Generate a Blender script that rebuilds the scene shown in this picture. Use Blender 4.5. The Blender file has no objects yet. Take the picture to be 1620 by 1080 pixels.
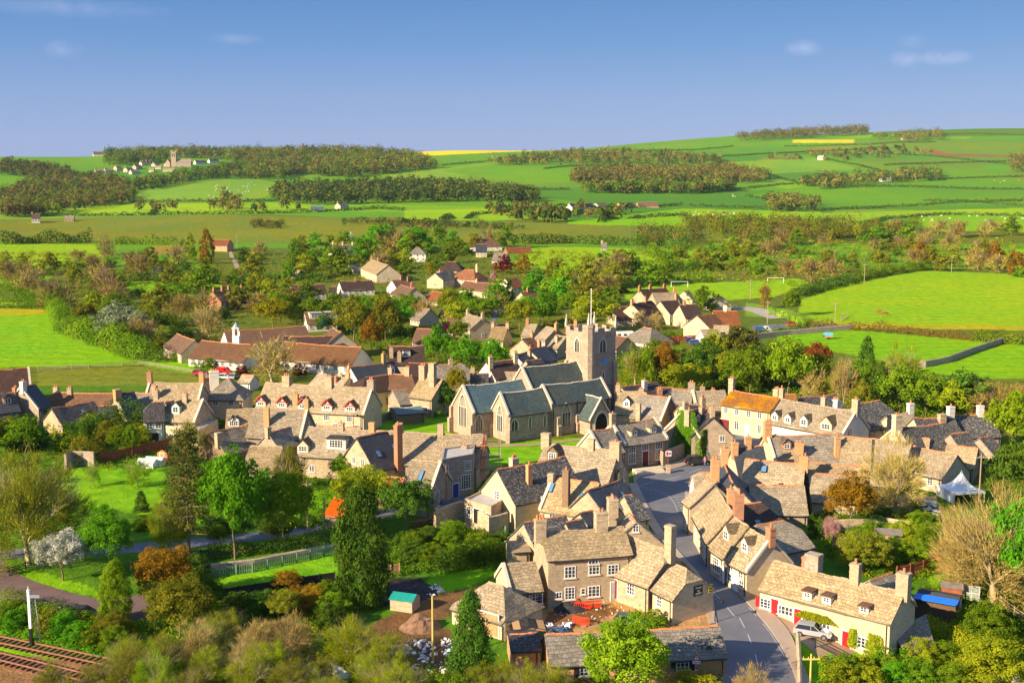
import bpy, bmesh, math, random
import numpy as np
from mathutils import Vector, Matrix, noise
R = math.radians
random.seed(7); rng = np.random.default_rng(7)
SC = bpy.context.scene; COL = SC.collection
CZ = 52.0; F = 1860.0; PITCH = math.atan(270 / F)      # camera height above the square, focal length in photo pixels, tilt

# ------------------------------------------------------------------ terrain
YS = np.array([0, 100, 160, 300, 450, 600, 750, 900, 1000, 1120, 1300, 1600, 2000, 2350, 2700, 3200, 3600, 4300], float)
US = (np.array([-400, 0, 405, 810, 1215, 1620, 2020], float) - 810) / F
ROW = {1000: [349, 346, 343, 345, 352, 358, 362], 1120: [354, 353, 351, 353, 358, 360, 362], 1300: [347, 345, 339, 336, 345, 348, 350],
       1600: [327, 325, 318, 318, 325, 325, 325], 2000: [296, 295, 292, 290, 295, 295, 295], 2350: [266, 265, 262, 262, 270, 272, 272],
       2700: [250, 249, 247, 242, 246, 248, 248], 3200: [252, 252, 250, 238, 224, 222, 220], 3600: [256, 256, 254, 240, 213, 203, 198],
       4300: [275, 275, 272, 262, 235, 215, 210]}
def z_at_row(row, y): return CZ + y * np.tan(np.arctan((540 - row) / F) - PITCH)
ZT = np.zeros((len(YS), len(US)))
for i, y in enumerate(YS):
    if y in ROW:
        for j in range(len(US)): ZT[i, j] = z_at_row(ROW[int(y)][j], y)
    else: ZT[i, :] = {0: -4, 100: -1.2, 160: 0, 300: 0, 450: .5, 600: 2, 750: 3.5, 900: 8}[y]
def lerpc(x, xs):
    i = np.clip(np.searchsorted(xs, x, side='right') - 1, 0, len(xs) - 2)
    return i, np.clip((x - xs[i]) / (xs[i + 1] - xs[i]), 0, 1)
def ground(x, y):
    x = np.asarray(x, float); y = np.asarray(y, float)
    u = x / np.maximum(y, 40)
    i, t = lerpc(y, YS); j, s = lerpc(u, US)
    s = s * s * (3 - 2 * s)
    # monotone-ish smooth in y
    t2 = t * t * (3 - 2 * t) * .45 + t * .55
    a = ZT[i, j] * (1 - t2) + ZT[i + 1, j] * t2; b = ZT[i, j + 1] * (1 - t2) + ZT[i + 1, j + 1] * t2
    z = a * (1 - s) + b * s
    far = np.clip((y - 1150) / 500, 0, 1) * np.clip((3500 - y) / 500, .3, 1)
    z = z + far * (5.5 * np.sin(x / 210 + y / 330) * np.sin(y / 170 + 1.3 + x / 700) + 2.5 * np.sin(x / 90 - y / 140) * np.sin(y / 75 + x / 160))
    z = z - 3.0 * np.clip((x - 22) / 22, 0, 1) * np.clip((152 - y + (x - 40) * .25) / 34, 0, 1) ** 1.2
    z = z + 1.1 * np.exp(-((x - 30) ** 2 + (y - 141) ** 2) / 300)
    mid = np.clip((y - 480) / 300, 0, 1) * (1 - np.clip((y - 1050) / 200, 0, 1))
    z = z + mid * (1.3 * np.sin(x / 60 + y / 90) + .8 * np.sin(x / 27 - y / 45 + 1))
    return z
def g1(x, y): return float(ground(x, y))
TY = np.concatenate([np.arange(45, 400, .6), np.geomspace(400, 4200, 1500)])
CP, SP = math.cos(PITCH), math.sin(PITCH)
def ray(px, py):
    a = (px - 810) / F; b = (540 - py) / F
    return a, CP + b * SP, -SP + b * CP          # x right, y forward, z up
def P(px, py, zr=0.0):
    """point on the terrain lifted by zr that is seen at photo pixel px,py"""
    dx, dy, dz = ray(px, py)
    x = TY * dx / dy; z = CZ + TY * dz / dy; h = ground(x, TY) + zr
    below = np.nonzero(z < h)[0]
    if len(below) == 0: k = int(np.argmin(np.where(TY > 900, z - h, 1e9))); return Vector((x[k], TY[k], h[k]))
    k = below[0]
    if k == 0: return Vector((x[0], TY[0], h[0]))
    d0 = z[k - 1] - h[k - 1]; d1 = z[k] - h[k]; t = d0 / (d0 - d1)
    y = TY[k - 1] + t * (TY[k] - TY[k - 1]); xx = y * dx / dy
    return Vector((xx, y, g1(xx, y) + zr))
def PZ(px_, py_, z):
    dx, dy, dz = ray(px_, py_); t = (z - CZ) / dz; return Vector((dx * t, dy * t, z))
def proj(x, y, z):
    x = np.asarray(x, float); y = np.asarray(y, float); dz = np.asarray(z, float) - CZ
    d = y * CP - dz * SP; v = y * SP + dz * CP
    return 810 + F * x / d, 540 - F * v / d, d
def inpoly(px, py, poly):
    px = np.asarray(px, float); py = np.asarray(py, float); ins = np.zeros(px.shape, bool); n = len(poly)
    for i in range(n):
        x1, y1 = poly[i]; x2, y2 = poly[(i + 1) % n]
        if y1 == y2: continue
        c = ((y1 > py) != (y2 > py)) & (px < (x2 - x1) * (py - y1) / (y2 - y1) + x1)
        ins ^= c
    return ins

# ------------------------------------------------------------------ node helpers and materials
def new_mat(name):
    m = bpy.data.materials.new(name); m.use_nodes = True; nt = m.node_tree; nt.nodes.clear()
    out = nt.nodes.new('ShaderNodeOutputMaterial')
    return m, nt, out
class NT:
    def __init__(s, nt): s.nt = nt
    def n(s, typ, ins=None, **kw):
        nd = s.nt.nodes.new('ShaderNode' + typ)
        for k, v in kw.items(): setattr(nd, k, v)
        for k, v in (ins or {}).items():
            sock = nd.inputs[k]
            if isinstance(v, bpy.types.NodeSocket): s.nt.links.new(v, sock)
            else: sock.default_value = v
        return nd
    def mix(s, f, a, b, mode='MIX'):
        nd = s.nt.nodes.new('ShaderNodeMix'); nd.data_type = 'RGBA'; nd.blend_type = mode; nd.clamp_factor = True
        for i, v in ((0, f), (6, a), (7, b)):
            if isinstance(v, bpy.types.NodeSocket): s.nt.links.new(v, nd.inputs[i])
            else: nd.inputs[i].default_value = v if i == 0 else (*v[:3], 1)
        return nd.outputs[2]
    def ramp(s, f, lo, hi, a=0.0, b=1.0):
        nd = s.nt.nodes.new('ShaderNodeMapRange'); s.nt.links.new(f, nd.inputs[0])
        for i, v in zip((1, 2, 3, 4), (lo, hi, a, b)): nd.inputs[i].default_value = v
        return nd.outputs[0]
    def math(s, op, a, b=0.0):
        nd = s.nt.nodes.new('ShaderNodeMath'); nd.operation = op
        for i, v in ((0, a), (1, b)):
            if isinstance(v, bpy.types.NodeSocket): s.nt.links.new(v, nd.inputs[i])
            else: nd.inputs[i].default_value = v
        return nd.outputs[0]
    def noise(s, scale, vec=None, detail=3.0, rough=.55):
        nd = s.n('TexNoise', {'Scale': scale, 'Detail': detail, 'Roughness': rough})
        if vec is not None: s.nt.links.new(vec, nd.inputs['Vector'])
        return nd
def c4(c): return (c[0], c[1], c[2], 1)
def sc(c, k): return tuple(min(1, x * k) for x in c)
MATS = {}
def plain(name, col, rough=.7, var=.12, scale=2.0, spec=.3, metal=0.0):
    if name in MATS: return MATS[name]
    m, nt, out = new_mat(name); N = NT(nt)
    co = N.n('TexCoord').outputs['Object']
    nz = N.noise(scale, co)
    col_ = N.mix(N.ramp(nz.outputs[0], .3, .7), sc(col, 1 - var), sc(col, 1 + var))
    b = N.n('BsdfPrincipled', {'Base Color': col_, 'Roughness': rough, 'Specular IOR Level': spec, 'Metallic': metal})
    nt.links.new(b.outputs[0], out.inputs[0]); MATS[name] = m; return m
def masonry(name, c1, c2, mortar, bw=.42, rh=.2, stain=(.2, .17, .12), mort=.012):
    if name in MATS: return MATS[name]
    m, nt, out = new_mat(name); N = NT(nt)
    uv = N.n('UVMap').outputs[0]; oc = N.n('TexCoord').outputs['Object']
    rnd = N.n('ObjectInfo').outputs['Random']
    br = N.n('TexBrick', {'Color1': c4(c1), 'Color2': c4(c2), 'Mortar': c4(mortar), 'Scale': 1.0, 'Mortar Size': mort, 'Brick Width': bw, 'Row Height': rh, 'Bias': 0.0}, offset=.5)
    nt.links.new(uv, br.inputs['Vector'])
    n1 = N.noise(.45, oc, 4.0); n2 = N.noise(2.6, oc, 3.0)
    c = N.mix(N.ramp(n1.outputs[0], .42, .7, 0, .6), br.outputs[0], stain)
    c = N.mix(N.ramp(n2.outputs[0], .35, .65, 0, .45), c, sc(c1, 1.25))
    c = N.mix(N.math('MULTIPLY', rnd, .35), c, sc(c2, 1.15))
    bp = N.n('Bump', {'Strength': .5, 'Distance': .05, 'Height': br.outputs[1]}, invert=True)
    b = N.n('BsdfPrincipled', {'Base Color': c, 'Roughness': .9, 'Specular IOR Level': .15, 'Normal': bp.outputs[0]})
    nt.links.new(b.outputs[0], out.inputs[0]); MATS[name] = m; return m
def tiles(name, c1, c2, gap, bw=.45, rh=.34, moss=(.16, .13, .05), mossamt=.5, pale=None, spec=.15, rough=.85):
    if name in MATS: return MATS[name]
    m, nt, out = new_mat(name); N = NT(nt)
    uv = N.n('UVMap').outputs[0]; oc = N.n('TexCoord').outputs['Object']
    rnd = N.n('ObjectInfo').outputs['Random']
    wob = N.noise(.8, oc, 2.0)
    uv2 = N.n('VectorMath', {0: uv}, operation='ADD')
    sv = N.n('VectorMath', {0: wob.outputs[1]}, operation='SCALE'); sv.inputs['Scale'].default_value = .25
    nt.links.new(sv.outputs[0], uv2.inputs[1])
    br = N.n('TexBrick', {'Color1': c4(c1), 'Color2': c4(c2), 'Mortar': c4(gap), 'Scale': 1.0, 'Mortar Size': .022, 'Mortar Smooth': .3, 'Brick Width': bw, 'Row Height': rh}, offset=.5)
    nt.links.new(uv2.outputs[0], br.inputs['Vector'])
    n1 = N.noise(.35, oc, 5.0, .65); n2 = N.noise(3.2, oc, 3.0, .7)
    c = N.mix(N.ramp(n1.outputs[0], .5, .72, 0, mossamt), br.outputs[0], moss)
    c = N.mix(N.ramp(n2.outputs[0], .52, .68, 0, .5), c, pale or sc(c1, 1.5))
    c = N.mix(N.ramp(n2.outputs[0], .3, .47, .4, 0), c, sc(c2, .55))
    n3 = N.noise(1.1, oc, 4.0, .7); c = N.mix(N.ramp(n3.outputs[0], .42, .66, 0, .35), c, sc(c2, .8))
    hs = N.n('HueSaturation', {'Color': c, 'Hue': .5, 'Saturation': N.ramp(N.math('FRACT', N.math('MULTIPLY', rnd, 7.3)), 0, 1, .84, 1.15), 'Value': N.ramp(rnd, 0, 1, .82, 1.12)})
    bp = N.n('Bump', {'Strength': .8, 'Distance': .08, 'Height': br.outputs[1]}, invert=True)
    b = N.n('BsdfPrincipled', {'Base Color': hs.outputs[0], 'Roughness': rough, 'Specular IOR Level': spec, 'Normal': bp.outputs[0]})
    nt.links.new(b.outputs[0], out.inputs[0]); MATS[name] = m; return m
def foliage(name, c, c2=None, trans=.42, lift=1.0):
    """c main leaf colour, c2 second leaf colour that random leaves take"""
    if name in MATS: return MATS[name]
    m, nt, out = new_mat(name); N = NT(nt)
    v = N.n('Attribute', attribute_name='v').outputs['Fac']
    rnd = N.n('ObjectInfo').outputs['Random']
    c2 = c2 or (c[0] * 1.5, c[1] * 1.15, c[2] * .9)
    col = N.mix(N.ramp(v, .35, .95), sc(c, .72), c2)
    hs = N.n('HueSaturation', {'Color': col, 'Hue': N.ramp(rnd, 0, 1, .488, .512), 'Saturation': 1.0, 'Value': N.ramp(rnd, 0, 1, .82, 1.2)})
    d = N.n('BsdfDiffuse', {'Color': hs.outputs[0], 'Roughness': .6})
    t = N.n('BsdfTranslucent', {'Color': hs.outputs[0]})
    mx = N.n('MixShader', {0: trans, 1: d.outputs[0], 2: t.outputs[0]})
    nt.links.new(mx.outputs[0], out.inputs[0]); MATS[name] = m; return m

# ------------------------------------------------------------------ object helpers
WM = {}
def link(o, parent=None, M=None):
    COL.objects.link(o)
    M = M or Matrix.Identity(4)
    WM[o.name] = M
    if parent is not None:
        o.parent = parent; o.matrix_basis = WM[parent.name].inverted() @ M
    else: o.matrix_basis = M
    return o
def tag(o, label, cat, group=None, kind=None):
    if label: o['label'] = label
    if cat: o['category'] = cat
    if group: o['group'] = group
    if kind: o['kind'] = kind
    return o
def empty(name, label, cat, loc, rz=0.0, group=None):
    o = bpy.data.objects.new(name, None); o.empty_display_size = .5
    link(o, None, Matrix.Translation(loc) @ Matrix.Rotation(rz, 4, 'Z'))
    return tag(o, label, cat, group)
def box_uv(me):
    uvl = me.uv_layers.new(name='UVMap'); n = len(me.loops)
    if n == 0: return
    co = np.empty(len(me.vertices) * 3); me.vertices.foreach_get('co', co); co = co.reshape(-1, 3)
    vi = np.empty(n, np.int32); me.loops.foreach_get('vertex_index', vi)
    nf = len(me.polygons); nr = np.empty(nf * 3); me.polygons.foreach_get('normal', nr); nr = nr.reshape(-1, 3)
    tot = np.empty(nf, np.int32); me.polygons.foreach_get('loop_total', tot)
    N = np.repeat(nr, tot, axis=0)
    ux = -N[:, 1]; uy = N[:, 0]; ln = np.hypot(ux, uy); flat = ln < .05
    ux = np.where(flat, 1, ux / np.maximum(ln, 1e-6)); uy = np.where(flat, 0, uy / np.maximum(ln, 1e-6))
    U = np.stack([ux, uy, np.zeros_like(ux)], 1); V = np.cross(N, U); c = co[vi]
    uv = np.stack([(c * U).sum(1), (c * V).sum(1)], 1)
    uvl.data.foreach_set('uv', uv.ravel())
def mesh_bm(name, bm, mats, parent=None, M=None, uv=True, smooth=False):
    bmesh.ops.recalc_face_normals(bm, faces=bm.faces)
    me = bpy.data.meshes.new(name); bm.to_mesh(me); bm.free()
    for m in (mats if isinstance(mats, (list, tuple)) else [mats]): me.materials.append(m)
    if uv: box_uv(me)
    if smooth: me.polygons.foreach_set('use_smooth', [True] * len(me.polygons))
    return link(bpy.data.objects.new(name, me), parent, M)
def bx(bm, x0, x1, y0, y1, z0, z1, mi=0, M=None):
    v = [bm.verts.new(M @ Vector(p) if M else p) for p in ((x0, y0, z0), (x1, y0, z0), (x1, y1, z0), (x0, y1, z0), (x0, y0, z1), (x1, y0, z1), (x1, y1, z1), (x0, y1, z1))]
    for f in ((3, 2, 1, 0), (4, 5, 6, 7), (0, 1, 5, 4), (1, 2, 6, 5), (2, 3, 7, 6), (3, 0, 4, 7)):
        fc = bm.faces.new([v[i] for i in f]); fc.material_index = mi
def face(bm, pts, mi=0):
    f = bm.faces.new([bm.verts.new(p) for p in pts]); f.material_index = mi; return f
def tube(bm, a, b, r0, r1=None, n=6, mi=0, caps=True):
    r1 = r0 if r1 is None else r1; a = Vector(a); b = Vector(b); d = (b - a).normalized()
    s = d.orthogonal().normalized(); t = d.cross(s)
    A = [bm.verts.new(a + (s * math.cos(2 * math.pi * i / n) + t * math.sin(2 * math.pi * i / n)) * r0) for i in range(n)]
    B = [bm.verts.new(b + (s * math.cos(2 * math.pi * i / n) + t * math.sin(2 * math.pi * i / n)) * r1) for i in range(n)]
    for i in range(n): bm.faces.new([A[i], A[(i + 1) % n], B[(i + 1) % n], B[i]]).material_index = mi
    if caps: bm.faces.new(A[::-1]).material_index = mi; bm.faces.new(B).material_index = mi
def prism(bm, pts, y0, y1, mi=0):
    """pts in xz, extruded along y"""
    A = [bm.verts.new((x, y0, z)) for x, z in pts]; B = [bm.verts.new((x, y1, z)) for x, z in pts]; n = len(pts)
    bm.faces.new(A).material_index = mi; bm.faces.new(B[::-1]).material_index = mi
    for i in range(n): bm.faces.new([A[i], B[i], B[(i + 1) % n], A[(i + 1) % n]]).material_index = mi
def np_mesh(name, verts, quads, attr=None, mats=(), tri=False, mat_idx=None):
    me = bpy.data.meshes.new(name); k = 3 if tri else 4
    nv = len(verts); nf = len(quads)
    me.vertices.add(nv); me.vertices.foreach_set('co', np.asarray(verts, np.float32).ravel())
    me.loops.add(nf * k); me.loops.foreach_set('vertex_index', np.asarray(quads, np.int32).ravel())
    me.polygons.add(nf); me.polygons.foreach_set('loop_start', np.arange(0, nf * k, k, dtype=np.int32))
    if mat_idx is not None: me.polygons.foreach_set('material_index', np.asarray(mat_idx, np.int32))
    me.update(calc_edges=True)
    if attr is not None:
        a = me.attributes.new('v', 'FLOAT', 'FACE'); a.data.foreach_set('value', np.asarray(attr, np.float32))
    for m in mats: me.materials.append(m)
    return me
# ------------------------------------------------------------------ material palette
W = {
 'stone': masonry('stone', (.52, .40, .26), (.30, .225, .15), (.56, .46, .33), .6, .28),
 'cream': masonry('cream_stone', (.62, .50, .33), (.43, .335, .22), (.60, .52, .39), .6, .28, stain=(.36, .3, .2)),
 'grey': masonry('grey_stone', (.44, .35, .27), (.25, .19, .14), (.4, .36, .3), .6, .28, stain=(.14, .12, .1)),
 'pink': masonry('church_stone', (.47, .36, .26), (.29, .21, .155), (.42, .37, .3), .6, .3, stain=(.17, .12, .1)),
 'brick': masonry('brick', (.46, .19, .09), (.33, .12, .06), (.45, .36, .26), .24, .09, stain=(.25, .12, .07)),
 'orange': masonry('orange_brick', (.62, .30, .12), (.48, .22, .1), (.6, .48, .3), .24, .09, stain=(.45, .28, .12)),
 'brown': masonry('brown_brick', (.26, .16, .10), (.18, .11, .07), (.3, .24, .17), .3, .12),
 'white': plain('white_render', (.68, .63, .54), .85, .04, 1.5),
 'yellow': plain('ochre_render', (.72, .5, .2), .85, .06, 1.0),
 'mint': plain('mint_render', (.5, .68, .55), .85, .04, 1.0),
 'shed': plain('dark_timber', (.13, .075, .04), .85, .3, 5.0),
 'wood': plain('tan_timber', (.42, .25, .12), .8, .2, 6.0)}
RF = {
 'tan': tiles('tan_stone_tiles', (.44, .34, .205), (.27, .205, .13), (.15, .115, .075), .55, .42),
 'warm': tiles('warm_stone_tiles', (.48, .36, .21), (.30, .22, .135), (.15, .11, .07), .55, .40, pale=(.6, .5, .36)),
 'grey': tiles('grey_stone_tiles', (.36, .30, .225), (.205, .175, .14), (.08, .07, .055), .55, .42, pale=(.42, .4, .36)),
 'slate': tiles('blue_slate', (.075, .088, .112), (.045, .052, .068), (.02, .02, .025), .3, .22, mossamt=.12, pale=(.17, .18, .19), spec=.4, rough=.55),
 'dark': tiles('dark_slate', (.10, .092, .092), (.055, .05, .052), (.02, .02, .02), .4, .3, moss=(.14, .1, .05), mossamt=.3, pale=(.3, .28, .26)),
 'spotted': tiles('spotted_slate', (.12, .115, .115), (.06, .058, .06), (.02, .02, .02), .5, .34, mossamt=.2, pale=(.62, .6, .55)),
 'lead': tiles('church_slate', (.085, .12, .115), (.045, .07, .072), (.03, .04, .04), .35, .28, moss=(.16, .14, .05), mossamt=.55, pale=(.17, .22, .22), spec=.35, rough=.6),
 'teal': tiles('teal_slate', (.12, .20, .22), (.08, .14, .16), (.04, .06, .07), .35, .28, moss=(.14, .15, .1), mossamt=.3, pale=(.2, .3, .33), spec=.35, rough=.6),
 'brown': tiles('brown_clay_tiles', (.27, .15, .085), (.18, .095, .06), (.06, .03, .02), .25, .2, moss=(.3, .2, .07), mossamt=.4),
 'choc': tiles('dark_brown_tiles', (.115, .065, .05), (.075, .045, .038), (.03, .02, .02), .25, .2, moss=(.16, .11, .05), mossamt=.25),
 'red': tiles('red_clay_tiles', (.40, .16, .08), (.28, .10, .05), (.1, .04, .02), .25, .2, moss=(.5, .28, .1), mossamt=.3),
 'lichen': tiles('lichen_tiles', (.34, .17, .07), (.24, .11, .05), (.08, .04, .02), .3, .25, moss=(.72, .36, .03), mossamt=.7, pale=(.62, .32, .05)),
 'rust': tiles('orange_sheet', (.78, .13, .03), (.68, .10, .03), (.35, .06, .02), .9, 3.0, moss=(.8, .2, .05), mossamt=.3),
 'thatch': plain('thatch', (.22, .15, .075), .95, .25, 1.3),
 'felt': plain('grey_felt', (.42, .40, .38), .9, .12, .8),
 'teal_sheet': plain('teal_sheet', (.03, .48, .42), .5, .1, 2.0),
 'blue': plain('blue_tarpaulin', (.02, .17, .7), .45, .08, 2.0)}
M_WF = plain('white_paint', (.82, .81, .78), .5, .02)
M_GL = plain('window_glass', (.035, .045, .06), .12, .3, .7, spec=.6)
M_RIDGE = plain('terracotta', (.50, .19, .08), .85, .3, 2.5)
M_RIDGE2 = plain('ridge_stone', (.36, .27, .17), .9, .25, 2.0)
M_POT = plain('clay_pot', (.58, .22, .09), .8, .15)
M_POT2 = plain('buff_pot', (.68, .5, .28), .8, .15)
M_RED = plain('red_paint', (.62, .015, .02), .4, .05)
M_MAROON = plain('maroon_paint', (.16, .02, .02), .5, .05)
M_BLACK = plain('black_paint', (.018, .018, .02), .4, .1)
M_BLUE = plain('blue_paint', (.03, .05, .3), .4, .05)
M_STONE_TRIM = plain('dressed_stone', (.60, .52, .40), .9, .1, 2.0)
M_LEADF = plain('lead_sheet', (.3, .34, .4), .45, .1)
M_SKY = plain('roof_window_glass', (.1, .24, .42), .08, .1, spec=.8)
DOORC = {'red': M_RED, 'maroon': M_MAROON, 'black': M_BLACK, 'white': M_WF, 'blue': M_BLUE, 'wood': W['wood'], 'grey': plain('grey_door', (.4, .4, .38), .6)}

CACHE = {}
def shared(key, make):
    if key not in CACHE: CACHE[key] = make()
    return CACHE[key]
def win_mesh(w, h, kind='w'):
    def make():
        bm = bmesh.new(); f = .09; fr = 0
        bx(bm, -w/2, w/2, -.05, .03, 0, f); bx(bm, -w/2, w/2, -.05, .03, h - f, h)
        bx(bm, -w/2, -w/2 + f, -.05, .03, f, h - f); bx(bm, w/2 - f, w/2, -.05, .03, f, h - f)
        n = max(1, round(w / .5)); m = max(2, round(h / .45))
        for i in range(1, n): x = -w/2 + w * i / n; bx(bm, x - .035, x + .035, -.04, .02, f, h - f)
        for j in range(1, m): z = h * j / m; bx(bm, -w/2 + f, w/2 - f, -.035, .015, z - .02, z + .02)
        face(bm, [(-w/2 + f, -.008, f), (w/2 - f, -.008, f), (w/2 - f, -.008, h - f), (-w/2 + f, -.008, h - f)], 1)
        me = bpy.data.meshes.new('window'); bm.to_mesh(me); bm.free(); me.materials.append(M_WF); me.materials.append(M_GL); box_uv(me); return me
    return shared(('win', round(w, 1), round(h, 1), kind), make)
def sill_mesh(w):
    def make():
        bm = bmesh.new(); bx(bm, -w/2 - .12, w/2 + .12, -.14, .02, -.14, -.01)
        me = bpy.data.meshes.new('sill'); bm.to_mesh(me); bm.free(); me.materials.append(M_STONE_TRIM); return me
    return shared(('sill', round(w, 1)), make)
def add_mesh(name, me, parent, M):
    return link(bpy.data.objects.new(name, me), parent, M)
def add_window(root, M, w, h, kind='w', sill=True, shut=None):
    o = add_mesh('window', win_mesh(w, h, kind), root, M)
    if sill: add_mesh('sill', sill_mesh(w), o, M)
    if shut:
        for s in (-1, 1):
            bm = bmesh.new(); bx(bm, s * (w/2 + .3) - .28, s * (w/2 + .3) + .28, -.07, -.01, 0, h)
            mesh_bm('shutter', bm, DOORC[shut], o, M)
    return o
def add_door(root, M, w, h, col):
    bm = bmesh.new(); bx(bm, -w/2, w/2, -.04, .02, 0, h)
    for z0, z1 in ((.15, h * .42), (h * .48, h - .15)):
        for s in (-1, 1): bx(bm, s * w * .23 - w * .17, s * w * .23 + w * .17, -.06, -.03, z0, z1)
    d = mesh_bm('door', bm, DOORC[col], root, M)
    bm = bmesh.new(); bx(bm, -w/2 - .1, -w/2 - .005, -.08, .02, 0, h + .1); bx(bm, w/2 + .005, w/2 + .1, -.08, .02, 0, h + .1); bx(bm, -w/2, w/2, -.08, .02, h + .005, h + .1)
    mesh_bm('door_frame', bm, M_WF, d, M)
    return d
def chimney(root, M, x, y, zb, zt, mat, pots=2, w=.95, d=.75):
    """stack from zb to zt at local x,y with pots"""
    bm = bmesh.new()
    bx(bm, x - w/2, x + w/2, y - d/2, y + d/2, zb, zt - .28)
    bx(bm, x - w/2 - .07, x + w/2 + .07, y - d/2 - .07, y + d/2 + .07, zt - .28, zt - .14); bx(bm, x - w/2 - .02, x + w/2 + .02, y - d/2 - .02, y + d/2 + .02, zt - .14, zt)
    bx(bm, x - w/2 - .05, x + w/2 + .05, y - d/2 - .05, y + d/2 + .05, zt - 1.1, zt - 1.0)
    c = mesh_bm('chimney', bm, W.get(mat, W['stone']), root, M)
    def pm():
        b = bmesh.new(); tube(b, (0, 0, 0), (0, 0, .45), .15, .12, 8); tube(b, (0, 0, .4), (0, 0, .5), .15, .15, 8)
        me = bpy.data.meshes.new('pot'); b.to_mesh(me); b.free(); me.materials.append(M_POT); return me
    for i in range(pots):
        add_mesh('pot', shared('pot', pm), c, M @ Matrix.Translation((x + (i - (pots - 1) / 2) * min(.42, (w - .2) / max(1, pots)), y, zt - .01)) @ Matrix.Scale(random.uniform(.8, 1.15), 4))
    return c
def roof_surface(L, Wd, zr, ze, hl, hr, ov=.3, vg=.18, jit=.1, seed=0.0, sag=.1):
    """bmesh slopes; ridge from -L/2..L/2, hips hl/hr in 0..1; returns bm and wall extents"""
    bm = bmesh.new(); rise = zr - ze; hw = Wd / 2; slope = rise / hw
    ew = hw + ov; zee = ze - ov * slope
    runL = hl * hw * .85; runR = hr * hw * .85
    def end(s, k, run):
        # points from ridge to eave at this end on y-sign sy
        X = s * (L / 2)
        if k <= 0: X = s * (L / 2 + vg)
        def pts(sy):
            r = (X, 0, zr); p = [r]
            if 0 < k < 1:
                p += [(s * (L/2 + run + vg), sy * k * hw, zr - k * rise), (s * (L/2 + run + vg), sy * ew, zee)]
            elif k >= 1: p += [(s * (L/2 + run + ov), sy * ew, zee)]
            else: p += [(X, sy * ew, zee)]
            return p
        return pts
    eL = end(-1, hl, runL); eR = end(1, hr, runR)
    vc = {}
    def V(p):
        k = tuple(round(q, 4) for q in p)
        if k not in vc: vc[k] = bm.verts.new(k)
        return vc[k]
    for sy in (-1, 1):
        a = eL(sy); b = eR(sy); poly = a[::-1] + b
        bm.faces.new([V(p) for p in poly])
    for e, k in ((eL, hl), (eR, hr)):
        if k > 0: a = e(-1); b = e(1); bm.faces.new([V(a[0]), V(a[1]), V(b[1])])
    bmesh.ops.triangulate(bm, faces=[f for f in bm.faces if len(f.verts) > 4])
    cuts = 3 if L < 9 else 5
    bmesh.ops.subdivide_edges(bm, edges=bm.edges[:], cuts=cuts, use_grid_fill=True)
    for v in bm.verts:
        t = min(1, abs(v.co.x) / (L / 2 + .01)) if L > 0 else 1
        v.co.z += jit * noise.noise(Vector((v.co.x * .45 + seed, v.co.y * .45, seed))) * 1.6 - sag * (1 - t * t)
    bmesh.ops.recalc_face_normals(bm, faces=bm.faces)
    if sum(f.normal.z for f in bm.faces) < 0: bmesh.ops.reverse_faces(bm, faces=bm.faces)
    return bm, -L/2 - runL, L/2 + runR
def solid(bm, th):
    r = bmesh.ops.solidify(bm, geom=bm.faces[:], thickness=th)
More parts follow.
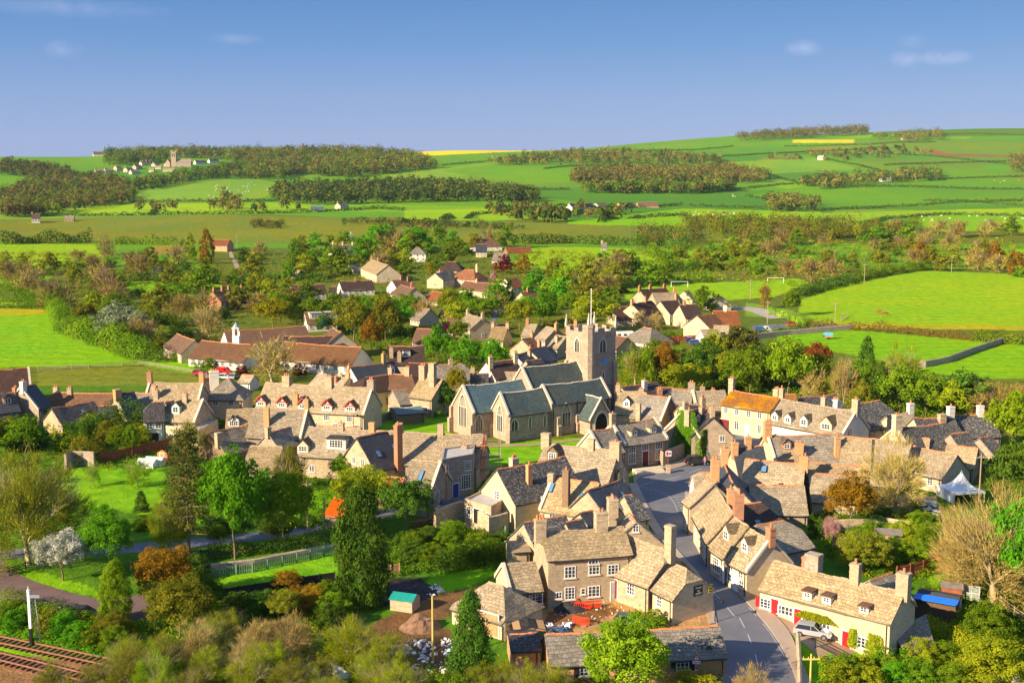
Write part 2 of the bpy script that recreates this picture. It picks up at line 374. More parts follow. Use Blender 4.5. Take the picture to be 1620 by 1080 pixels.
def block(root, p1, p2, zr, Wd, pitch=45, wall='stone', roof='tan', hip=(0, 0), ch=(), dm=(), win={}, wl=(), dr=(), sky=(), ridge=None, base=-.8, gz=None, parapet=None, wins=True, lean=None, trim=None, sills=True):
    """one gabled or hipped range. p1,p2 world ends of the ridge, zr ridge height above gz; side F looks to the camera (-y)"""
    a = Vector((p1.x, p1.y)); b = Vector((p2.x, p2.y)); L = (b - a).length; d = (b - a) / L
    if gz is None: gz = g1((a.x + b.x) / 2, (a.y + b.y) / 2)
    ang = math.atan2(d.y, d.x)
    M = Matrix.Translation(((a.x + b.x) / 2, (a.y + b.y) / 2, gz)) @ Matrix.Rotation(ang, 4, 'Z')
    ze = zr - Wd / 2 * math.tan(R(pitch)); hw = Wd / 2; seed = (a.x * 7.3 + a.y * 3.1) % 50
    rb, xl, xr = roof_surface(L, Wd, zr, ze, hip[0], hip[1], seed=seed, sag=.2 if L > 8 else .06)
    solid(rb, .16)
    ro = mesh_bm('roof', rb, RF[roof], root, M)
    rm = {'tan': M_RIDGE2, 'warm': M_RIDGE, 'grey': M_RIDGE, 'lead': M_STONE_TRIM, 'teal': M_STONE_TRIM}.get(roof, M_RIDGE) if ridge is None else ridge
    bm = bmesh.new(); n = max(3, int(L / .9))
    for i in range(n):
        x0 = -L/2 + L * i / n; x1 = -L/2 + L * (i + 1) / n - .03; xm = (x0 + x1) / 2; t = abs(xm) / (L / 2)
        z = zr + .1 * noise.noise(Vector((xm * .45 + seed, 0, seed))) * 1.6 - (.2 if L > 8 else .06) * (1 - t * t)
        prism2 = [(-.17, z - .07), (0, z + .1), (.17, z - .07)]
        A = [bm.verts.new((x0, y, zz)) for y, zz in prism2]; B = [bm.verts.new((x1, y, zz)) for y, zz in prism2]
        bm.faces.new(A); bm.faces.new(B[::-1])
        for k in range(3): bm.faces.new([A[k], B[k], B[(k + 1) % 3], A[(k + 1) % 3]])
    mesh_bm('ridge_tiles', bm, rm, ro, M)
    if a.y < 340:
        for sy in (-1, 1):
            bm = bmesh.new(); gy = sy * (hw + .34); gzz = ze - .3 * (zr - ze) / hw - .12; tube(bm, (xl, gy, gzz), (xr, gy, gzz), .075, n=5); mesh_bm('gutter', bm, M_BLACK, ro, M)
        bm = bmesh.new(); tube(bm, (xr - .35, -hw - .07, base), (xr - .35, -hw - .07, ze - .3), .055, n=5); mesh_bm('downpipe', bm, M_BLACK, root, M)
    # walls
    bm = bmesh.new(); q = .14
    def gable(x, k):
        if k >= 1: return [(x, -hw, ze - q), (x, hw, ze - q)]
        rise = zr - ze
        if k <= 0: return [(x, -hw, ze - q), (x, 0, zr - q), (x, hw, ze - q)]
        return [(x, -hw, ze - q), (x, -hw * k, zr - k * rise - q), (x, hw * k, zr - k * rise - q), (x, hw, ze - q)]
    for x, k in ((xl, hip[0]), (xr, hip[1])):
        g = gable(x, k); face(bm, [(x, hw, base), (x, -hw, base)] + g)
    for sy in (-1, 1): face(bm, [(xl, sy * hw, base), (xr, sy * hw, base), (xr, sy * hw, ze - q), (xl, sy * hw, ze - q)])
    wo = mesh_bm('wall', bm, W[wall], root, M)
    if parapet is not None:      # raised stone coping along gable ends
        for x, k, s in ((xl, hip[0], -1), (xr, hip[1], 1)):
            if k > 0 or not (parapet == 'both' or (parapet == 'L' and s < 0) or (parapet == 'R' and s > 0)): continue
            bm = bmesh.new(); ye = hw + .15; z1 = ze - .15 * math.tan(R(pitch)) + .28
            P_ = [(-ye, z1 - .45), (-ye, z1), (0, zr + .28), (ye, z1), (ye, z1 - .45), (0, zr - .17)]
            A = [bm.verts.new((x - .22, y, z)) for y, z in P_]; B = [bm.verts.new((x + .22, y, z)) for y, z in P_]
            for q4 in ((0, 1, 2, 5), (5, 2, 3, 4)): bm.faces.new([A[i] for i in q4]); bm.faces.new([B[i] for i in q4[::-1]])
            for i in range(6): bm.faces.new([A[i], B[i], B[(i + 1) % 6], A[(i + 1) % 6]])
            mesh_bm('coping', bm, M_STONE_TRIM, root, M)
    def fm(side, t, z, yoff=0):
        if side == 'F': return M @ Matrix.Translation((xl + (xr - xl) * t, -hw - .01, z))
        if side == 'B': return M @ Matrix.Translation((xl + (xr - xl) * t, hw + .01, z)) @ Matrix.Rotation(math.pi, 4, 'Z')
        if side == 'L': return M @ Matrix.Translation((xl - .01, hw - Wd * t, z)) @ Matrix.Rotation(-math.pi / 2, 4, 'Z')
        return M @ Matrix.Translation((xr + .01, -hw + Wd * t, z)) @ Matrix.Rotation(math.pi / 2, 4, 'Z')
    if wins:
        for side, spec in win.items():
            n, fl = spec[0], spec[1]; ww = spec[2] if len(spec) > 2 else 1.0; wh = spec[3] if len(spec) > 3 else 1.2
            for f in range(fl):
                hz = 0.9 + f * max(2.3, (ze - 1.0) / max(1, fl)) if fl > 1 else min(1.0, ze - wh - .3)
                if f == fl - 1 and side in 'FB': hz = min(hz, ze - wh - .35)
                for i in range(n): add_window(root, fm(side, (i + .5) / n + random.uniform(-.02, .02), hz), ww, wh, sill=sills)
        for (side, t, z, w, h, *k) in wl:
            if side in 'FB': z = min(z, ze - h - .2)
            add_window(root, fm(side, t, z), w, h, shut=k[0] if k else None, sill=sills)
        for (side, t, w, h, c, *zz) in dr: add_door(root, fm(side, t, zz[0] if zz else 0.05), w, h, c)
    for (t, off, h, mat, *rest) in ch:
        pots = rest[0] if rest else 2; w = rest[1] if len(rest) > 1 else .95
        y = off * hw; zroof = zr - abs(y) * math.tan(R(pitch))
        chimney(root, M, -L/2 + L * t, y, zroof - 1.0, zroof + h, mat, pots, w, w * .8)
    for (t, s, w, zf, kind, *rest) in dm:   # dormers on the front slope; s fraction down slope of the face, zf face height
        sgn = -1; x = xl + (xr - xl) * t; y = sgn * hw * s; z0 = zr - hw * s * math.tan(R(pitch)) - .05
        wm = W[rest[0]] if rest else M_WF; rmat = RF[rest[1]] if len(rest) > 1 else RF[roof]
        tp = math.tan(R(pitch)); zt = z0 + zf; yb = min(0, y + zf / tp + .2)
        bm = bmesh.new()
        bx(bm, x - w/2, x + w/2, y, yb, z0 - .3, zt)
        if kind == 'g': ap = w * .5; A = [(x - w/2, y + .001, zt), (x + w/2, y + .001, zt), (x, y + .001, zt + ap)]; face(bm, A)
        do = mesh_bm('dormer', bm, wm, root, M)
        bm = bmesh.new()
        if kind == 'g':
            yr = min(-.02, y + (zf + ap) / tp + .25)
            for s2 in (-1, 1):
                top = [(x, y - .2, zt + ap + .06), (x, yr, zt + ap + .06), (x + s2 * (w/2 + .15), yb + .1, zt - .1), (x + s2 * (w/2 + .15), y - .2, zt - .1)]
                face(bm, top)
            solid(bm, .08)
        else: bx(bm, x - w/2 - .15, x + w/2 + .15, y - .25, yb + .15, zt, zt + .16)
        mesh_bm('dormer_roof', bm, rmat, do, M)
        add_mesh('window', win_mesh(w * .72, zf * .8), do, M @ Matrix.Translation((x, y - .01, z0 + zf * .12)))
    for (t, s, w, h) in sky:
        bm = bmesh.new(); x = xl + (xr - xl) * t; y = -hw * s; z = zr - hw * s * math.tan(R(pitch))
        Mr = M @ Matrix.Translation((x, y, z + .06)) @ Matrix.Rotation(R(pitch), 4, 'X')
        bx(bm, -w/2, w/2, -h/2, h/2, 0, .08); bx(bm, -w/2 + .08, w/2 - .08, -h/2 + .08, h/2 - .08, .082, .1, 1)
        mesh_bm('roof_window', bm, [M_BLACK, M_SKY], root, Mr)
    return M, xl, xr, ze
def flat_block(root, pts, h, wall='stone', roof='felt', base=-.5, par=.25, win={}):
    """flat roofed block on a quadrilateral footprint of world points (counter-clockwise)"""
    gz = g1(pts[0].x, pts[0].y); M = Matrix.Translation((pts[0].x, pts[0].y, gz)); q = [Vector((p.x - pts[0].x, p.y - pts[0].y, 0)) for p in pts]
    bm = bmesh.new(); n = len(q)
    for i in range(n):
        a, b = q[i], q[(i + 1) % n]; face(bm, [(a.x, a.y, base), (b.x, b.y, base), (b.x, b.y, h), (a.x, a.y, h)])
    c = sum(q, Vector()) / n; inn = [p + (c - p).normalized() * .35 for p in q]
    for i in range(n):
        a, b, a2, b2 = q[i], q[(i + 1) % n], inn[i], inn[(i + 1) % n]
        face(bm, [(a.x, a.y, h), (b.x, b.y, h), (b2.x, b2.y, h), (a2.x, a2.y, h)]); face(bm, [(a2.x, a2.y, h), (b2.x, b2.y, h), (b2.x, b2.y, h - par), (a2.x, a2.y, h - par)])
    mesh_bm('wall', bm, W[wall], root, M)
    bm = bmesh.new(); face(bm, [(p.x, p.y, h - par + .02) for p in inn]); mesh_bm('roof', bm, RF[roof], root, M)
    for (i, t, z, w, hh, *kd) in win:
        a, b = q[i], q[(i + 1) % n]; p = a.lerp(b, t); d = (b - a); ang = math.atan2(d.y, d.x)
        MM = M @ Matrix.Translation((p.x, p.y, z)) @ Matrix.Rotation(ang, 4, 'Z') @ Matrix.Translation((0, -.012, 0))
        if kd: add_door(root, MM, w, hh, kd[0])
        else: add_window(root, MM, w, hh)
def house(name, cat, label, x1, y1, x2, y2, hr, Wd, pitch=45, group=None, **kw):
    hr *= .9; pitch = pitch - 3 if pitch > 30 else pitch; a = P(x1, y1, hr); b = P(x2, y2, hr); m = (a + b) / 2
    root = empty(name, label, cat, (m.x, m.y, g1(m.x, m.y)), group=group)
    block(root, a, b, hr, Wd, pitch, **kw)
    return root
# ------------------------------------------------------------------ the village, each range given by where its ridge is seen and its height
S, B_, C_, Y_ = 'stone', 'brick', 'cream', 'yellow'
H = house
def PP(x, y, z=0): return P(x, y, z * .9)
def BK(r, a, b, zr, w, pitch=45, **k): return block(r, a, b, zr * .9, w, pitch - 3, **k)
# left edge group
H('chapel', 'chapel', 'dark roofed chapel with a cross on its gable at the left edge', -62, 588, 45, 581, 8.5, 9, 46, wall='grey', roof='choc', parapet='R', win={'F': (4, 1, .8, 2.0)})
h = H('stone_house', 'house', 'stone house with dark slate roof and tall white chimney in front of the chapel', 33, 612, 55, 607, 9.4, 8.5, 48, wall='grey', roof='slate', parapet='L', ch=((.05, -.1, 1.6, 'white', 2, 1.1), (.0, .35, 1.3, 'brick')), win={'F': (2, 2)})
BK(h, PP(-40, 627, 8.2), PP(22, 620, 8.2), 8.2, 7, 45, wall='grey', roof='slate', dm=((.75, .6, 1.6, 1.3, 'g', 'brick'),), win={'F': (3, 2)})
H('thatched_cottage', 'cottage', 'long low cottage with brown lichened roof behind the dark slate one, by the paddock', 84, 619, 180, 622, 7.0, 7.5, 44, roof='brown', wall=C_, ch=((.05, 0, .9, S), (.28, 0, .9, S)), win={'F': (4, 1)})
H('cottage', 'cottage', 'low cottage with dark slate roof and one roof window behind the garden trees', 82, 645, 147, 634, 6.4, 7, 42, roof='dark', sky=((.62, .5, .8, 1.1),), win={'F': (3, 1)})
H('cottage', 'cottage', 'small brown roofed cottage with white bargeboards between slate roofs', 157, 641, 183, 640, 6.0, 6, 45, roof='dark', wall=C_, win={'F': (1, 1), 'L': (1, 1)})
h = H('gabled_house', 'house', 'warm stone house with brick chimney and two lit gables beneath slate', 184, 622, 211, 618, 8.6, 7.5, 52, roof='slate', wall=C_, ch=((.0, -.1, 1.3, 'orange', 0, 1.3),), wl=(('L', .4, 4, .8, .9), ('L', .6, 4, .8, .9)))
BK(h, PP(203, 644, 5.6), PP(220, 639, 5.6), 5.6, 5, 50, roof='slate', wall=C_, wl=(('L', .5, 2.4, .7, .7),))
H('cottage', 'cottage', 'narrow grey tiled cottage between the two lit gables and the long tan roof', 212, 620, 245, 622, 7.6, 7.5, 46, roof='grey', ch=((1, 0, 1.6, S),), win={'F': (2, 1)})
H('long_house', 'house', 'long tan roofed house with tall red potted chimney by the paddock', 237, 604, 321, 605, 9.6, 8.5, 46, roof='tan', ch=((.0, 0, 2.0, 'brick', 1), (.98, 0, 1.9, 'orange', 2)), parapet='both', win={'F': (4, 2), 'R': (1, 1)})
h = H('hipped_house', 'house', 'square house with pyramid roof, dark side and two white windows', 358, 598, 362, 598, 9.2, 9, 42, roof='grey', wall=C_, hip=(1, 1), wl=(('F', .3, 3.6, 1.1, 1.2), ('F', .7, 3.6, 1.1, 1.2), ('R', .5, 3.6, .9, 1.2)))
BK(h, PP(334, 632, 4.0), PP(368, 634, 4.0), 4.0, 5, 35, roof='grey', wall=C_)
h = H('white_chimney_house', 'house', 'dark roofed house carrying a massive whitewashed chimney stack', 325, 597, 345, 596, 8.8, 7, 48, roof='choc', ch=((.65, -.5, 3.4, 'white', 3, 1.9),), wall='grey')
h = H('mint_house', 'house', 'house with mint green front, hipped end and dark slates', 240, 636, 258, 635, 8.4, 6, 48, roof='dark', wall='mint', hip=(.6, 0), wl=(('F', .25, 3.4, 1.1, 1.4), ('F', .7, 3.4, 1.1, 1.4), ('L', .5, 3.4, 1.2, 1.4)), dr=(('F', .45, 1.8, 2.1, 'black'),))
BK(h, PP(263, 635, 8.2), PP(286, 632, 8.2), 8.2, 8, 45, roof='slate', wall=C_, sky=((.6, .62, 1.0, 1.4),), win={'F': (2, 1)})
H('cottage', 'cottage', 'tan tiled cottage with green dormer and mid roof chimney beside the mint house', 246, 629, 321, 632, 8.6, 8, 44, roof='tan', parapet='R', ch=((.65, -.12, 1.6, S), (.02, 0, 1.5, S)), dm=((.55, .66, 1.6, 1.4, 'g', 'mint'),), win={'F': (3, 1), 'R': (1, 1)})
h = empty('flat_roofed_house', 'low flat roofed pale building with striped white canopy behind the garden trees', 'house', PP(300, 690), 0)
flat_block(h, [PP(262, 700), PP(316, 706), PP(346, 690), PP(300, 684)], 3.4, wall=C_, win=((0, .3, .9, 1.0, 1.1), (0, .7, .9, 1.0, 1.1)))
H('stone_barn', 'barn', 'long dark stone slated barn below the tan cottages with square chimney', 334, 682, 402, 669, 6.0, 9, 40, roof='grey', wall='brown', ch=((.0, -.5, 1.8, S, 0, 1.1),), win={'F': (3, 1)})
H('cottage', 'cottage', 'tan cottage with pair of white dormers left of the tall gabled cottage', 360, 647, 403, 646, 7.8, 8, 45, roof='tan', dm=((.2, .75, 1.2, 1.2, 'g'), (.35, .75, 1.2, 1.2, 'g')), win={'F': (3, 1)})
# terrace with red dormers
h = H('dormered_terrace', 'terrace', 'long stone terrace with five red framed gabled dormers and white windows', 421, 604, 589, 613, 9.8, 9.5, 46, roof='tan', wall=C_, parapet='R',
      ch=((.2, 0, 1.5, S, 3, 1.6), (.6, 0, 1.8, S, 3, 1.6), (.99, 0, 1.6, 'grey', 2, 1.4), (.36, -.75, 1.8, 'orange', 2, .9)),
      dm=((.04, .93, 2.1, 1.0, 'g', 'white', 'tan'), (.24, .93, 2.1, 1.0, 'g', 'white', 'tan'), (.44, .93, 2.1, 1.0, 'g', 'white', 'tan'), (.66, .93, 2.1, 1.0, 'g', 'white', 'tan'), (.87, .93, 2.1, 1.0, 'g', 'white', 'tan')),
      wl=tuple(('F', t, 2.6, 1.3, 1.5) for t in (.04, .24, .44, .66, .87)) + tuple(('F', t, .8, 1.5, 1.3) for t in (.1, .55, .75, .93)) + (('R', .5, 3.6, .9, 1.2),))
Mx, xl, xr, ze = BK(h, PP(499, 672, 3.0), PP(570, 675, 3.0), 3.0, 2.6, 35, roof='warm', wall=C_)
for t in (.04, .24, .44, .66, .87):      # red bargeboards on the dormers
    a = PP(421, 604, 9.8); b = PP(589, 613, 9.8); q = a.lerp(b, t); d = (b - a).normalized(); n = Vector((d.y, -d.x, 0))
    c = q + n * (4.75 * .93 + .32); c.z = g1(c.x, c.y) + 8.82 - 4.75 * .93 * math.tan(R(43)) + 1.0
    bm = bmesh.new()
    for s in (-1, 1): tube(bm, (s * 1.3, 0, -.2), (0, 0, 1.15), .13, n=4)
    tube(bm, (-.8, 0, .2), (.8, 0, .2), .08, n=4)
    mesh_bm('bargeboard', bm, plain('brick_red_paint', (.5, .06, .03), .5), h, Matrix.Translation(c) @ Matrix.Rotation(math.atan2(d.y, d.x), 4, 'Z'))
h = H('gabled_cottage', 'cottage', 'tan cottage with red brick stack rising from its roof slope and shaded gable', 402, 645, 486, 647, 9.2, 9.5, 45, roof='tan', wall='grey', parapet='R', ch=((.99, 0, 1.9, 'orange', 1, .8), (.32, -.55, 3.0, 'orange', 1, 1.0)), win={'F': (3, 1)}, wl=(('R', .6, 4.4, .9, 1.4),))
BK(h, PP(424, 684, 6.2), PP(458, 675, 6.2), 6.2, 6, 45, roof='grey', wall='grey', ch=((.0, 0, 1.0, S, 0),))
H('mossy_barn', 'barn', 'mossy pale tiled barn above the garden with green streaks down its roof', 397, 704, 446, 706, 5.6, 8, 42, roof='tan', wall=S, win={'F': (1, 1)})
h = H('long_row', 'terrace', 'long tan roofed row in front of the church with small gabled dormer', 489, 675, 617, 681, 8.6, 9.5, 42, roof='tan', wall=S, ch=((.4, 0, 1.0, 'stone', 1, 1), (.78, 0, 1.3, 'orange', 0, 1)), dm=((.42, .72, 3.4, 1.7, 'f', 'white', 'dark'), (.03, .9, 2.0, 1.2, 'g', C_)), win={'F': (3, 1)})
H('long_house', 'house', 'longest tan roofed house before the church, scaffolding at its shaded end', 617, 681, 764, 687, 8.8, 10.5, 42, roof='tan', wall='grey', ch=((.1, 0, 1.4, 'orange', 0, 1.1), (.55, 0, 1.5, S, 0, 1.0), (.86, -.8, 2.4, S, 1, .9)), wl=(('F', .1, 1.9, 1.6, .8), ('F', .36, 1.9, .9, .8), ('R', .5, 4, 1, 1.3)))
h = H('cross_gabled_house', 'house', 'stone gable with slate roof beside the very tall red brick chimney', 565, 691, 612, 681, 9.2, 9, 50, roof='slate', wall=S, sky=((.35, .6, .9, 1.3), (.92, .5, .7, 1.0)), wl=(('L', .4, 3.6, 1.0, 1.2), ('L', .65, 3.6, 1.0, 1.2), ('L', .5, .8, 1.8, 1.2)), ch=((.75, -1.04, 7.0, 'brick', 1, 1.15),))
h = empty('flat_roofed_extension', 'low pale extension with grey flat roof right of the tall red chimney', 'house', PP(620, 755), 0)
flat_block(h, [PP(603, 757), PP(640, 762), PP(650, 742), PP(618, 737)], 3.0, wall=C_, roof='felt', win=((0, .4, .9, 1.6, .7),))
h = empty('conservatory', 'small slate roofed garden extension with white windows under the flat dormer', 'house', PP(520, 745), 0)
flat_block(h, [PP(507, 747), PP(548, 750), PP(556, 733), PP(515, 730)], 2.8, wall=C_, roof='felt', win=((0, .2, .8, .8, 1.2), (0, .5, .8, .8, 1.2), (0, .8, .8, .8, 1.2)))
h = H('schoolroom', 'house', 'gabled stone house with large white multi pane windows by the red letter box', 652, 727, 697, 731, 8.4, 8.5, 45, roof='tan', wall='grey', parapet='R', sky=((.5, .5, .7, 2.0),), wl=(('R', .32, .9, 1.9, 2.4),))
a = [PP(700, 790), PP(749, 780), PP(752, 762), PP(702, 770)]
flat_block(h, a, 6.6, wall='grey', roof='felt', win=((0, .1, 3.9, 1.3, 1.6), (0, .82, 4.0, 1.3, 1.6), (0, .75, 1.0, 1.9, 2.4), (0, .42, 0, 1.1, 2.2, 'blue')))
H('corrugated_shed', 'shed', 'larger shed with bright orange corrugated roof beside the dark yew', 598, 752, 658, 756, 4.6, 7, 28, roof='rust', wall='brown', ridge=M_POT)
H('corrugated_shed', 'shed', 'smaller rusty orange shed half hidden by the yellow green tree', 530, 787, 556, 790, 3.2, 6, 32, roof='rust', wall='brown', ridge=M_POT)
# behind the terrace
H('ochre_house', 'house', 'ochre walled house with hipped dark brown roof behind the red dormered terrace', 578, 596, 612, 592, 8.0, 8, 36, roof='choc', wall=Y_, hip=(1, .2), win={'F': (2, 2)})
H('ochre_house', 'house', 'ochre house with rusty hipped roof right of its darker twin', 618, 590, 652, 593, 8.2, 8.5, 34, roof='brown', wall=Y_, hip=(0, 1), ch=((.0, 0, 1.2, S, 1), (.8, 0, 1.6, S, 3, 1.2)), win={'F': (3, 2)})
H('ochre_house', 'house', 'low cream walled wing with dark slates in front of the ochre houses', 634, 606, 668, 603, 5.6, 6.5, 32, roof='choc', wall='white', hip=(1, 0), win={'F': (2, 1)})
H('stone_house', 'house', 'narrow roofed house with massive double stone chimneys beside the lime bush', 666, 596, 700, 600, 8.5, 8, 45, roof='tan', ch=((.1, 0, 2.6, S, 3, 1.5), (.7, -.3, 4.6, S, 0, 1.4)), win={'F': (2, 1)})
H('stone_cottage', 'cottage', 'dark tiled low cottage between ochre houses and the churchyard', 622, 617, 672, 612, 5.6, 7, 38, roof='grey', wall='grey', win={'F': (2, 1)})
H('slate_house', 'house', 'steep blue slate house with lit white gable left of the ochre houses', 555, 580, 622, 571, 8.8, 8.5, 46, roof='slate', wall='white', ch=((.05, .3, 1.2, 'orange'), (.78, 0, 2.0, 'orange', 2)), dm=((.84, .55, 1.3, 1.2, 'g'),), win={'L': (1, 2), 'F': (3, 1)})
H('low_cottage', 'cottage', 'low tan roofed cottage behind the terrace, cluster of brick stacks on it', 504, 590, 552, 597, 6.2, 8, 40, roof='tan', ch=((.55, .5, 1.4, 'orange', 2), (.9, .2, 1.6, 'orange', 2), (.7, -.3, 1.0, 'brick', 1)))
H('brown_house', 'house', 'brown roofed pale house with white gable and one square dormer in the village centre', 614, 547, 670, 546, 8.6, 8.5, 46, roof='choc', wall=C_, ch=((.08, -.6, 2.2, S, 2), (.3, -.8, 2.0, S, 2)), dm=((.5, .6, 2.0, 1.5, 'f', 'white'),), win={'L': (1, 2), 'F': (3, 1)})
H('maroon_roofed_house', 'house', 'low house with wide maroon brown roof behind the ochre houses', 646, 574, 690, 573, 5.8, 7.5, 38, roof='choc', wall=C_)
H('stone_house', 'house', 'pale tan roofed house with grey hips beside the bright green trees', 694, 577, 732, 575, 6.6, 8, 42, roof='grey', wall=C_, hip=(.6, 1), ch=((.5, 0, 1.2, S, 1),))
H('garden_building', 'shed', 'low flat building with pale blue roof beside the dark churchyard', 622, 645, 664, 642, 3.2, 7, 10, roof='teal', wall='brown')
# church end of East Street
h = H('cottage', 'cottage', 'tan tiled cottage with one dormer snug against the church tower', 978, 618, 1022, 620, 8.0, 8.5, 44, roof='tan', wall=C_, dm=((.38, .72, 1.3, 1.3, 'g'),), wl=(('F', .35, .8, 1.8, 1.2),), ch=((.0, 0, 1.2, S), (.8, .3, 1.5, S)))
H('hall', 'hall', 'brown brick hall with arched end window and shaded end beside the tower', 1012, 623, 1060, 628, 7.6, 9.0, 44, roof='grey', wall='brown', parapet='R', wl=(('F', .6, 1.0, 1.2, 1.2), ('R', .5, 1.2, 1.1, 1.8)), ch=((.3, -1.1, 3.4, S, 0, .9),))
H('slate_house', 'house', 'dark slate house with white chimney peeping above the hall beside the tower', 984, 611, 1040, 603, 7.8, 9, 44, roof='dark', wall=C_, ch=((.55, -.2, 1.6, 'white', 1), (.2, -.6, 1.2, S)))
H('slate_house', 'house', 'low dark house squeezed between hall and grey gabled cottages', 1038, 613, 1066, 612, 6.8, 7, 40, roof='dark', wall='grey', ch=((.1, -.4, 1.0, 'brick'),))
H('stone_house', 'house', 'grey roofed house with broad chimney at its right end, behind the ivy house', 1064, 615, 1094, 616, 7.8, 8.5, 44, roof='grey', wall='grey', ch=((1, 0, 1.5, 'grey', 2, 1.4),))
h = H('stone_house', 'house', 'pale tan roofed house behind the ivy clad one with two brick stacks', 1096, 618, 1146, 617, 7.8, 8.5, 44, roof='tan', ch=((.35, .3, 1.7, S, 1), (.7, .3, 1.0, 'orange', 2)), parapet='L', win={'F': (3, 1)})
BK(h, PP(1078, 640, 6.6), PP(1112, 636, 6.6), 6.6, 6, 42, roof='tan', wall=C_, ch=((.05, -.3, 1.4, S, 1), (.9, -.2, 1.6, S, 2)))
H('lichened_house', 'house', 'pale stone house under a bright orange lichened roof at the square', 1159, 617, 1235, 628, 8.9, 8, 32, roof='lichen', wall=C_, ch=((-.02, 0, 2.4, S, 2, 1.1), (.85, .3, 1.9, S, 3, 1.1), (1.02, 0, 1.8, S, 1, .9)),
  wl=(('F', .1, 4.3, 1.0, 1.6), ('F', .33, 4.3, 1.0, 1.6), ('F', .57, 4.3, 1.0, 1.6), ('F', .8, 4.3, 1.0, 1.6), ('F', .33, 1.0, 1.1, 1.8), ('F', .8, 1.0, .9, 1.8)), dr=(('F', .07, 2.4, 2.7, 'maroon'), ('F', .56, 1.0, 2.3, 'white')))
H('inn', 'inn', 'long tan roofed white walled inn with row of small pale dormers', 1238, 631, 1355, 650, 9.2, 9.5, 42, roof='tan', wall='white', parapet='R', ch=((.55, .1, 1.9, S, 1, .9), (.62, .6, 3.2, 'white', 4, 1.3), (.99, 0, 2.2, S, 1, 1.2)),
  dm=((.07, .88, 1.5, 1.1, 'g', 'white'), (.25, .88, 1.5, 1.1, 'g', 'white'), (.47, .88, 1.6, 1.2, 'g', 'white'), (.77, .9, 2.4, 1.3, 'g', C_)), wl=(('R', .28, 4.0, 1.6, 1.4), ('F', .2, 1.0, 1.0, 1.5), ('F', .5, 1, 1, 1.5), ('F', .8, 1, 1, 1.5)))
H('slate_house', 'house', 'mottled dark roof behind the white inn, beneath the trees', 1264, 628, 1322, 622, 7.6, 8.5, 44, roof='spotted', wall='grey', ridge=M_RIDGE)
h = H('stone_house', 'house', 'brown slated house with lit slope behind the inn gable', 1352, 637, 1392, 633, 8.8, 9, 46, roof='spotted', wall='grey', hip=(0, .5))
H('brown_cottage', 'cottage', 'small orange roofed cottage just behind the lichened house', 1238, 622, 1258, 622, 6.4, 6, 42, roof='lichen', wall='brown')
# ivy pub
h = H('ivy_clad_house', 'house', 'slate roofed stone house with ivy covering its lit gable by the car', 1080, 651, 1113, 644, 9.2, 8.5, 47, roof='dark', wall='pink', parapet='L', ch=((.0, -.35, 2.0, S, 1, 1.4), (.75, -.2, 1.2, 'grey', 1)), dm=((.35, .45, 1.3, 1.2, 'g', C_),), wl=(('F', .35, 3.6, 1.0, 1.2), ('F', .35, .9, 1.3, 1.6), ('F', .9, 3.7, 2.2, 1.4)))
BK(h, PP(1117, 645, 9.0), PP(1128, 660, 8.6), 8.8, 7.5, 46, roof='dark', wall='pink', ch=((.9, 0, 1.4, S, 2),), win={'F': (2, 2), 'R': (2, 2)}, dr=(('R', .3, 1.0, 2.2, 'black'),))
h = H('square_house', 'house', 'stone house with two dormers, white windows and dark red door facing the square', 969, 670, 1036, 661, 8.3, 7.5, 42, roof='grey', wall='grey', parapet='both', ch=((.0, 0, 1.9, S, 1, 1.0),),
  dm=((.3, .7, 1.5, 1.1, 'g', C_), (.76, .68, 1.5, 1.1, 'g', C_)), wl=(('F', .17, 3.4, 1.5, 1.5), ('F', .47, 3.7, 1.5, 1.4), ('F', .8, 3.4, 1.6, 1.5), ('F', .17, .8, 1.5, 1.9), ('F', .8, .8, 1.5, 1.9)), dr=(('F', .48, 1.3, 2.6, 'maroon'),))
BK(h, PP(934, 682, 8.0), PP(967, 677, 8.0), 8.0, 7.2, 46, roof='grey', wall=C_, parapet='L')
h = H('inn', 'inn', 'great tan roofed inn with hanging crest sign on its shaded gable', 864, 700, 978, 712, 9.4, 10.5, 44, roof='tan', wall='grey', ch=((.0, 0, 1.6, S, 0, 1.4), (.63, 0, 1.4, S, 0, 1.1), (.98, -.1, 2.0, S, 1, 1.6)), parapet=None, dm=((.18, .5, 1.8, 1.6, 'g', 'brown'),), wl=(('R', .62, 5.6, .6, 1.5), ('R', .78, 2.8, .6, 2.0), ('F', .8, 2.6, 1.5, 1.0), ('F', .6, 2.6, 1, 1)))
INN = h
H('white_gabled_house', 'house', 'house with spotted dark slates and cream lit gable behind the flat roofed block', 787, 741, 893, 722, 9.6, 9, 46, roof='spotted', wall=C_, ch=((.33, -.5, 2.6, 'orange', 1, .8), (.42, .7, 3.2, 'cream', 2, 1.2)), wl=(('L', .5, 3.6, 1.3, 1.7),), dr=(('F', .42, 1.1, 4.6, 'black'),), win={'F': (1, 1)})
h = empty('flat_roofed_block', 'stone block with pale flat roof and wide dark glazed doors below the cream gable', 'house', PP(760, 830), 0)
flat_block(h, [PP(735, 832), PP(777, 845), PP(808, 826), PP(768, 815)], 4.2, wall=S, roof='felt', win=((0, .18, 1.6, .9, 1.7), (0, .85, 1.7, .7, 1.4), (0, .52, 1.0, 1.8, 2.2, 'black')))
H('stone_house', 'house', 'tan roofed house with lit left gable, white window and tall metal flue', 875, 754, 947, 763, 8.6, 8.5, 44, roof='warm', wall=C_, parapet='L', ch=((.0, -.15, 1.2, S, 0, .9), (.5, -.75, 5.0, 'brown', 1, .95)), sky=((.05, .35, .9, 1.6), (.78, .5, .9, 1.3)), wl=(('F', .3, 3.3, 1.4, 1.2),))
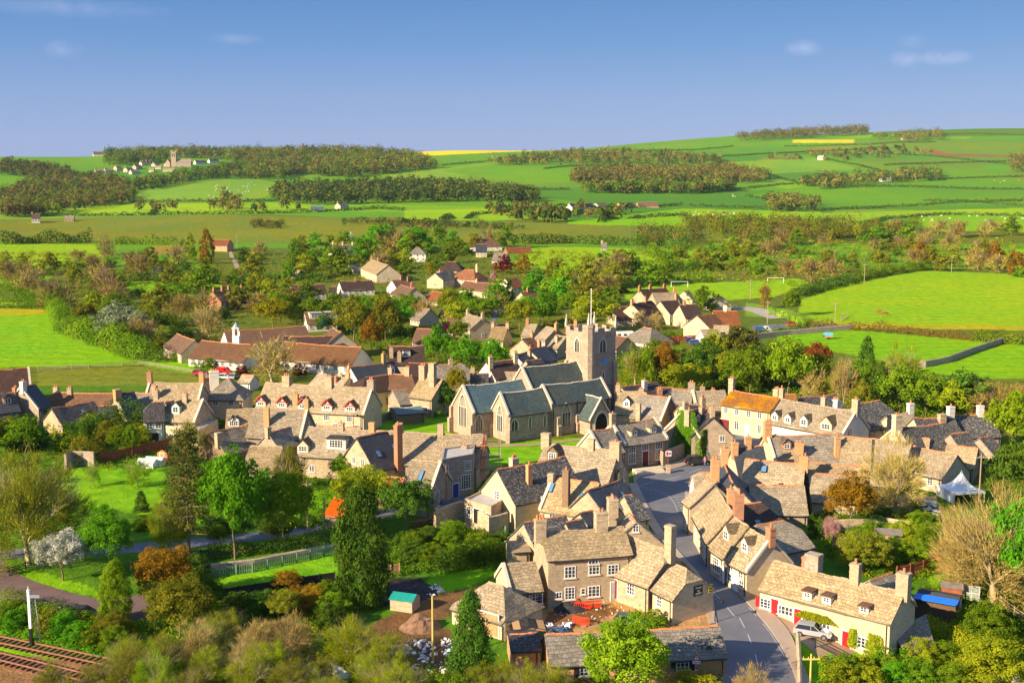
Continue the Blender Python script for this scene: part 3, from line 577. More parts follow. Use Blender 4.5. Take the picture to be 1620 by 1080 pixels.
H('slate_gabled_house', 'house', 'big blue slate roof with two roof windows and a lit stone gable', 930, 774, 982, 756, 8.6, 9.5, 47, roof='slate', wall=S, parapet=None, sky=((.45, .55, .6, 2.0), (.75, .45, .6, 2.0)), wl=(('L', .45, 2.6, 1.1, 1.6),))
H('slate_gabled_house', 'house', 'small stone gable with pale streaked slates beside the street bend', 988, 783, 1000, 781, 7.4, 6, 44, roof='spotted', wall=S, hip=(0, .3))
H('slate_cottage', 'cottage', 'low blue slate roof between the two red potted chimneys', 918, 811, 950, 802, 5.6, 7, 42, roof='slate', wall=S)
h = empty('flat_roofed_shed', 'small brick building with pale flat roof behind the spotted slates', 'shed', PP(862, 830), 0)
flat_block(h, [PP(842, 831), PP(869, 834), PP(888, 822), PP(862, 817)], 3.0, wall='orange', roof='felt', win=((0, .5, 1.0, .8, .9),))
H('spotted_slate_house', 'house', 'low house with white spotted dark slates just behind the big stone house', 829, 826, 893, 814, 6.8, 8, 42, roof='spotted', wall='stone', ridge=M_RIDGE, wl=(('L', .5, 3, .8, .9),))
H('slate_cottage', 'cottage', 'dark slate lean roofed cottage with tiny lit gable behind the big stone house', 896, 825, 920, 820, 6.4, 6.5, 44, roof='slate', wall=S)
# the big stone house
h = H('big_stone_house', 'house', 'three storey stone house with brick topped chimneys above the dug up yard', 856, 842, 985, 828, 9.3, 7.0, 37, roof='tan', wall=S, parapet=None, ch=((-.02, -.1, 1.9, S, 3, 1.3), (.73, 0, 2.0, S, 2, 1.5)),
  wl=(('F', .26, 3.4, 1.4, 1.5), ('F', .55, 3.6, 1.4, 1.4), ('F', .78, 3.4, 1.4, 1.3), ('F', .54, 5.1, 1.3, .9), ('F', .26, .7, 1.3, 1.6), ('F', .55, .8, 1.5, 1.4), ('F', .42, 1.2, .6, .8), ('F', .13, .9, .8, .9)), dr=(('F', .81, 1.1, 2.4, 'grey'),))
BK(h, PP(996, 811, 9.8), PP(1006, 824, 9.8), 9.8, 7.4, 44, roof='warm', wall=S, wl=(('R', .5, 7.4, .8, .9), ('F', .5, 7, .7, .8)), ch=((.0, -.6, 4.0, S, 3, 1.5),))
BK(h, PP(796, 893, 5.8), PP(845, 887, 5.8), 5.8, 6, 42, roof='tan', wall=C_, parapet='L', wl=(('F', .45, 3.0, 1.2, 1.2), ('F', .85, 1.0, 1.4, 1.3)))
BK(h, PP(1003, 851, 7.4), PP(1050, 866, 7.4), 7.4, 8, 44, roof='tan', wall=S, hip=(0, .4), ch=((1.28, -.1, 3.6, S, 0, 1.1),), wl=(('F', .55, 1.3, 1.3, 1.4),), dr=(('F', .1, 1.2, 2.4, 'maroon'),))
BK(h, PP(1070, 892, 6.2), PP(1087, 900, 6.2), 6.2, 6.2, 43, roof='tan', wall=C_, hip=(.2, .45), wl=(('F', .35, 1.2, .9, 1.3),))
BIGH = h
h = H('hipped_outbuilding', 'outbuilding', 'hipped stone outbuilding with wooden double door at the yard corner', 773, 920, 797, 927, 5.2, 7, 40, roof='tan', wall=C_, hip=(.9, 1), dr=(('F', .72, 2.6, 2.6, 'wood'),), sky=((.25, .6, 1, 1),))
H('long_low_building', 'outbuilding', 'long low brick outbuilding with grey tiled roof at the street corner', 864, 1003, 1136, 986, 4.7, 6, 38, roof='grey', wall='orange', wl=(('F', .2, .9, 1.4, 1.3, 'black'), ('F', .75, .9, 1.4, 1.3, 'black'), ('F', .45, .9, 1.3, 1.3, 'black')))
h = H('open_shed', 'shed', 'open timber shed with sloping black sheet roof beside the yard', 806, 1002, 850, 1000, 3.6, 5.5, 14, roof='dark', wall='wood')
H('small_stone_hut', 'hut', 'small square stone hut with flat stone slab roof by the garden', 806, 858, 832, 856, 4.0, 4.5, 12, roof='tan', wall=S)
# right side
h = H('corner_shop', 'shop', 'white walled shop with tan roof and painted name at the street bend', 1106, 746, 1131, 746, 8.6, 6.6, 44, roof='warm', wall='white', ch=((.95, -.2, 2.6, 'orange', 2, 1.2),), hip=(.3, 0), dr=(('F', .25, 1.0, 2.1, 'white'),))
SHOP = h
BK(h, PP(1118, 757, 8.2), PP(1129, 765, 8.2), 8.2, 7, 44, roof='warm', wall=C_, win={'F': (1, 1)})
H('dark_slated_range', 'house', 'blue slate range behind the white shop with brick chimneys at both ends', 1160, 706, 1206, 705, 8.2, 9, 47, roof='slate', wall=C_, ch=((.0, -.2, 1.8, 'orange', 1, 1.0), (.5, 0, 1.6, 'orange', 1, 1.0)))
H('dark_slated_range', 'house', 'steep dark slate range with gutter stepping down behind the street cottages', 1146, 733, 1160, 762, 8.2, 8.5, 47, roof='slate', wall=C_, ch=((.0, .0, 2.4, 'orange', 2, 1.3),))
H('street_cottage', 'cottage', 'tan roofed street cottage beside the shop with plain steep gable and dark lamp', 1135, 774, 1160, 808, 8.4, 6.4, 53, roof='tan', wall=C_, ch=((.55, .2, 2.4, 'orange', 1, 1.1), (1.0, .2, 3.4, 'brick', 4, 1.5)), win={'F': (3, 2)})
H('street_cottage', 'cottage', 'tan roofed street cottage with bay window and cream dormer, walker in front', 1163, 818, 1184, 832, 8.0, 6.6, 51, roof='tan', wall=C_, dm=((.45, .62, 1.7, 1.3, 'g', C_),), wl=(('F', .5, .9, 2.2, 1.8), ('F', .8, 3.4, .9, 1.2)), dr=(('F', .95, .9, 2.1, 'white'),))
H('street_cottage', 'cottage', 'tan roofed street cottage with sunlit dormer and brick patched shaded gable', 1187, 835, 1219, 854, 7.8, 6.6, 50, roof='tan', wall=C_, ch=((1.0, 0, 1.5, 'brick', 1, 1.0),), parapet='R', dm=((.4, .6, 1.4, 1.2, 'g', 'white'),), wl=(('F', .2, 3.0, .9, 1.2), ('F', .7, 3.0, .9, 1.2), ('F', .75, .9, 1.0, 1.3), ('F', .15, .9, 1.0, 1.4)), dr=(('F', .45, 1.0, 2.2, 'white'),))
H('hipped_house', 'house', 'brown hipped roof with a roof window behind the street cottages', 1179, 796, 1204, 794, 6.6, 9, 42, roof='choc', wall='brown', hip=(.5, 1), sky=((.3, .6, .9, 1.3),))
H('stone_barn', 'barn', 'grey tiled stone barn with plain wall behind the street cottages', 1196, 829, 1240, 823, 7.4, 8.5, 30, roof='grey', wall='grey', hip=(0, .4), ridge=M_RIDGE)
a = PZ(1226, 884, 5.4); b = PZ(1430, 938, 5.0); mm = (a + b) / 2; h = empty('long_cottage_row', 'long low tan cottage row with red doors and shutters along the pavement', 'cottage row', (mm.x, mm.y, 0))
def rz(t): q = a.lerp(b, t); return g1(q.x - 1.5, q.y - 3.5)
block(h, a, b, 5.2, 6.9, 36, gz=0, base=-5, roof='tan', wall=C_, ch=((.22, .35, 1.9, 'brick', 0, .9), (.3, .15, 2.2, 'grey', 0, 1.7), (.64, 0, 2.0, S, 1, 1.1), (.995, 0, 2.2, S, 1, 1.4)),
  wl=(('F', .05, rz(.05) + .5, 1.5, 1.2, 'red'), ('F', .21, rz(.21) + .7, 2.0, 1.1), ('F', .385, rz(.385) + .6, 1.5, 1.4), ('F', .52, rz(.52) + .8, 1.5, 1.3), ('F', .8, rz(.8) + 1.0, 1.8, 1.3)), dr=(('F', .125, 1.0, 2.1, 'red', rz(.12)), ('F', .315, 1.0, 2.1, 'red', rz(.31)), ('F', .69, 1.0, 2.1, 'red', rz(.69))),
  dm=((.37, .93, 1.1, .8, 'f', 'white', 'brown'), (.52, .93, 1.1, .8, 'f', 'white', 'brown'), (.8, .93, 1.1, .7, 'f', 'white', 'brown')))
block(h, PZ(1376, 916, 4.0), PZ(1411, 905, 4.0), 4.0, 6.5, 38, gz=0, base=-4, roof='grey', wall='grey')
LONGROW = h
# right block of roofs
H('gabled_house', 'house', 'house with cream gable, brick end stack and half shaded big roof behind the shop', 1214, 688, 1331, 684, 8.2, 10, 44, roof='grey', wall=C_, parapet='L', ch=((.0, 0, 2.2, 'orange', 4, 1.3), (.83, -.7, 3.2, 'orange', 1, .8)), dm=((.2, .45, 1.5, 1.0, 'g', 'brick'),))
H('low_outbuilding', 'outbuilding', 'small red ridged outbuilding wedged between the big roofs', 1237, 712, 1264, 713, 5.8, 5, 40, roof='tan', wall='brick', ch=((1.0, 0, 1.4, 'orange', 2, 1.4),))
H('tan_roofed_house', 'house', 'broad tan roof with one white roof window and stepped chimney at its right', 1180, 725, 1273, 732, 7.6, 9.5, 42, roof='tan', wall='grey', sky=((.33, .3, .9, 1.3),), ridge=M_RIDGE, ch=((.99, -.1, 1.6, 'orange', 2, 1.3),))
H('tan_roofed_house', 'house', 'lower grey tiled slope with red ridge under the roof with one white roof window', 1186, 765, 1271, 767, 5.6, 9, 38, roof='tan', wall='grey', ridge=M_RIDGE)
H('tan_roofed_house', 'house', 'red ridged tan roof in shadow right of the stepped chimney', 1278, 730, 1372, 736, 6.8, 8, 40, roof='warm', wall='grey', ridge=M_RIDGE)
H('tan_roofed_house', 'house', 'lowest red ridged tan roof with tiny vent above pale wall by the brown tree', 1280, 748, 1350, 750, 5.8, 9, 38, roof='warm', wall=C_, ridge=M_RIDGE)
H('long_tan_range', 'house', 'tan range with dark stepped verge right of the half shaded big roof', 1333, 690, 1378, 693, 8.0, 10, 42, roof='tan', wall='grey', ridge=M_RIDGE)
H('long_tan_range', 'house', 'broad sunlit tan roof behind the bare yellow tree', 1379, 693, 1441, 700, 7.8, 11, 42, roof='warm', wall='grey', ridge=M_RIDGE)
H('long_tan_range', 'house', 'tan roofed range ending in a stone gable beside the white marquee', 1443, 704, 1514, 719, 6.6, 8, 42, roof='warm', wall=C_, ridge=M_RIDGE, win={'F': (2, 1)})
H('chimneyed_house', 'house', 'purple brown tiled house with giant tapered stone chimney on its left gable', 1417, 676, 1494, 668, 7.6, 10, 42, roof='spotted', wall=C_, parapet='L', ch=((.0, -.05, 2.6, C_, 2, 1.4),))
H('stone_house', 'house', 'tan roofed house with white stack just right of the dark slate gable by the inn', 1406, 655, 1440, 652, 7.2, 8, 43, roof='tan', wall=C_, ch=((1.0, 0, 1.8, 'white', 1, 1.1),))
H('stone_house', 'house', 'mottled roofed house with square white chimneys behind the giant tapered chimney', 1446, 661, 1506, 657, 7.2, 8, 43, roof='spotted', wall=C_, ridge=M_RIDGE, ch=((.66, -.2, 1.3, S, 0, 1.3), (.96, 0, 1.8, 'white', 1, 1.2)))
H('stone_house', 'house', 'mottled roofed house furthest right of the village with aerial on its white stack', 1510, 657, 1566, 655, 6.8, 8, 42, roof='spotted', wall='grey', ridge=M_RIDGE, ch=((.72, 0, 1.8, 'white', 1, 1.1),))
H('gabled_barn', 'barn', 'brown slated barn with pale streak down its verge near the dark evergreen', 1504, 685, 1530, 682, 6.6, 9, 42, roof='spotted', wall='grey')
H('gabled_barn', 'barn', 'brown slated barn nearest the bright green tree on the right', 1550, 692, 1566, 689, 6.0, 9, 40, roof='spotted', wall='grey')
H('tan_gabled_cottage', 'cottage', 'small tan roofed cottage with white bargeboards behind the marquee', 1499, 703, 1546, 708, 6.0, 7, 40, roof='warm', wall='grey', ridge=M_RIDGE)
H('tan_gabled_cottage', 'cottage', 'tiny tan roofed cottage facing right beneath the mottled big roof', 1446, 691, 1470, 693, 5.6, 6, 42, roof='warm', wall='grey', ridge=M_RIDGE)
# school group
h = H('school', 'school', 'long orange brown roofed school with a white bell cupola', 319, 538, 405, 545, 7.0, 11, 38, roof='brown', wall='white', win={'F': (7, 1, 1.4, 1.4)})
BK(h, PP(355, 523, 7.4), PP(483, 515, 7.4), 7.4, 10, 38, roof='brown', wall='white')
bm = bmesh.new(); bx(bm, -.9, .9, -.9, .9, -2, 1.5)
for sx in (-1, 1):
    for sy in (-1, 1): bx(bm, sx * .7 - .12, sx * .7 + .12, sy * .7 - .12, sy * .7 + .12, 1.5, 3.6)
bx(bm, -1, 1, -1, 1, 3.6, 3.8); p = PP(374, 540, 7.0); mesh_bm('cupola', bm, M_WF, h, Matrix.Translation(p))
bm = bmesh.new(); tube(bm, (0, 0, 3.8), (0, 0, 5.2), 1.05, .05, 8); tube(bm, (0, 0, 5.1), (0, 0, 6.2), .05, .03, 4); mesh_bm('cupola_roof', bm, M_LEADF, h, Matrix.Translation(p))
H('school_wing', 'house', 'orange tiled building with stone gable at the hedge left of the school', 280, 527, 309, 538, 6.8, 8, 42, roof='brown', wall=C_, win={'R': (1, 1, 2.0, 1.6)})
H('school_hall', 'hall', 'long orange brown roofed hall with grey right gable behind the slate house', 450, 540, 572, 549, 7.6, 10.5, 40, roof='brown', wall='white', win={'F': (8, 1, 1.3, 1.4), 'R': (1, 1)})
H('school_wing', 'house', 'dark brown roofed wing with white verge behind the long hall', 450, 532, 541, 530, 7.0, 9, 38, roof='choc', wall='white')
H('gabled_house', 'house', 'orange tiled gable facing right behind the long hall', 526, 518, 540, 525, 8.4, 9, 42, roof='brown', wall=C_)
H('garden_shelter', 'shelter', 'small open white shelter with tan roof below the bare tree', 384, 592, 402, 593, 4.0, 4.5, 35, roof='warm', wall='white', wins=False)
for d in (('white bungalow row with brown roof and brick chimney above the village, left one', 460, 451, 512, 449), ('white bungalow row with brown roof and brick chimney above the village, right one', 537, 445, 588, 443)):
    H('bungalow', 'bungalow', d[0], *d[1:], 6.4, 9, 38, roof='choc', wall='white', ch=((.5, 0, 1.0, 'brick', 1),), win={'F': (6, 1)})
H('garage', 'garage', 'tiny brown roofed link building between the two white bungalows', 522, 453, 532, 453, 4.4, 5, 38, roof='choc', wall='white')
H('dormer_bungalow', 'bungalow', 'bungalow with wide flat roofed white dormers above the school', 482, 493, 528, 491, 6.8, 9, 40, roof='brown', wall='white', dm=((.35, .6, 4.6, 1.8, 'f', 'white', 'felt'), (.8, .6, 4.6, 1.8, 'f', 'white', 'felt')), win={'F': (4, 1)})
far = [
 ('white gabled house with grey slates alone on the slope left of the pink blossom', 527, 386, 558, 387, 8.5, 9, 'slate', 'white', ((0, 0, 1.4, S), (.5, 0, 1.4, S), (1, 0, 1.4, S))),
 ('rambling pale stone house with many gables below the bushy hillside', 588, 410, 614, 419, 9.0, 11, 'tan', C_, ((0, 0, 1.6, S), (.4, 0, 1.6, S))),
 ('low brown roofed cottage beside the rambling pale house', 552, 418, 566, 417, 5.5, 8, 'grey', C_, ()),
 ('small pyramid roofed white house among the bright trees', 658, 391, 663, 391, 8.5, 9, 'grey', 'white', ()),
 ('brown roofed white cottage half sunk in the hedges left of the bungalows', 464, 427, 476, 428, 4.5, 8, 'grey', 'white', ((.2, 0, 1, 'brick'),)),
 ('white gabled house with two brick stacks right of the bungalows', 620, 443, 650, 441, 7.0, 9, 'brown', 'white', ((.8, -.2, 1.6, 'brick'), (.5, 0, 1.6, 'brick'))),
 ('brown steep roofed house behind the green oak, brick stack', 634, 450, 656, 456, 7.5, 9, 'brown', C_, ((.8, 0, 1.8, 'brick'),)),
 ('pale tan house with three small dormers above the pink cherry', 688, 432, 714, 427, 7.5, 8, 'tan', C_, ((.3, 0, 1, 'brick'),)),
 ('grey hipped bungalow with blue white walls below the slate house', 709, 414, 721, 414, 5.5, 11, 'choc', 'white', ()),
 ('big white house with brown hipped roof highest in the village', 756, 377, 778, 377, 8.0, 12, 'brown', 'white', ((.2, 0, 1, S),)),
 ('dark slate house with cream gable in front of the highest white house', 753, 386, 770, 386, 8.0, 11, 'slate', C_, ()),
 ('pale house with grey gables just left of the copper beech', 782, 400, 803, 400, 7.0, 10, 'grey', C_, ()),
 ('cream house with red hipped roof and tall stack', 735, 426, 750, 427, 8.0, 10, 'red', C_, ((1.3, 0, 2.5, C_),)),
 ('row of cream cottages stepping down to the bend in the lane', 736, 444, 782, 448, 6.5, 8, 'brown', C_, ((.4, 0, 1, S),)),
 ('white house with orange tiled roof behind the slim dark conifer', 799, 441, 818, 439, 8.0, 9, 'red', 'white', ()),
 ('brown roofed cottage right of the slim conifer by bright trees', 824, 462, 846, 460, 7.5, 9, 'brown', C_, ((.5, 0, 1.4, 'brick'),)),
 ('stone gabled house facing the bend of the upper lane', 740, 496, 764, 502, 8.0, 9, 'tan', S, ((0, 0, 1.3, S), (.98, 0, 1.3, S))),
 ('wide brown roofed house left of the stone gabled house at the lane', 706, 500, 726, 501, 6.5, 10, 'brown', C_, ((.0, .3, 1.2, S),)),
 ('thatched cottage at the roadside below the lane bend', 780, 516, 803, 517, 6.5, 9, 'thatch', 'yellow', ((0, 0, 1.0, S), (1, 0, 1.0, S))),
 ('tan roofed house with brick chimney right of the thatched cottage', 833, 512, 850, 513, 7.5, 8, 'tan', S, ((.1, 0, 1.4, 'brick'),)),
 ('tan roofed house with yellow mossed verge near the tower', 864, 516, 880, 519, 7.5, 8, 'tan', S, ((1, 0, 1.4, 'orange'),)),
 ('tan cottage tucked directly left of the church tower', 880, 530, 896, 532, 6.5, 8, 'tan', S, ((.5, -.5, 1.6, S),)),
 ('orange tiled cottage behind the bright green churchyard trees', 826, 536, 842, 533, 7.0, 9, 'red', S, ((1, 0, 1.2, 'orange'), (.8, -.7, 1.6, 'orange'))),
 ('dark ribbed roofed range behind the church nave', 838, 552, 862, 547, 7.5, 8, 'slate', C_, ((.2, .2, 1.0, 'orange'),)),
 ('white gabled house with blue slates behind the church nave', 815, 561, 834, 556, 7.5, 7, 'slate', 'white', ((.9, -.3, 1.2, S),)),
 ('brown roofed house with white gable and tall stack behind the chancel', 770, 572, 815, 568, 8.0, 9, 'choc', 'white', ((.03, -.35, 2.6, C_), (.95, -.2, 2.4, C_))),
 ('low dark slate house directly above the nave roof', 832, 570, 856, 567, 7.2, 8, 'dark', S, ()),
 ('low tan roofed cottage just behind the nave gable', 798, 588, 822, 588, 5.5, 7, 'tan', S, ()),
 ('dark cottage with small chimney left of the white gable by the chancel', 745, 590, 772, 590, 5.5, 7, 'dark', S, ((.1, 0, 1.2, S),)),
 ('brown tiled cottage beyond the copper red maple', 660, 519, 684, 520, 6.0, 9, 'brown', C_, ()),
 ('grey gabled house behind the pale pink cherry', 665, 487, 680, 489, 6.0, 9, 'grey', C_, ()),
 ('cottage with red roof behind the pink cherry tree', 683, 461, 700, 462, 5.5, 8, 'red', C_, ()),
 ('low dark slate cottage above the upper lane', 699, 489, 718, 490, 5.0, 8, 'choc', C_, ()),
 ('brown tiled range behind the tower top', 895, 513, 926, 514, 7.0, 9, 'brown', S, ((.5, 0, 1.2, 'orange'),)),
 ('brick house with dark roof and three brick stacks beyond the school hedge', 336, 461, 362, 458, 8.0, 9, 'brown', 'brick', ((.1, 0, 1.4, 'brick'), (.6, 0, 1.4, 'brick'), (1, 0, 1.4, 'brick'))),
 ('dark brown gabled wing beside the three stacked brick house', 361, 461, 384, 457, 7.5, 10, 'choc', 'brown', ((.9, 0, 1.4, 'brick'),)),
 ('brick bungalow with wide white dormers at the top of its drive', 338, 378, 364, 379, 8.0, 9, 'red', 'orange', ()),
 ('low black boarded barn beside the allotments', 246, 422, 272, 422, 4.5, 8, 'dark', 'shed', ()),
 ('dark slate house with four brick stacks at the playing field', 1012, 458, 1053, 455, 8.0, 10, 'choc', S, ((.0, 0, 1.4, 'brick'), (.4, 0, 1.4, 'brick'), (.95, 0, 1.4, 'brick'))),
 ('broad tan roofed house in front of the four stacked dark house', 1032, 463, 1068, 462, 7.6, 11, 'warm', S, ((.98, 0, 1.6, 'orange'),)),
 ('low dark roofed range leftmost of the terrace beyond the tower', 968, 485, 996, 484, 6.8, 10, 'choc', S, ()),
 ('dark roofed house with pale gable and orange stack beyond the tower', 999, 480, 1030, 475, 8.4, 10, 'choc', C_, ((.02, 0, 1.4, 'orange'), (.7, 0, 1.4, 'orange'))),
 ('dark roofed house with pale gable in the middle of the field side terrace', 1045, 476, 1070, 474, 8.6, 10, 'choc', C_, ((1, 0, 2, 'orange'),)),
 ('dark roofed house with pale gable rightmost of the field side terrace', 1075, 482, 1101, 481, 8.4, 10, 'choc', C_, ((.3, 0, 1.2, 'orange'),)),
 ('low tan roofed annexe before the red roofed hall', 1109, 521, 1136, 520, 4.6, 7, 'warm', 'white', ()),
 ('grey roofed annexe touching the red roofed hall', 1130, 514, 1154, 515, 5.2, 8, 'tan', 'white', ()),
 ('white hipped bungalow behind the parked caravan', 1018, 517, 1031, 519, 5.6, 10, 'grey', 'white', ()),
 ('cottage gable peeping above the bushes at the playing field edge', 1082, 460, 1090, 459, 6.5, 8, 'grey', C_, ()),
 ('small barn with pale roof right of the dark bushes by the pitch', 1128, 466, 1142, 469, 6.0, 8, 'grey', C_, ()),
 ('long low rust roofed farm shed at the top edge of the upper field', 800, 391, 838, 390, 4.0, 9, 'red', 'brown', ()),
 ('brown roofed cottage right behind the tower foot and bushes', 974, 530, 992, 533, 6.0, 8, 'brown', S, ()),
]
HIPS = ('pyramid', 'hipped')
for (lab, x1, y1, x2, y2, hr, wd, rf, wa, chs) in far:
    hp = (1, 1) if any(k in lab for k in HIPS) else (0, 0)
    nm = 'barn' if ('barn' in lab or 'shed' in lab) else 'cottage' if 'cottage' in lab else 'bungalow' if 'bungalow' in lab else 'house'
    H(nm, nm, lab, x1, y1, x2, y2, hr, wd, 40, roof=rf, wall=wa, hip=hp, ch=chs, win={'F': (3, 2 if hr > 6.9 else 1), 'L': (1, 1), 'R': (1, 1)}, sills=False)
h = H('village_hall', 'hall', 'large red tiled hall with grey right gable and small white vent', 1128, 491, 1166, 491, 9.0, 13, 36, roof='red', wall='cream', ch=((.5, 0, 1.6, 'white', 0, 1.0),))
BK(h, PP(1103, 499, 8.2), PP(1144, 494, 8.2), 8.2, 11, 36, roof='brown', wall=C_)
# ------------------------------------------------------------------ church
def lancet(root, M, w, h, lights=3, big=False):
    """pointed stone window: surround and dark glass"""
    def make():
        bm = bmesh.new(); n = 8; hs = h * .62
        def arch(ww, hh, y):
            pts = [(-ww/2, y, 0), (ww/2, y, 0), (ww/2, y, hs)]
            for i in range(1, n): a = i / n; pts.append((ww/2 * (1 - a), y, hs + (hh - hs) * math.sin(a * math.pi / 2) ** .9))
            pts.append((0, y, hh))
            for i in range(n - 1, 0, -1): a = i / n; pts.append((-ww/2 * (1 - a), y, hs + (hh - hs) * math.sin(a * math.pi / 2) ** .9))
            pts.append((-ww/2, y, hs)); return pts
        f = bm.faces.new([bm.verts.new(p) for p in arch(w, h, -.02)]); f.material_index = 1
        o = arch(w + .5, h + .35, -.12); i_ = arch(w, h, -.12); ib = arch(w, h, 0)
        O = [bm.verts.new(p) for p in o]; I = [bm.verts.new(p) for p in i_]; IB = [bm.verts.new(p) for p in ib]; m = len(O)
        OB = [bm.verts.new((p[0], 0, p[2])) for p in o]
        for k in range(m):
            l = (k + 1) % m; bm.faces.new([O[k], O[l], I[l], I[k]]); bm.faces.new([I[k], I[l], IB[l], IB[k]]); bm.faces.new([OB[k], OB[l], O[l], O[k]])
        for k in range(1, lights):
            x = -w/2 + w * k / lights; top = hs + (h - hs) * (1 - abs(x) / (w / 2)) ** .6 * .9
            bx(bm, x - .07, x + .07, -.09, -.015, 0, top)
        if big:
            bx(bm, -w/2, w/2, -.085, -.015, hs - .05, hs + .08)
            for k in range(lights): x = -w/2 + w * (k + .5) / lights; bx(bm, x - .04, x + .04, -.08, -.015, hs, hs + (h - hs) * (1 - abs(x) / (w / 2)) ** .6 * .85)
        me = bpy.data.meshes.new('window'); bm.to_mesh(me); bm.free(); me.materials.append(M_STONE_TRIM); me.materials.append(M_GL); box_uv(me); return me
    return add_mesh('window', shared(('lan', w, h, lights), make), root, M)
cp = P(870, 640)
church = empty('church', 'big medieval stone church with grey green roofs and square battlemented west tower', 'church', (cp.x, cp.y, g1(cp.x, cp.y)))
def chb(x1, y1, x2, y2, hr, wd, pitch, roof, **kw):
    return block(church, Vector((x1, y1, 0)), Vector((x2, y2, 0)), hr, wd, pitch, wall='pink', roof=roof, wins=False, **kw)
def on(Mb, side, t, z, xl, xr, wd):
    hw = wd / 2
    if side == 'F': return Mb @ Matrix.Translation((xl + (xr - xl) * t, -hw - .01, z))
    if side == 'L': return Mb @ Matrix.Translation((xl - .01, hw - wd * t, z)) @ Matrix.Rotation(-math.pi / 2, 4, 'Z')
    return Mb @ Matrix.Translation((xr + .01, -hw + wd * t, z)) @ Matrix.Rotation(math.pi / 2, 4, 'Z')
def buttress(Mb, x, y, z, d=.9, ang=0):
    bm = bmesh.new(); bx(bm, -.4, .4, -d, .1, -.8, z * .55); bx(bm, -.35, .35, -d * .6, .1, z * .55, z)
    for (zz, dd) in ((z * .55, d), (z, d * .6)):
        v = [bm.verts.new(p) for p in ((-.4, -dd, zz), (.4, -dd, zz), (.4, .1, zz + .6), (-.4, .1, zz + .6), (-.4, .1, zz), (.4, .1, zz))]
        bm.faces.new([v[0], v[1], v[2], v[3]]); bm.faces.new([v[0], v[3], v[4]]); bm.faces.new([v[1], v[5], v[2]])
    mesh_bm('buttress', bm, W['pink'], church, Mb @ Matrix.Translation((x, y, 0)) @ Matrix.Rotation(ang, 4, 'Z'))
wd = 8.6
M1, xl, xr, ze = chb(-9.7, 228.8, 2.0, 236.1, 10.0, wd, 47, 'teal', parapet='L')
lancet(church, on(M1, 'L', .5, 1.9, xl, xr, wd), 2.9, 6.2, 5, True); lancet(church, on(M1, 'F', .08, 1.6, xl, xr, wd), 1.4, 3.0, 3)
for y in (-wd/2, wd/2): buttress(M1, xl, y, 5.0, 1.0, -math.pi / 2)
wd = 6.2
M2, xl, xr, ze = chb(-2.3, 225, 5.9, 230.3, 9.3, wd, 51, 'lead', parapet='L')
lancet(church, on(M2, 'L', .5, 1.7, xl, xr, wd), 1.9, 5.0, 3, True)
for t, w_, h_ in ((.13, 1.4, 2.2), (.5, .4, 2.6), (.86, .4, 2.6)): lancet(church, on(M2, 'F', t, 2.2, xl, xr, wd), w_, h_, 2 if w_ > 1 else 1)
buttress(M2, xl, -wd/2, 4.6, 1.1, -math.pi / 4)
buttress(M2, xl, wd/2, 4.6, .8, -math.pi / 2)
wd = 6.5
M3, xl3, xr3, ze3 = chb(6.1, 230.43, 18.3, 238.3, 9.8, wd, 45, 'lead', parapet='both')
lancet(church, on(M3, 'F', .24, 1.8, xl3, xr3, wd), 1.9, 4.3, 3, True)
for t in (.1, .42): buttress(M3, xl3 + (xr3 - xl3) * t, -wd/2, 3.6, .8)
for t in (.0, .4, .93): 
    bm = bmesh.new(); tube(bm, (xl3 + (xr3 - xl3) * t + .3, -wd/2 - .12, 0), (xl3 + (xr3 - xl3) * t + .3, -wd/2 - .12, ze3), .09); mesh_bm('downpipe', bm, M_BLACK, church, M3)
M4, xl4, xr4, ze = chb(2.0, 236.1, 13.7, 243.7, 12.5, 8.2, 47, 'lead', parapet='both')
# porch
pm_x = xl3 + (xr3 - xl3) * .62; PW = 5.4; ph = 7.4
def loc3(x, y): return M3 @ Vector((x, y, 0))
Mp, pxl, pxr, pze = block(church, loc3(pm_x, -wd/2 - 4.2), loc3(pm_x, -wd/2 + 1.0), ph, PW, 56, wall='pink', roof='lead', wins=False, parapet='L')
bm = bmesh.new(); n = 10; w_ = 2.9; hs = 2.2; hh = 4.4
pts = [(-w_/2, 0), (w_/2, 0), (w_/2, hs)] + [(w_/2 * math.cos(a * math.pi / 2 / n), hs + (hh - hs) * math.sin(a * math.pi / 2 / n)) for a in range(1, n)] + [(0, hh)] + [(-w_/2 * math.cos(a * math.pi / 2 / n), hs + (hh - hs) * math.sin(a * math.pi / 2 / n)) for a in range(n - 1, -1, -1)]
face(bm, [(x, -.03, z) for x, z in pts], 1)
for k in (0, 1):
    e = .25 + .3 * k; yy = -.2 + .1 * k
    out = [(x * (1 + 2 * e / w_), z * (1 + e / hh)) for x, z in pts]; inn = [(x * (1 + 2 * (e - .2) / w_), z * (1 + (e - .2) / hh)) for x, z in pts]
    O = [bm.verts.new((x, yy, z)) for x, z in out]; I = [bm.verts.new((x, yy, z)) for x, z in inn]; J = [bm.verts.new((x, 0, z)) for x, z in inn]; Q = [bm.verts.new((x, 0, z)) for x, z in out]
    for a in range(1, len(O) - 0):
        b = (a + 1) % len(O); bm.faces.new([O[a], O[b], I[b], I[a]]); bm.faces.new([I[a], I[b], J[b], J[a]]); bm.faces.new([Q[a], Q[b], O[b], O[a]])
mesh_bm('porch_arch', bm, [M_STONE_TRIM, plain('porch_dark', (.02, .018, .015), .9)], church, Mp @ Matrix.Translation((pxl - .02, 0, 0)) @ Matrix.Rotation(-math.pi / 2, 4, 'Z'))
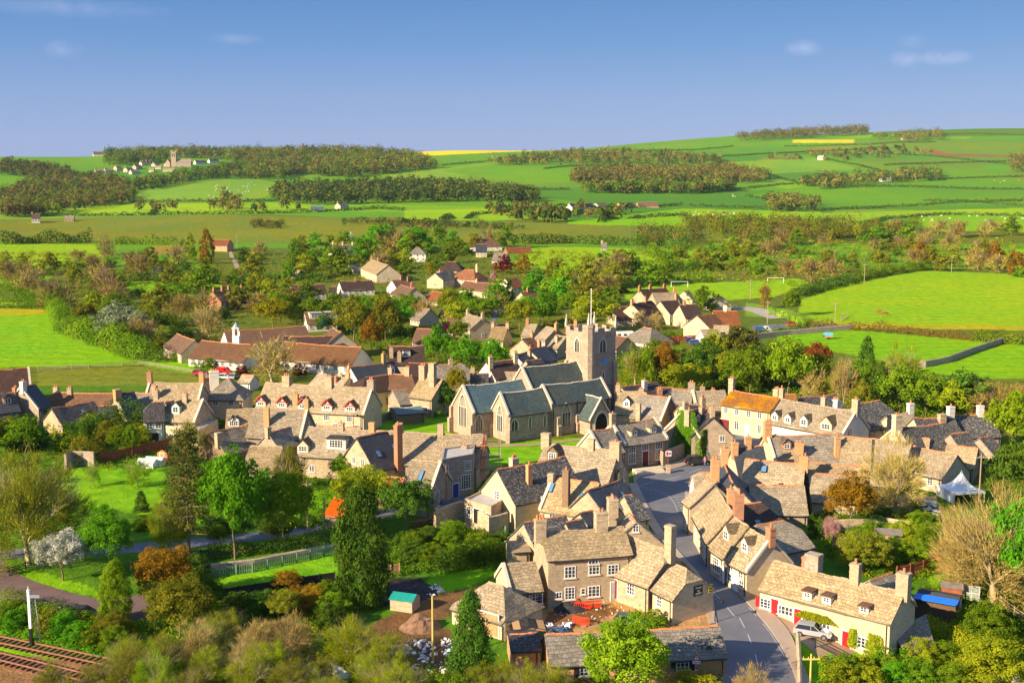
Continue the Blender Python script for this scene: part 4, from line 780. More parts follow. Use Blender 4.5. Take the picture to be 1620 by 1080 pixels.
# tower aligned with the nave
ang = math.atan2(M3[1][0], M3[0][0]); TC = P(935, 560, 16.5); tw = 7.4; TH = 19.6
tl = P(921, 693) ; 
Mt = None
def tower_centre():
    return M4 @ Vector((xr4 + tw/2 - .2, 0, 0))
c = tower_centre(); gz = g1(c.x, c.y)
Mt = Matrix.Translation((c.x, c.y, gz)) @ Matrix.Rotation(ang, 4, 'Z')
bm = bmesh.new(); h2 = tw/2
bx(bm, -h2, h2, -h2, h2, -1, TH - 1.6)
for z in (7.5, 13.8, TH - 1.8): bx(bm, -h2 - .15, h2 + .15, -h2 - .15, h2 + .15, z, z + .3)
for s in (-1, 1):                       # battlement
    for i in range(5):
        x = -h2 + tw * (i + .5) / 5; w5 = tw / 5
        for (a, b, c_, d) in ((x - w5/2, x + w5/2, s * h2 - .25 if s > 0 else -h2 - .15, s * h2 + .15 if s > 0 else -h2 + .25),):
            bx(bm, a, b, c_, d, TH - 1.5, TH - (.0 if i % 2 == 0 else .75)); bx(bm, c_, d, a + .001, b - .001, TH - 1.497, TH - (.003 if i % 2 == 0 else .753))
mesh_bm('tower', bm, W['pink'], church, Mt)
bm = bmesh.new(); bx(bm, -h2 + .3, h2 - .3, -h2 + .3, h2 - .3, TH - 1.59, TH - 1.4); mesh_bm('tower_roof', bm, M_LEADF, church, Mt)
bm = bmesh.new(); tx, ty = -h2 + .55, -h2 + .2            # stair turret on the near left corner
tube(bm, (tx, ty, -1), (tx, ty, TH + .3), 1.3, 1.25, 8); tube(bm, (tx, ty, TH + .3), (tx, ty, TH + .9), 1.4, 1.3, 8)
mesh_bm('stair_turret', bm, W['pink'], church, Mt)
for (x, y) in ((-h2, h2), (h2, h2), (h2, -h2), (tx, ty)):
    bm = bmesh.new(); z0 = TH - .2 + (.9 if x == tx else 0); bx(bm, x - .25, x + .25, y - .25, y + .25, z0, z0 + 1.0); tube(bm, (x, y, z0 + 1), (x, y, z0 + 2.6), .3, .05, 4); tube(bm, (x, y, z0 + 2.3), (x, y, z0 + 2.5), .16, .16, 6)
    mesh_bm('pinnacle', bm, M_STONE_TRIM, church, Mt)
for (x, y) in ((h2, -h2), (h2, h2), (-h2, h2)):
    for a in (0, math.pi / 2):
        dx = 1 if x > 0 else -1; dy = 1 if y > 0 else -1
    buttress(Mt, x - .4 * dx, y, 12, 1.0, 0 if y < 0 else math.pi); buttress(Mt, x, y - .4 * dy, 12, 1.0, math.pi / 2 if x > 0 else -math.pi / 2)
def tface(side, z, off=0):
    if side == 'F': return Mt @ Matrix.Translation((off, -h2 - .01, z))
    if side == 'R': return Mt @ Matrix.Translation((h2 + .01, off, z)) @ Matrix.Rotation(math.pi / 2, 4, 'Z')
    return Mt @ Matrix.Translation((-h2 - .01, -off, z)) @ Matrix.Rotation(-math.pi / 2, 4, 'Z')
for sd in 'FLR': lancet(church, tface(sd, 14.5, .3), 1.5, 2.9, 2)
lancet(church, tface('F', 9, .5), .5, 1.4, 1)
bm = bmesh.new(); tube(bm, (0, 0, 0), (0, -.12, 0), .75, .75, 20); clk = mesh_bm('clock_face', bm, plain('blue_clock', (.02, .3, .62), .4), church, tface('F', 12.4, .9))
bm = bmesh.new()
for k in range(12):
    a = k * math.pi / 6; x, z = .6 * math.sin(a), .6 * math.cos(a); bx(bm, x - .04, x + .04, -.15, -.125, z - .06, z + .06)
tube(bm, (0, -.15, 0), (.3, -.15, .28), .03, n=4); tube(bm, (0, -.16, 0), (-.1, -.16, -.5), .03, n=4)
mesh_bm('clock_hands', bm, plain('gilt', (.8, .55, .15), .4), clk, tface('F', 12.4, .9))
bm = bmesh.new(); tube(bm, (0, 0, TH - 1.4), (0, 0, TH + 8.0), .11, .06, 8); tube(bm, (0, 0, TH + 7.95), (0, 0, TH + 8.25), .13, .1, 8)
mesh_bm('flagpole', bm, M_WF, church, Mt @ Matrix.Translation((tx + 1.3, ty + 1.0, 0)))
# ------------------------------------------------------------------ ground sheet with field colours as real land cover
ys = np.concatenate([np.linspace(6, 90, 22), np.geomspace(92, 420, 260), np.geomspace(423, 1100, 190), np.geomspace(1106, 4300, 240)])
us = np.linspace(-.85, .85, 860)
YY, UU = np.meshgrid(ys, us, indexing='ij'); XX = UU * np.maximum(YY, 110); ZZ = ground(XX, YY)
px, py, _ = proj(XX, YY, ZZ)
G = dict(bright=(.165, .41, .008), lime=(.225, .43, .010), mid=(.10, .28, .02), deep=(.07, .19, .015), olive=(.155, .21, .03), dry=(.26, .22, .05),
         rape=(.62, .55, .02), soil=(.24, .125, .07), dark=(.045, .07, .02), scrub=(.11, .16, .025), butter=(.34, .36, .015), lawn=(.15, .38, .012), coal=(.03, .028, .03), yard=(.36, .25, .17), earth=(.16, .095, .055), pale=(.15, .32, .035), gravel=(.38, .33, .26), ballast=(.22, .15, .11))
col = np.empty(XX.shape + (3,)); col[:] = G['scrub']
far = YY > 1080
# far country: patchwork of fields by irregular world cells
cx = XX / 260 + .35 * np.sin(YY / 300); cy = YY / 240 + .3 * np.sin(XX / 340)
best = np.full(XX.shape, 9e9); idv = np.zeros(XX.shape)
pr = np.random.default_rng(5)
ci, cj = np.floor(cx), np.floor(cy)
def hsh(a, b, k): return np.modf(np.abs(np.sin(a * 127.1 + b * 311.7 + k * 74.7) * 43758.5453))[0]
for di in (-1, 0, 1):
    for dj in (-1, 0, 1):
        a, b = ci + di, cj + dj; ox = a + hsh(a, b, 1); oy = b + hsh(a, b, 2); d = (cx - ox) ** 2 + (cy - oy) ** 2
        m = d < best; best = np.where(m, d, best); idv = np.where(m, hsh(a, b, 3), idv)
pal = np.array([G['mid'], G['pale'], (.10, .30, .02), (.07, .23, .025), (.14, .34, .02), (.09, .27, .02), G['mid'], (.12, .25, .03)])
col[far] = pal[np.minimum((idv * 8).astype(int), 7)][far]
FIELDS = [
 ('mid', [(-320, 247), (210, 249), (205, 262), (60, 265), (-320, 265)]), ('mid', [(-320, 275), (62, 277), (58, 290), (-320, 300)]),
 ('pale', [(205, 310), (215, 300), (330, 283), (395, 281), (450, 292), (455, 298), (400, 318), (240, 318)]),
 ('lime', [(60, 335), (215, 322), (490, 320), (495, 335), (380, 338), (200, 340)]),
 ('rape', [(640, 236), (800, 232), (860, 238), (660, 247)]), ('mid', [(655, 248), (850, 240), (1080, 228), (1080, 240), (900, 245), (700, 266)]),
 ('mid', [(700, 270), (900, 245), (1100, 262), (1000, 285), (850, 290), (760, 282)]), ('soil', [(960, 262), (1040, 261), (1045, 265), (958, 266)]),
 ('soil', [(1200, 251), (1280, 251), (1276, 254), (1200, 255)]), ('soil', [(1275, 237), (1330, 235), (1326, 239), (1275, 241)]),
 ('rape', [(1255, 221), (1350, 221), (1352, 226), (1255, 226)]), ('soil', [(1450, 237), (1480, 236), (1500, 243), (1600, 246), (1600, 249), (1490, 247)]),
 ('deep', [(1380, 206), (1980, 198), (1980, 212), (1400, 217)]),
 ('pale', [(1160, 256), (1290, 250), (1360, 268), (1200, 276)]), ('lime', [(1080, 330), (1300, 335), (1290, 350), (1150, 352), (1080, 348)]),
 ('mid', [(1290, 292), (1470, 285), (1980, 285), (1980, 318), (1460, 325), (1290, 333), (1180, 310)]),
 ('lime', [(1300, 337), (1980, 320), (1980, 336), (1460, 340), (1300, 354)]), ('bright', [(1440, 348), (1500, 338), (1980, 341), (1980, 372), (1480, 365)]),
 ('lime', [(640, 332), (860, 330), (890, 345), (700, 352), (640, 348)]), ('bright', [(900, 350), (1080, 330), (1090, 352), (1080, 357), (900, 357)]),
 ('pale', [(545, 290), (700, 280), (740, 290), (700, 300), (560, 303)]),
 ('olive', [(-320, 352), (120, 345), (360, 340), (540, 344), (850, 352), (1080, 362), (1280, 372), (1290, 385), (1085, 398), (700, 397), (540, 395), (400, 395), (-320, 392)]),
 ('mid', [(-320, 385), (1090, 385), (1980, 385), (1980, 425), (-320, 425)]), ('scrub', [(340, 392), (800, 392), (800, 430), (1000, 460), (960, 600), (340, 600)]),
 ('lime', [(-320, 389), (75, 386), (150, 387), (165, 408), (140, 420), (50, 421), (-320, 421)]), ('dry', [(238, 390), (285, 388), (290, 400), (240, 404)]),
 ('bright', [(190, 446), (350, 442), (350, 455), (250, 463), (195, 458)]), ('bright', [(-320, 432), (90, 434), (60, 450), (-320, 455)]),
 ('bright', [(250, 470), (320, 464), (322, 478), (270, 482)]), ('lime', [(20, 478), (75, 482), (-320, 482)]),
 ('bright', [(-320, 487), (78, 488), (84, 512), (100, 528), (150, 545), (200, 565), (290, 572), (380, 585), (380, 600), (290, 590), (225, 577), (-320, 588)]),
 ('butter', [(-320, 487), (78, 488), (80, 497), (-320, 503)]), ('olive', [(58, 585), (225, 580), (300, 590), (325, 606), (310, 625), (60, 625)]),
 ('lime', [(820, 390), (990, 392), (1040, 405), (1035, 425), (900, 432), (830, 420)]), ('bright', [(1050, 392), (1130, 400), (1290, 404), (1280, 416), (1060, 412)]),
 ('bright', [(1000, 436), (1130, 434), (1130, 440), (1000, 444)]),
 ('lime', [(985, 458), (1030, 448), (1160, 446), (1260, 440), (1280, 447), (1225, 470), (1100, 478), (990, 474)]),
 ('lime', [(1262, 476), (1300, 462), (1360, 445), (1460, 428), (1980, 447), (1980, 528), (1340, 518), (1290, 508), (1262, 495)]),
 ('butter', [(1300, 508), (1460, 513), (1980, 520), (1980, 526), (1340, 519)]),
 ('bright', [(1230, 530), (1330, 520), (1560, 541), (1580, 541), (1500, 573), (1440, 578), (1230, 540)]),
 ('bright', [(1460, 580), (1590, 545), (1980, 548), (1980, 600), (1540, 598), (1460, 588)]), ('lime', [(1440, 650), (1500, 640), (1490, 655), (1420, 662)]),
 ('bright', [(1360, 395), (1560, 408), (1580, 395), (1980, 380), (1980, 398), (1560, 412)]),
 ('pale', [(1180, 478), (1250, 490), (1290, 505), (1180, 500)]),
 ('deep', [(-320, 610), (1980, 610), (1980, 1100), (-320, 1100)]), ('scrub', [(330, 600), (1980, 600), (1980, 790), (330, 720)]),
 ('lawn', [(600, 650), (705, 650), (712, 690), (600, 686)]), ('lawn', [(770, 703), (940, 690), (940, 700), (870, 726), (770, 740)]),
 ('lawn', [(100, 742), (245, 740), (262, 750), (255, 800), (230, 815), (130, 800), (96, 770)]), ('lawn', [(168, 740), (258, 728), (262, 742), (180, 752)]),
 ('lawn', [(18, 900), (70, 905), (150, 930), (160, 945), (60, 925), (10, 912)]), ('lawn', [(330, 915), (400, 900), (533, 878), (535, 912), (450, 925), (360, 942)]),
 ('lawn', [(480, 765), (530, 770), (530, 810), (470, 820), (440, 800)]), ('bright', [(690, 908), (780, 893), (790, 905), (700, 950), (660, 930)]),
 ('bright', [(782, 824), (812, 826), (800, 850), (780, 848)]),
 ('earth', [(540, 1012), (640, 960), (690, 940), (760, 925), (760, 950), (690, 985), (740, 1010), (740, 1060), (560, 1070)]),
 ('coal', [(605, 912), (665, 912), (690, 935), (640, 955), (600, 960)]),
 ('yard', [(845, 965), (1000, 925), (1040, 955), (1135, 955), (1137, 990), (1000, 1002), (860, 1002)]), ('earth', [(868, 968), (930, 948), (985, 965), (940, 985), (905, 992), (860, 985)]),
 ('bright', [(1250, 995), (1330, 1010), (1480, 1045), (1560, 1045), (1980, 1100), (1262, 1100), (1262, 1030)]),
 ('ballast', [(-60, 1008), (-320, 1008), (190, 1046), (240, 1070), (300, 1110), (-320, 1110), (-60, 1070)]), ('bright', [(-20, 998), (60, 1000), (170, 1040), (180, 1048), (-320, 1010), (-20, 1010)]),
 ('lawn', [(1460, 905), (1500, 905), (1530, 930), (1480, 935)]), ('lawn', [(1490, 985), (1545, 1000), (1540, 1015), (1490, 1000)]),
 ('gravel', [(1370, 770), (1480, 785), (1480, 805), (1370, 800)]),
]
for name, poly in FIELDS:
    P_ = np.array(poly, float); sel = (px > P_[:, 0].min()) & (px < P_[:, 0].max()) & (py > P_[:, 1].min() - 1) & (py < P_[:, 1].max() + 1) & (YY > 60)
    # fields beyond the common must not colour the near side of a crest and vice versa
    idx = np.nonzero(sel)
    ins = inpoly(px[idx], py[idx], poly); m = (idx[0][ins], idx[1][ins]); col[m] = G[name]
nv = XX.size; verts = np.stack([XX, YY, ZZ], -1).reshape(-1, 3)
ny, nx = XX.shape; ii = np.arange(ny - 1)[:, None] * nx + np.arange(nx - 1)[None, :]
quads = np.stack([ii, ii + 1, ii + nx + 1, ii + nx], -1).reshape(-1, 4)
m, nt, out = new_mat('land'); N = NT(nt)
vc = N.n('Attribute', attribute_name='cover').outputs['Color']; co = N.n('TexCoord').outputs['Object']
n0 = N.noise(.0045, co, 6.0, .65); n1 = N.noise(.02, co, 5.0, .6); n2 = N.noise(.35, co, 4.0, .65); n3 = N.noise(2.5, co, 3.0, .7)
# mowing and drill lines running across the slope
wv = N.n('TexWave', {'Scale': .045, 'Distortion': 9.0, 'Detail': 3.0, 'Detail Scale': .6}, wave_type='BANDS', bands_direction='Y'); nt.links.new(co, wv.inputs['Vector'])
vc = N.mix(N.ramp(n0.outputs[0], .4, .62, 0, .9), vc, N.mix(1.0, vc, (1.3, 1.06, .6), 'MULTIPLY'))
c = N.mix(N.ramp(n1.outputs[0], .38, .62, 0, .75), vc, N.mix(1.0, vc, (1.35, 1.0, .55), 'MULTIPLY'))
c = N.mix(N.ramp(n2.outputs[0], .4, .66, 0, .75), c, N.mix(1.0, c, (.5, .64, .6), 'MULTIPLY'))
c = N.mix(N.ramp(n3.outputs[0], .4, .68, 0, .6), c, N.mix(1.0, c, (1.35, 1.2, .9), 'MULTIPLY'))
c = N.mix(N.ramp(wv.outputs[1], .5, .9, 0, .5), c, N.mix(1.0, c, (.72, .85, .7), 'MULTIPLY'))
bp = N.n('Bump', {'Strength': .9, 'Distance': .35, 'Height': N.math('ADD', n2.outputs[0], N.math('MULTIPLY', n3.outputs[0], .5))})
b = N.n('BsdfPrincipled', {'Base Color': c, 'Roughness': .95, 'Specular IOR Level': .05, 'Normal': bp.outputs[0]}); nt.links.new(b.outputs[0], out.inputs[0])
me = np_mesh('ground', verts, quads, None, [m]); a = me.color_attributes.new('cover', 'FLOAT_COLOR', 'POINT')
rgba = np.ones((nv, 4), np.float32); rgba[:, :3] = col.reshape(-1, 3); a.data.foreach_set('color', rgba.ravel())
me.polygons.foreach_set('use_smooth', [True] * len(quads))
tag(link(bpy.data.objects.new('ground', me)), None, None, kind='structure')

# ------------------------------------------------------------------ roads
def resample(pts, n):
    pts = [Vector(p) for p in pts]; d = [0]
    for a, b in zip(pts, pts[1:]): d.append(d[-1] + (b - a).length)
    out = []
    for i in range(n):
        t = d[-1] * i / (n - 1); k = 0
        while k < len(d) - 2 and d[k + 1] < t: k += 1
        out.append(pts[k].lerp(pts[k + 1], (t - d[k]) / max(1e-6, d[k + 1] - d[k])))
    return out
def smooth(pts, it=2):
    for _ in range(it):
        q = [pts[0]]
        for a, b in zip(pts, pts[1:]): q += [a.lerp(b, .25), a.lerp(b, .75)]
        pts = q + [pts[-1]]
    return pts
def wp(pts, lift=0.0, sm=2):
    w = smooth([P(*p) for p in pts], sm)
    return [Vector((p.x, p.y, g1(p.x, p.y) + lift)) for p in w]
def surf(name, left, right, mat, lift, n=60, across=6, kind='structure', thick=0.0):
    l = resample(wp(left), n); r = resample(wp(right), n); bm = bmesh.new(); grid = []
    for a, b in zip(l, r):
        row = []
        for k in range(across + 1):
            p = a.lerp(b, k / across); row.append(bm.verts.new((p.x, p.y, g1(p.x, p.y) + lift)))
        grid.append(row)
    for i in range(n - 1):
        for k in range(across): bm.faces.new([grid[i][k], grid[i][k + 1], grid[i + 1][k + 1], grid[i + 1][k]])
    if thick:
        r_ = bmesh.ops.extrude_face_region(bm, geom=bm.faces[:]); 
        for v in [g for g in r_['geom'] if isinstance(g, bmesh.types.BMVert)]: v.co.z -= thick
    o = mesh_bm(name, bm, mat); return tag(o, None, None, kind=kind)
def asphalt(name, c, patch):
    m, nt, out = new_mat(name); N = NT(nt); co = N.n('TexCoord').outputs['Object']
    n1 = N.noise(.25, co, 4.0, .6); n2 = N.noise(6.0, co, 2.0)
    cc = N.mix(N.ramp(n1.outputs[0], .4, .65), c, patch); cc = N.mix(N.ramp(n2.outputs[0], .3, .7, 0, .4), cc, sc(c, 1.5))
    b = N.n('BsdfPrincipled', {'Base Color': cc, 'Roughness': .8, 'Specular IOR Level': .3}); nt.links.new(b.outputs[0], out.inputs[0]); return m
A1 = asphalt('asphalt', (.115, .12, .145), (.16, .155, .165)); A2 = asphalt('red_tarmac', (.12, .075, .07), (.16, .11, .1)); PAV = masonry('paving', (.40, .31, .23), (.30, .24, .19), (.22, .18, .14), .9, .6)
PAV2 = asphalt('pavement_tarmac', (.33, .25, .19), (.42, .34, .26)); PATHM = asphalt('earth_path', (.3, .2, .13), (.4, .3, .2))
surf('road', [(1150, 1130), (1142, 1080), (1138, 1030), (1134, 985), (1128, 950), (1110, 912), (1080, 880), (1055, 850), (1038, 825), (1022, 795), (1008, 765)],
     [(1268, 1130), (1262, 1080), (1244, 1036), (1222, 1000), (1190, 962), (1152, 924), (1118, 884), (1098, 850), (1088, 822), (1082, 800), (1084, 778)], A1, .03)
surf('road', [(1004, 790), (1004, 768), (1010, 753), (1040, 748), (1085, 738), (1106, 722), (1134, 706), (1142, 694), (1140, 686)],
     [(1092, 815), (1090, 790), (1092, 778), (1102, 765), (1125, 745), (1150, 725), (1185, 712), (1200, 700), (1212, 694)], A1, .034, 50)
surf('road', [(1140, 690), (1175, 684), (1215, 692)], [(1142, 704), (1190, 706), (1220, 712)], A1, .038, 12)
surf('pavement', [(1268, 1130), (1262, 1080), (1244, 1036), (1222, 1000), (1190, 962), (1152, 924), (1118, 884), (1098, 850), (1088, 822), (1082, 800), (1084, 778)],
     [(1300, 1130), (1282, 1080), (1262, 1030), (1250, 1000), (1228, 975), (1200, 950), (1160, 918), (1134, 885), (1114, 850), (1106, 822), (1096, 800), (1094, 782)], PAV2, .15, 60, 3, thick=.2)
surf('path', [(1200, 950), (1228, 976), (1250, 1002), (1275, 1022), (1330, 1040)], [(1204, 940), (1250, 965), (1300, 990), (1340, 1010), (1375, 1026)], PATHM, .05, 24, 3)
surf('pavement', [(1004, 768), (1010, 753), (1040, 748), (1085, 738), (1106, 722), (1134, 706)], [(1000, 745), (1008, 740), (1040, 738), (1080, 728), (1094, 716), (1128, 700)], PAV, .15, 30, 3, thick=.2)
surf('pavement', [(1134, 985), (1128, 950), (1110, 912), (1080, 880), (1055, 850), (1038, 825), (1022, 795), (1008, 765)], [(1122, 988), (1114, 955), (1098, 916), (1068, 883), (1041, 852), (1024, 826), (1006, 795), (994, 765)], PAV2, .14, 50, 3, thick=.2)
surf('path', [(1262, 1010), (1310, 1035), (1370, 1075), (1400, 1110)], [(1268, 1016), (1300, 1042), (1345, 1075), (1370, 1110)], PATHM, .04, 20, 2)
surf('road', [(-60, 886), (0, 884), (120, 880), (300, 868), (460, 848), (560, 828), (640, 812), (700, 798), (745, 792)], [(-60, 870), (0, 868), (120, 866), (300, 853), (460, 836), (560, 815), (640, 800), (690, 790), (735, 780)], A1, .03, 70, 4)
surf('road', [(0, 880), (12, 898), (40, 914), (80, 928), (125, 941), (165, 950), (235, 938)], [(-70, 890), (-60, 925), (-20, 952), (40, 968), (95, 976), (165, 985), (245, 978)], A2, .034, 40, 8)
surf('road', [(770, 470), (778, 480), (788, 492), (787, 505), (779, 514)], [(752, 466), (768, 474), (778, 482), (780, 492), (776, 512)][::1], A1, .05, 24, 3)
surf('road', [(786, 478), (795, 483), (802, 478)], [(780, 490), (796, 497), (802, 490)], A1, .055, 8, 3)
surf('road', [(1150, 485), (1190, 485), (1230, 492), (1255, 502)], [(1150, 488), (1180, 490), (1205, 500), (1215, 504)], asphalt('pale_lane', (.32, .28, .24), (.4, .35, .3)), .05, 24, 3)
surf('road', [(1190, 515), (1240, 512), (1320, 512), (1350, 520)], [(1190, 523), (1240, 521), (1300, 518), (1345, 523)], A1, .05, 24, 3)
surf('path', [(366, 392), (368, 402), (374, 412), (380, 424)], [(363, 392), (362, 402), (367, 413), (372, 424)], PATHM, .06, 16, 2)
surf('path', [(770, 703), (860, 702), (925, 692)], [(770, 707), (860, 705), (930, 694)], PATHM, .05, 20, 2)
# painted markings
WL = plain('road_paint', (.42, .41, .42), .7, .2, 8.0)
def mark(pts, w=.13):
    bm = bmesh.new(); ps = [P(*p) for p in pts]
    for a, b in zip(ps, ps[1:]):
        d = (b - a).normalized(); n = Vector((-d.y, d.x, 0)) * w / 2
        face(bm, [(p.x, p.y, g1(p.x, p.y) + .046) for p in (a - n, b - n, b + n, a + n)])
    tag(mesh_bm('road_marking', bm, WL), None, None, kind='structure')
for l in ([(1010, 769), (1035, 761)], [(1049, 760), (1077, 753)], [(1090, 748), (1110, 741)], [(1128, 937), (1142, 950)], [(1150, 960), (1163, 976)], [(1170, 977), (1178, 993)], [(1183, 1003), (1189, 1018)], [(1195, 1035), (1199, 1052)]): mark(l)
cv = smooth([P(*p) for p in [(1012, 770), (1040, 775), (1058, 784), (1068, 797), (1073, 812)]], 3)
for i in range(0, len(cv) - 1, 2):
    a, b = cv[i], cv[i + 1]; d = (b - a).normalized(); n = Vector((-d.y, d.x, 0)) * .1; bm = bmesh.new()
    face(bm, [(p.x, p.y, g1(p.x, p.y) + .047) for p in (a - n, b - n, b + n, a + n)]); tag(mesh_bm('road_marking', bm, WL), None, None, kind='structure')
for k in range(6): mark([(1066 + k * 2.5, 786 + k * 4.6), (1083 - k * .3, 785.5 + k * 4.2)], .18)
mark([(1138, 1030), (1134, 985), (1128, 950)], .1); mark([(1240, 1036), (1218, 1000), (1188, 964), (1150, 926), (1117, 887)], .1)
# railway
def rails(p0, p1, p2):
    c = smooth([P(*p) for p in (p0, p1, p2)], 3); bm = bmesh.new(); bs = bmesh.new()
    ln = resample(c, 120)
    for a, b in zip(ln, ln[1:]):
        d = (b - a).normalized(); n = Vector((-d.y, d.x, 0)); z = g1(a.x, a.y)
        for s in (-.72, .72):
            q0 = a + n * s; q1 = b + n * s
            v = []
            for q in (q0, q1):
                for dx, dz in ((-.05, .16), (.05, .16), (.05, .32), (-.05, .32)): v.append((q.x + n.x * dx, q.y + n.y * dx, z + dz))
            V_ = [bm.verts.new(p) for p in v]
            for f in ((0, 1, 5, 4), (1, 2, 6, 5), (2, 3, 7, 6), (3, 0, 4, 7)): bm.faces.new([V_[i] for i in f])
    L = sum((b - a).length for a, b in zip(c, c[1:])); sl = resample(c, int(L / .75))
    for a, b in zip(sl, sl[1:]):
        ang = math.atan2((b - a).y, (b - a).x); bx(bs, -.13, .13, -1.3, 1.3, .04, .17, M=Matrix.Translation((a.x, a.y, g1(a.x, a.y))) @ Matrix.Rotation(ang, 4, 'Z'))
    r = mesh_bm('railway_track', bm, plain('rusty_rail', (.26, .12, .07), .5, .2)); return r, mesh_bm('sleepers', bs, plain('sleeper_wood', (.16, .07, .045), .9, .3), r, Matrix.Identity(4))
r, s_ = rails((-80, 998), (60, 1026), (260, 1068)); tag(r, 'upper of the two rusty railway tracks, nearer the green verge and signal', 'railway track', 'railway tracks')
r, s_ = rails((-80, 1022), (40, 1050), (190, 1088)); tag(r, 'lower of the two rusty railway tracks, in the bottom left corner', 'railway track', 'railway tracks')
# ------------------------------------------------------------------ walls, fences, poles
def wall_line(pts, h, w, mat, label, name='stone_wall', cap=True):
    ps = [P(*p) for p in pts]; ps = resample([Vector((p.x, p.y, 0)) for p in ps], max(4, int(sum((b - a).length for a, b in zip(ps, ps[1:])) / 1.5))); bm = bmesh.new(); rows = []
    for i, p in enumerate(ps):
        d = ((ps[min(i + 1, len(ps) - 1)] - ps[max(i - 1, 0)])).normalized(); n = Vector((-d.y, d.x, 0)) * w / 2; g = g1(p.x, p.y); hh = h * (1 + .06 * noise.noise(p * .3))
        rows.append([bm.verts.new((q.x, q.y, z)) for q, z in ((p - n, g - .4), (p - n * .85, g + hh), (p, g + hh + w * .25), (p + n * .85, g + hh), (p + n, g - .4))])
    for a, b in zip(rows, rows[1:]):
        for k in range(4): bm.faces.new([a[k], a[k + 1], b[k + 1], b[k]])
    bm.faces.new(rows[0]); bm.faces.new(rows[-1][::-1])
    return tag(mesh_bm(name, bm, W[mat] if isinstance(mat, str) else mat), label, 'wall')
wall_line([(1435, 580), (1462, 581), (1500, 573), (1540, 558), (1590, 541)], 1.6, .7, 'grey', 'long dry stone wall across the lower pasture')
wall_line([(1120, 548), (1160, 540), (1250, 530), (1350, 521)], 1.6, .6, 'stone', 'stone wall beside the lane to the horse pasture')
wall_line([(688, 838), (735, 822), (775, 850), (802, 842)], 3.0, .6, 'stone', 'high stone terrace wall below the pub garden')
wall_line([(300, 905), (400, 893), (530, 868)], .7, .6, 'grey', 'low stone wall between station road and fenced lawn')
wall_line([(1262, 1016), (1264, 1050), (1266, 1110)], 1.1, .5, 'stone', 'stone wall along the pavement bend at the bottom')
wall_line([(1035, 722), (1050, 738), (1060, 730), (1082, 722)], 2.4, .5, 'pink', 'stone yard wall in front of the ivy gable')
wall_line([(1320, 842), (1400, 838), (1440, 845)], 1.8, .5, 'stone', 'stone garden wall under the golden brown tree')
wall_line([(700, 655), (640, 655), (600, 668)], 1.5, .5, 'grey', 'churchyard wall behind the red dormered terrace')
wall_line([(104, 742), (118, 735), (150, 738)], 2.6, .5, 'grey', 'ruined stone wall stub in the left garden')
FG = plain('green_fence_paint', (.16, .26, .17), .8, .2); FRD = plain('red_fence_stain', (.30, .09, .04), .85, .2); FT = W['wood']; FW = plain('weathered_wood', (.33, .26, .18), .9, .2); FDK = plain('dark_iron', (.03, .03, .03), .6)
def fence(pts, h, mat, label, style='board', name='fence', sp=None):
    ps = [P(*p) for p in pts]; L = sum((b - a).length for a, b in zip(ps, ps[1:])); sp = sp or (2.0 if style != 'rail' else 2.6); n = max(2, int(L / sp)); q = resample([Vector((p.x, p.y, 0)) for p in ps], n + 1)
    root = empty(name, label, 'fence', (q[0].x, q[0].y, g1(q[0].x, q[0].y))); pan = bmesh.new()
    posts = []
    for i, p in enumerate(q):
        g = g1(p.x, p.y); posts.append((p, g))
    for (a, ga), (b, gb) in zip(posts, posts[1:]):
        d = b - a; l = d.length; ang = math.atan2(d.y, d.x); sl = (gb - ga) / max(l, .01); Mx_ = Matrix.Translation((a.x, a.y, ga)) @ Matrix.Rotation(ang, 4, 'Z') @ Matrix(((1, 0, 0, 0), (0, 1, 0, 0), (sl, 0, 1, 0), (0, 0, 0, 1)))
        if style == 'board': bx(pan, .03, l - .03, -.03, .03, .05, h * .97, M=Mx_); bx(pan, .03, l - .03, -.06, -.031, h * .8, h * .88, M=Mx_)
        elif style == 'picket':
            for z in (h * .25, h * .75): bx(pan, 0, l, .0, .04, z, z + .08, M=Mx_)
            k = int(l / .28)
            for j in range(k): x = l * (j + .5) / k; bx(pan, x - .06, x + .06, -.03, -.001, .05, h, M=Mx_)
        else:
            for z in (h * .35, h * .62, h * .9): bx(pan, 0, l, -.025, .025, z - .05, z + .05, M=Mx_)
    mesh_bm('panel', pan, mat, root, Matrix.Identity(4))
    def pm():
        b = bmesh.new(); bx(b, -.07, .07, -.07, .07, -.3, h + .08); me = bpy.data.meshes.new('post'); b.to_mesh(me); b.free(); me.materials.append(mat); return me
    me = shared(('post', h, mat.name), pm)
    for p, g in posts[:100]: add_mesh('post', me, root, Matrix.Translation((p.x, p.y, g)))
    return root
fence([(322, 915), (400, 905), (470, 890), (533, 874)], 1.3, FG, 'pale green picket fence along the top of the lower lawn', 'picket')
fence([(352, 945), (450, 930), (530, 918)], 1.2, FDK, 'dark fence along the bottom of the lower lawn', 'board')
fence([(157, 732), (210, 722), (272, 706)], 1.8, FRD, 'long red stained fence in the left garden', 'board')
fence([(1022, 545), (1060, 541), (1100, 538)], 1.6, plain('orange_fence', (.5, .12, .04), .8), 'orange red fence below the white hipped bungalow', 'board')
fence([(1418, 918), (1460, 908), (1478, 902)], 1.9, FRD, 'dark red garden fence behind the long cottage row', 'board')
fence([(1478, 902), (1500, 908)], 2.0, plain('bright_fence', (.45, .12, .03), .8), 'bright rust coloured fence panel at the garden corner', 'board')
fence([(1500, 910), (1550, 922)], 1.6, plain('yellow_fence', (.55, .36, .1), .8), 'yellow timber fence under the huge twiggy tree', 'board')
fence([(1582, 958), (1600, 972), (1630, 992)], 1.3, FW, 'post and wire fence at the right edge', 'rail')
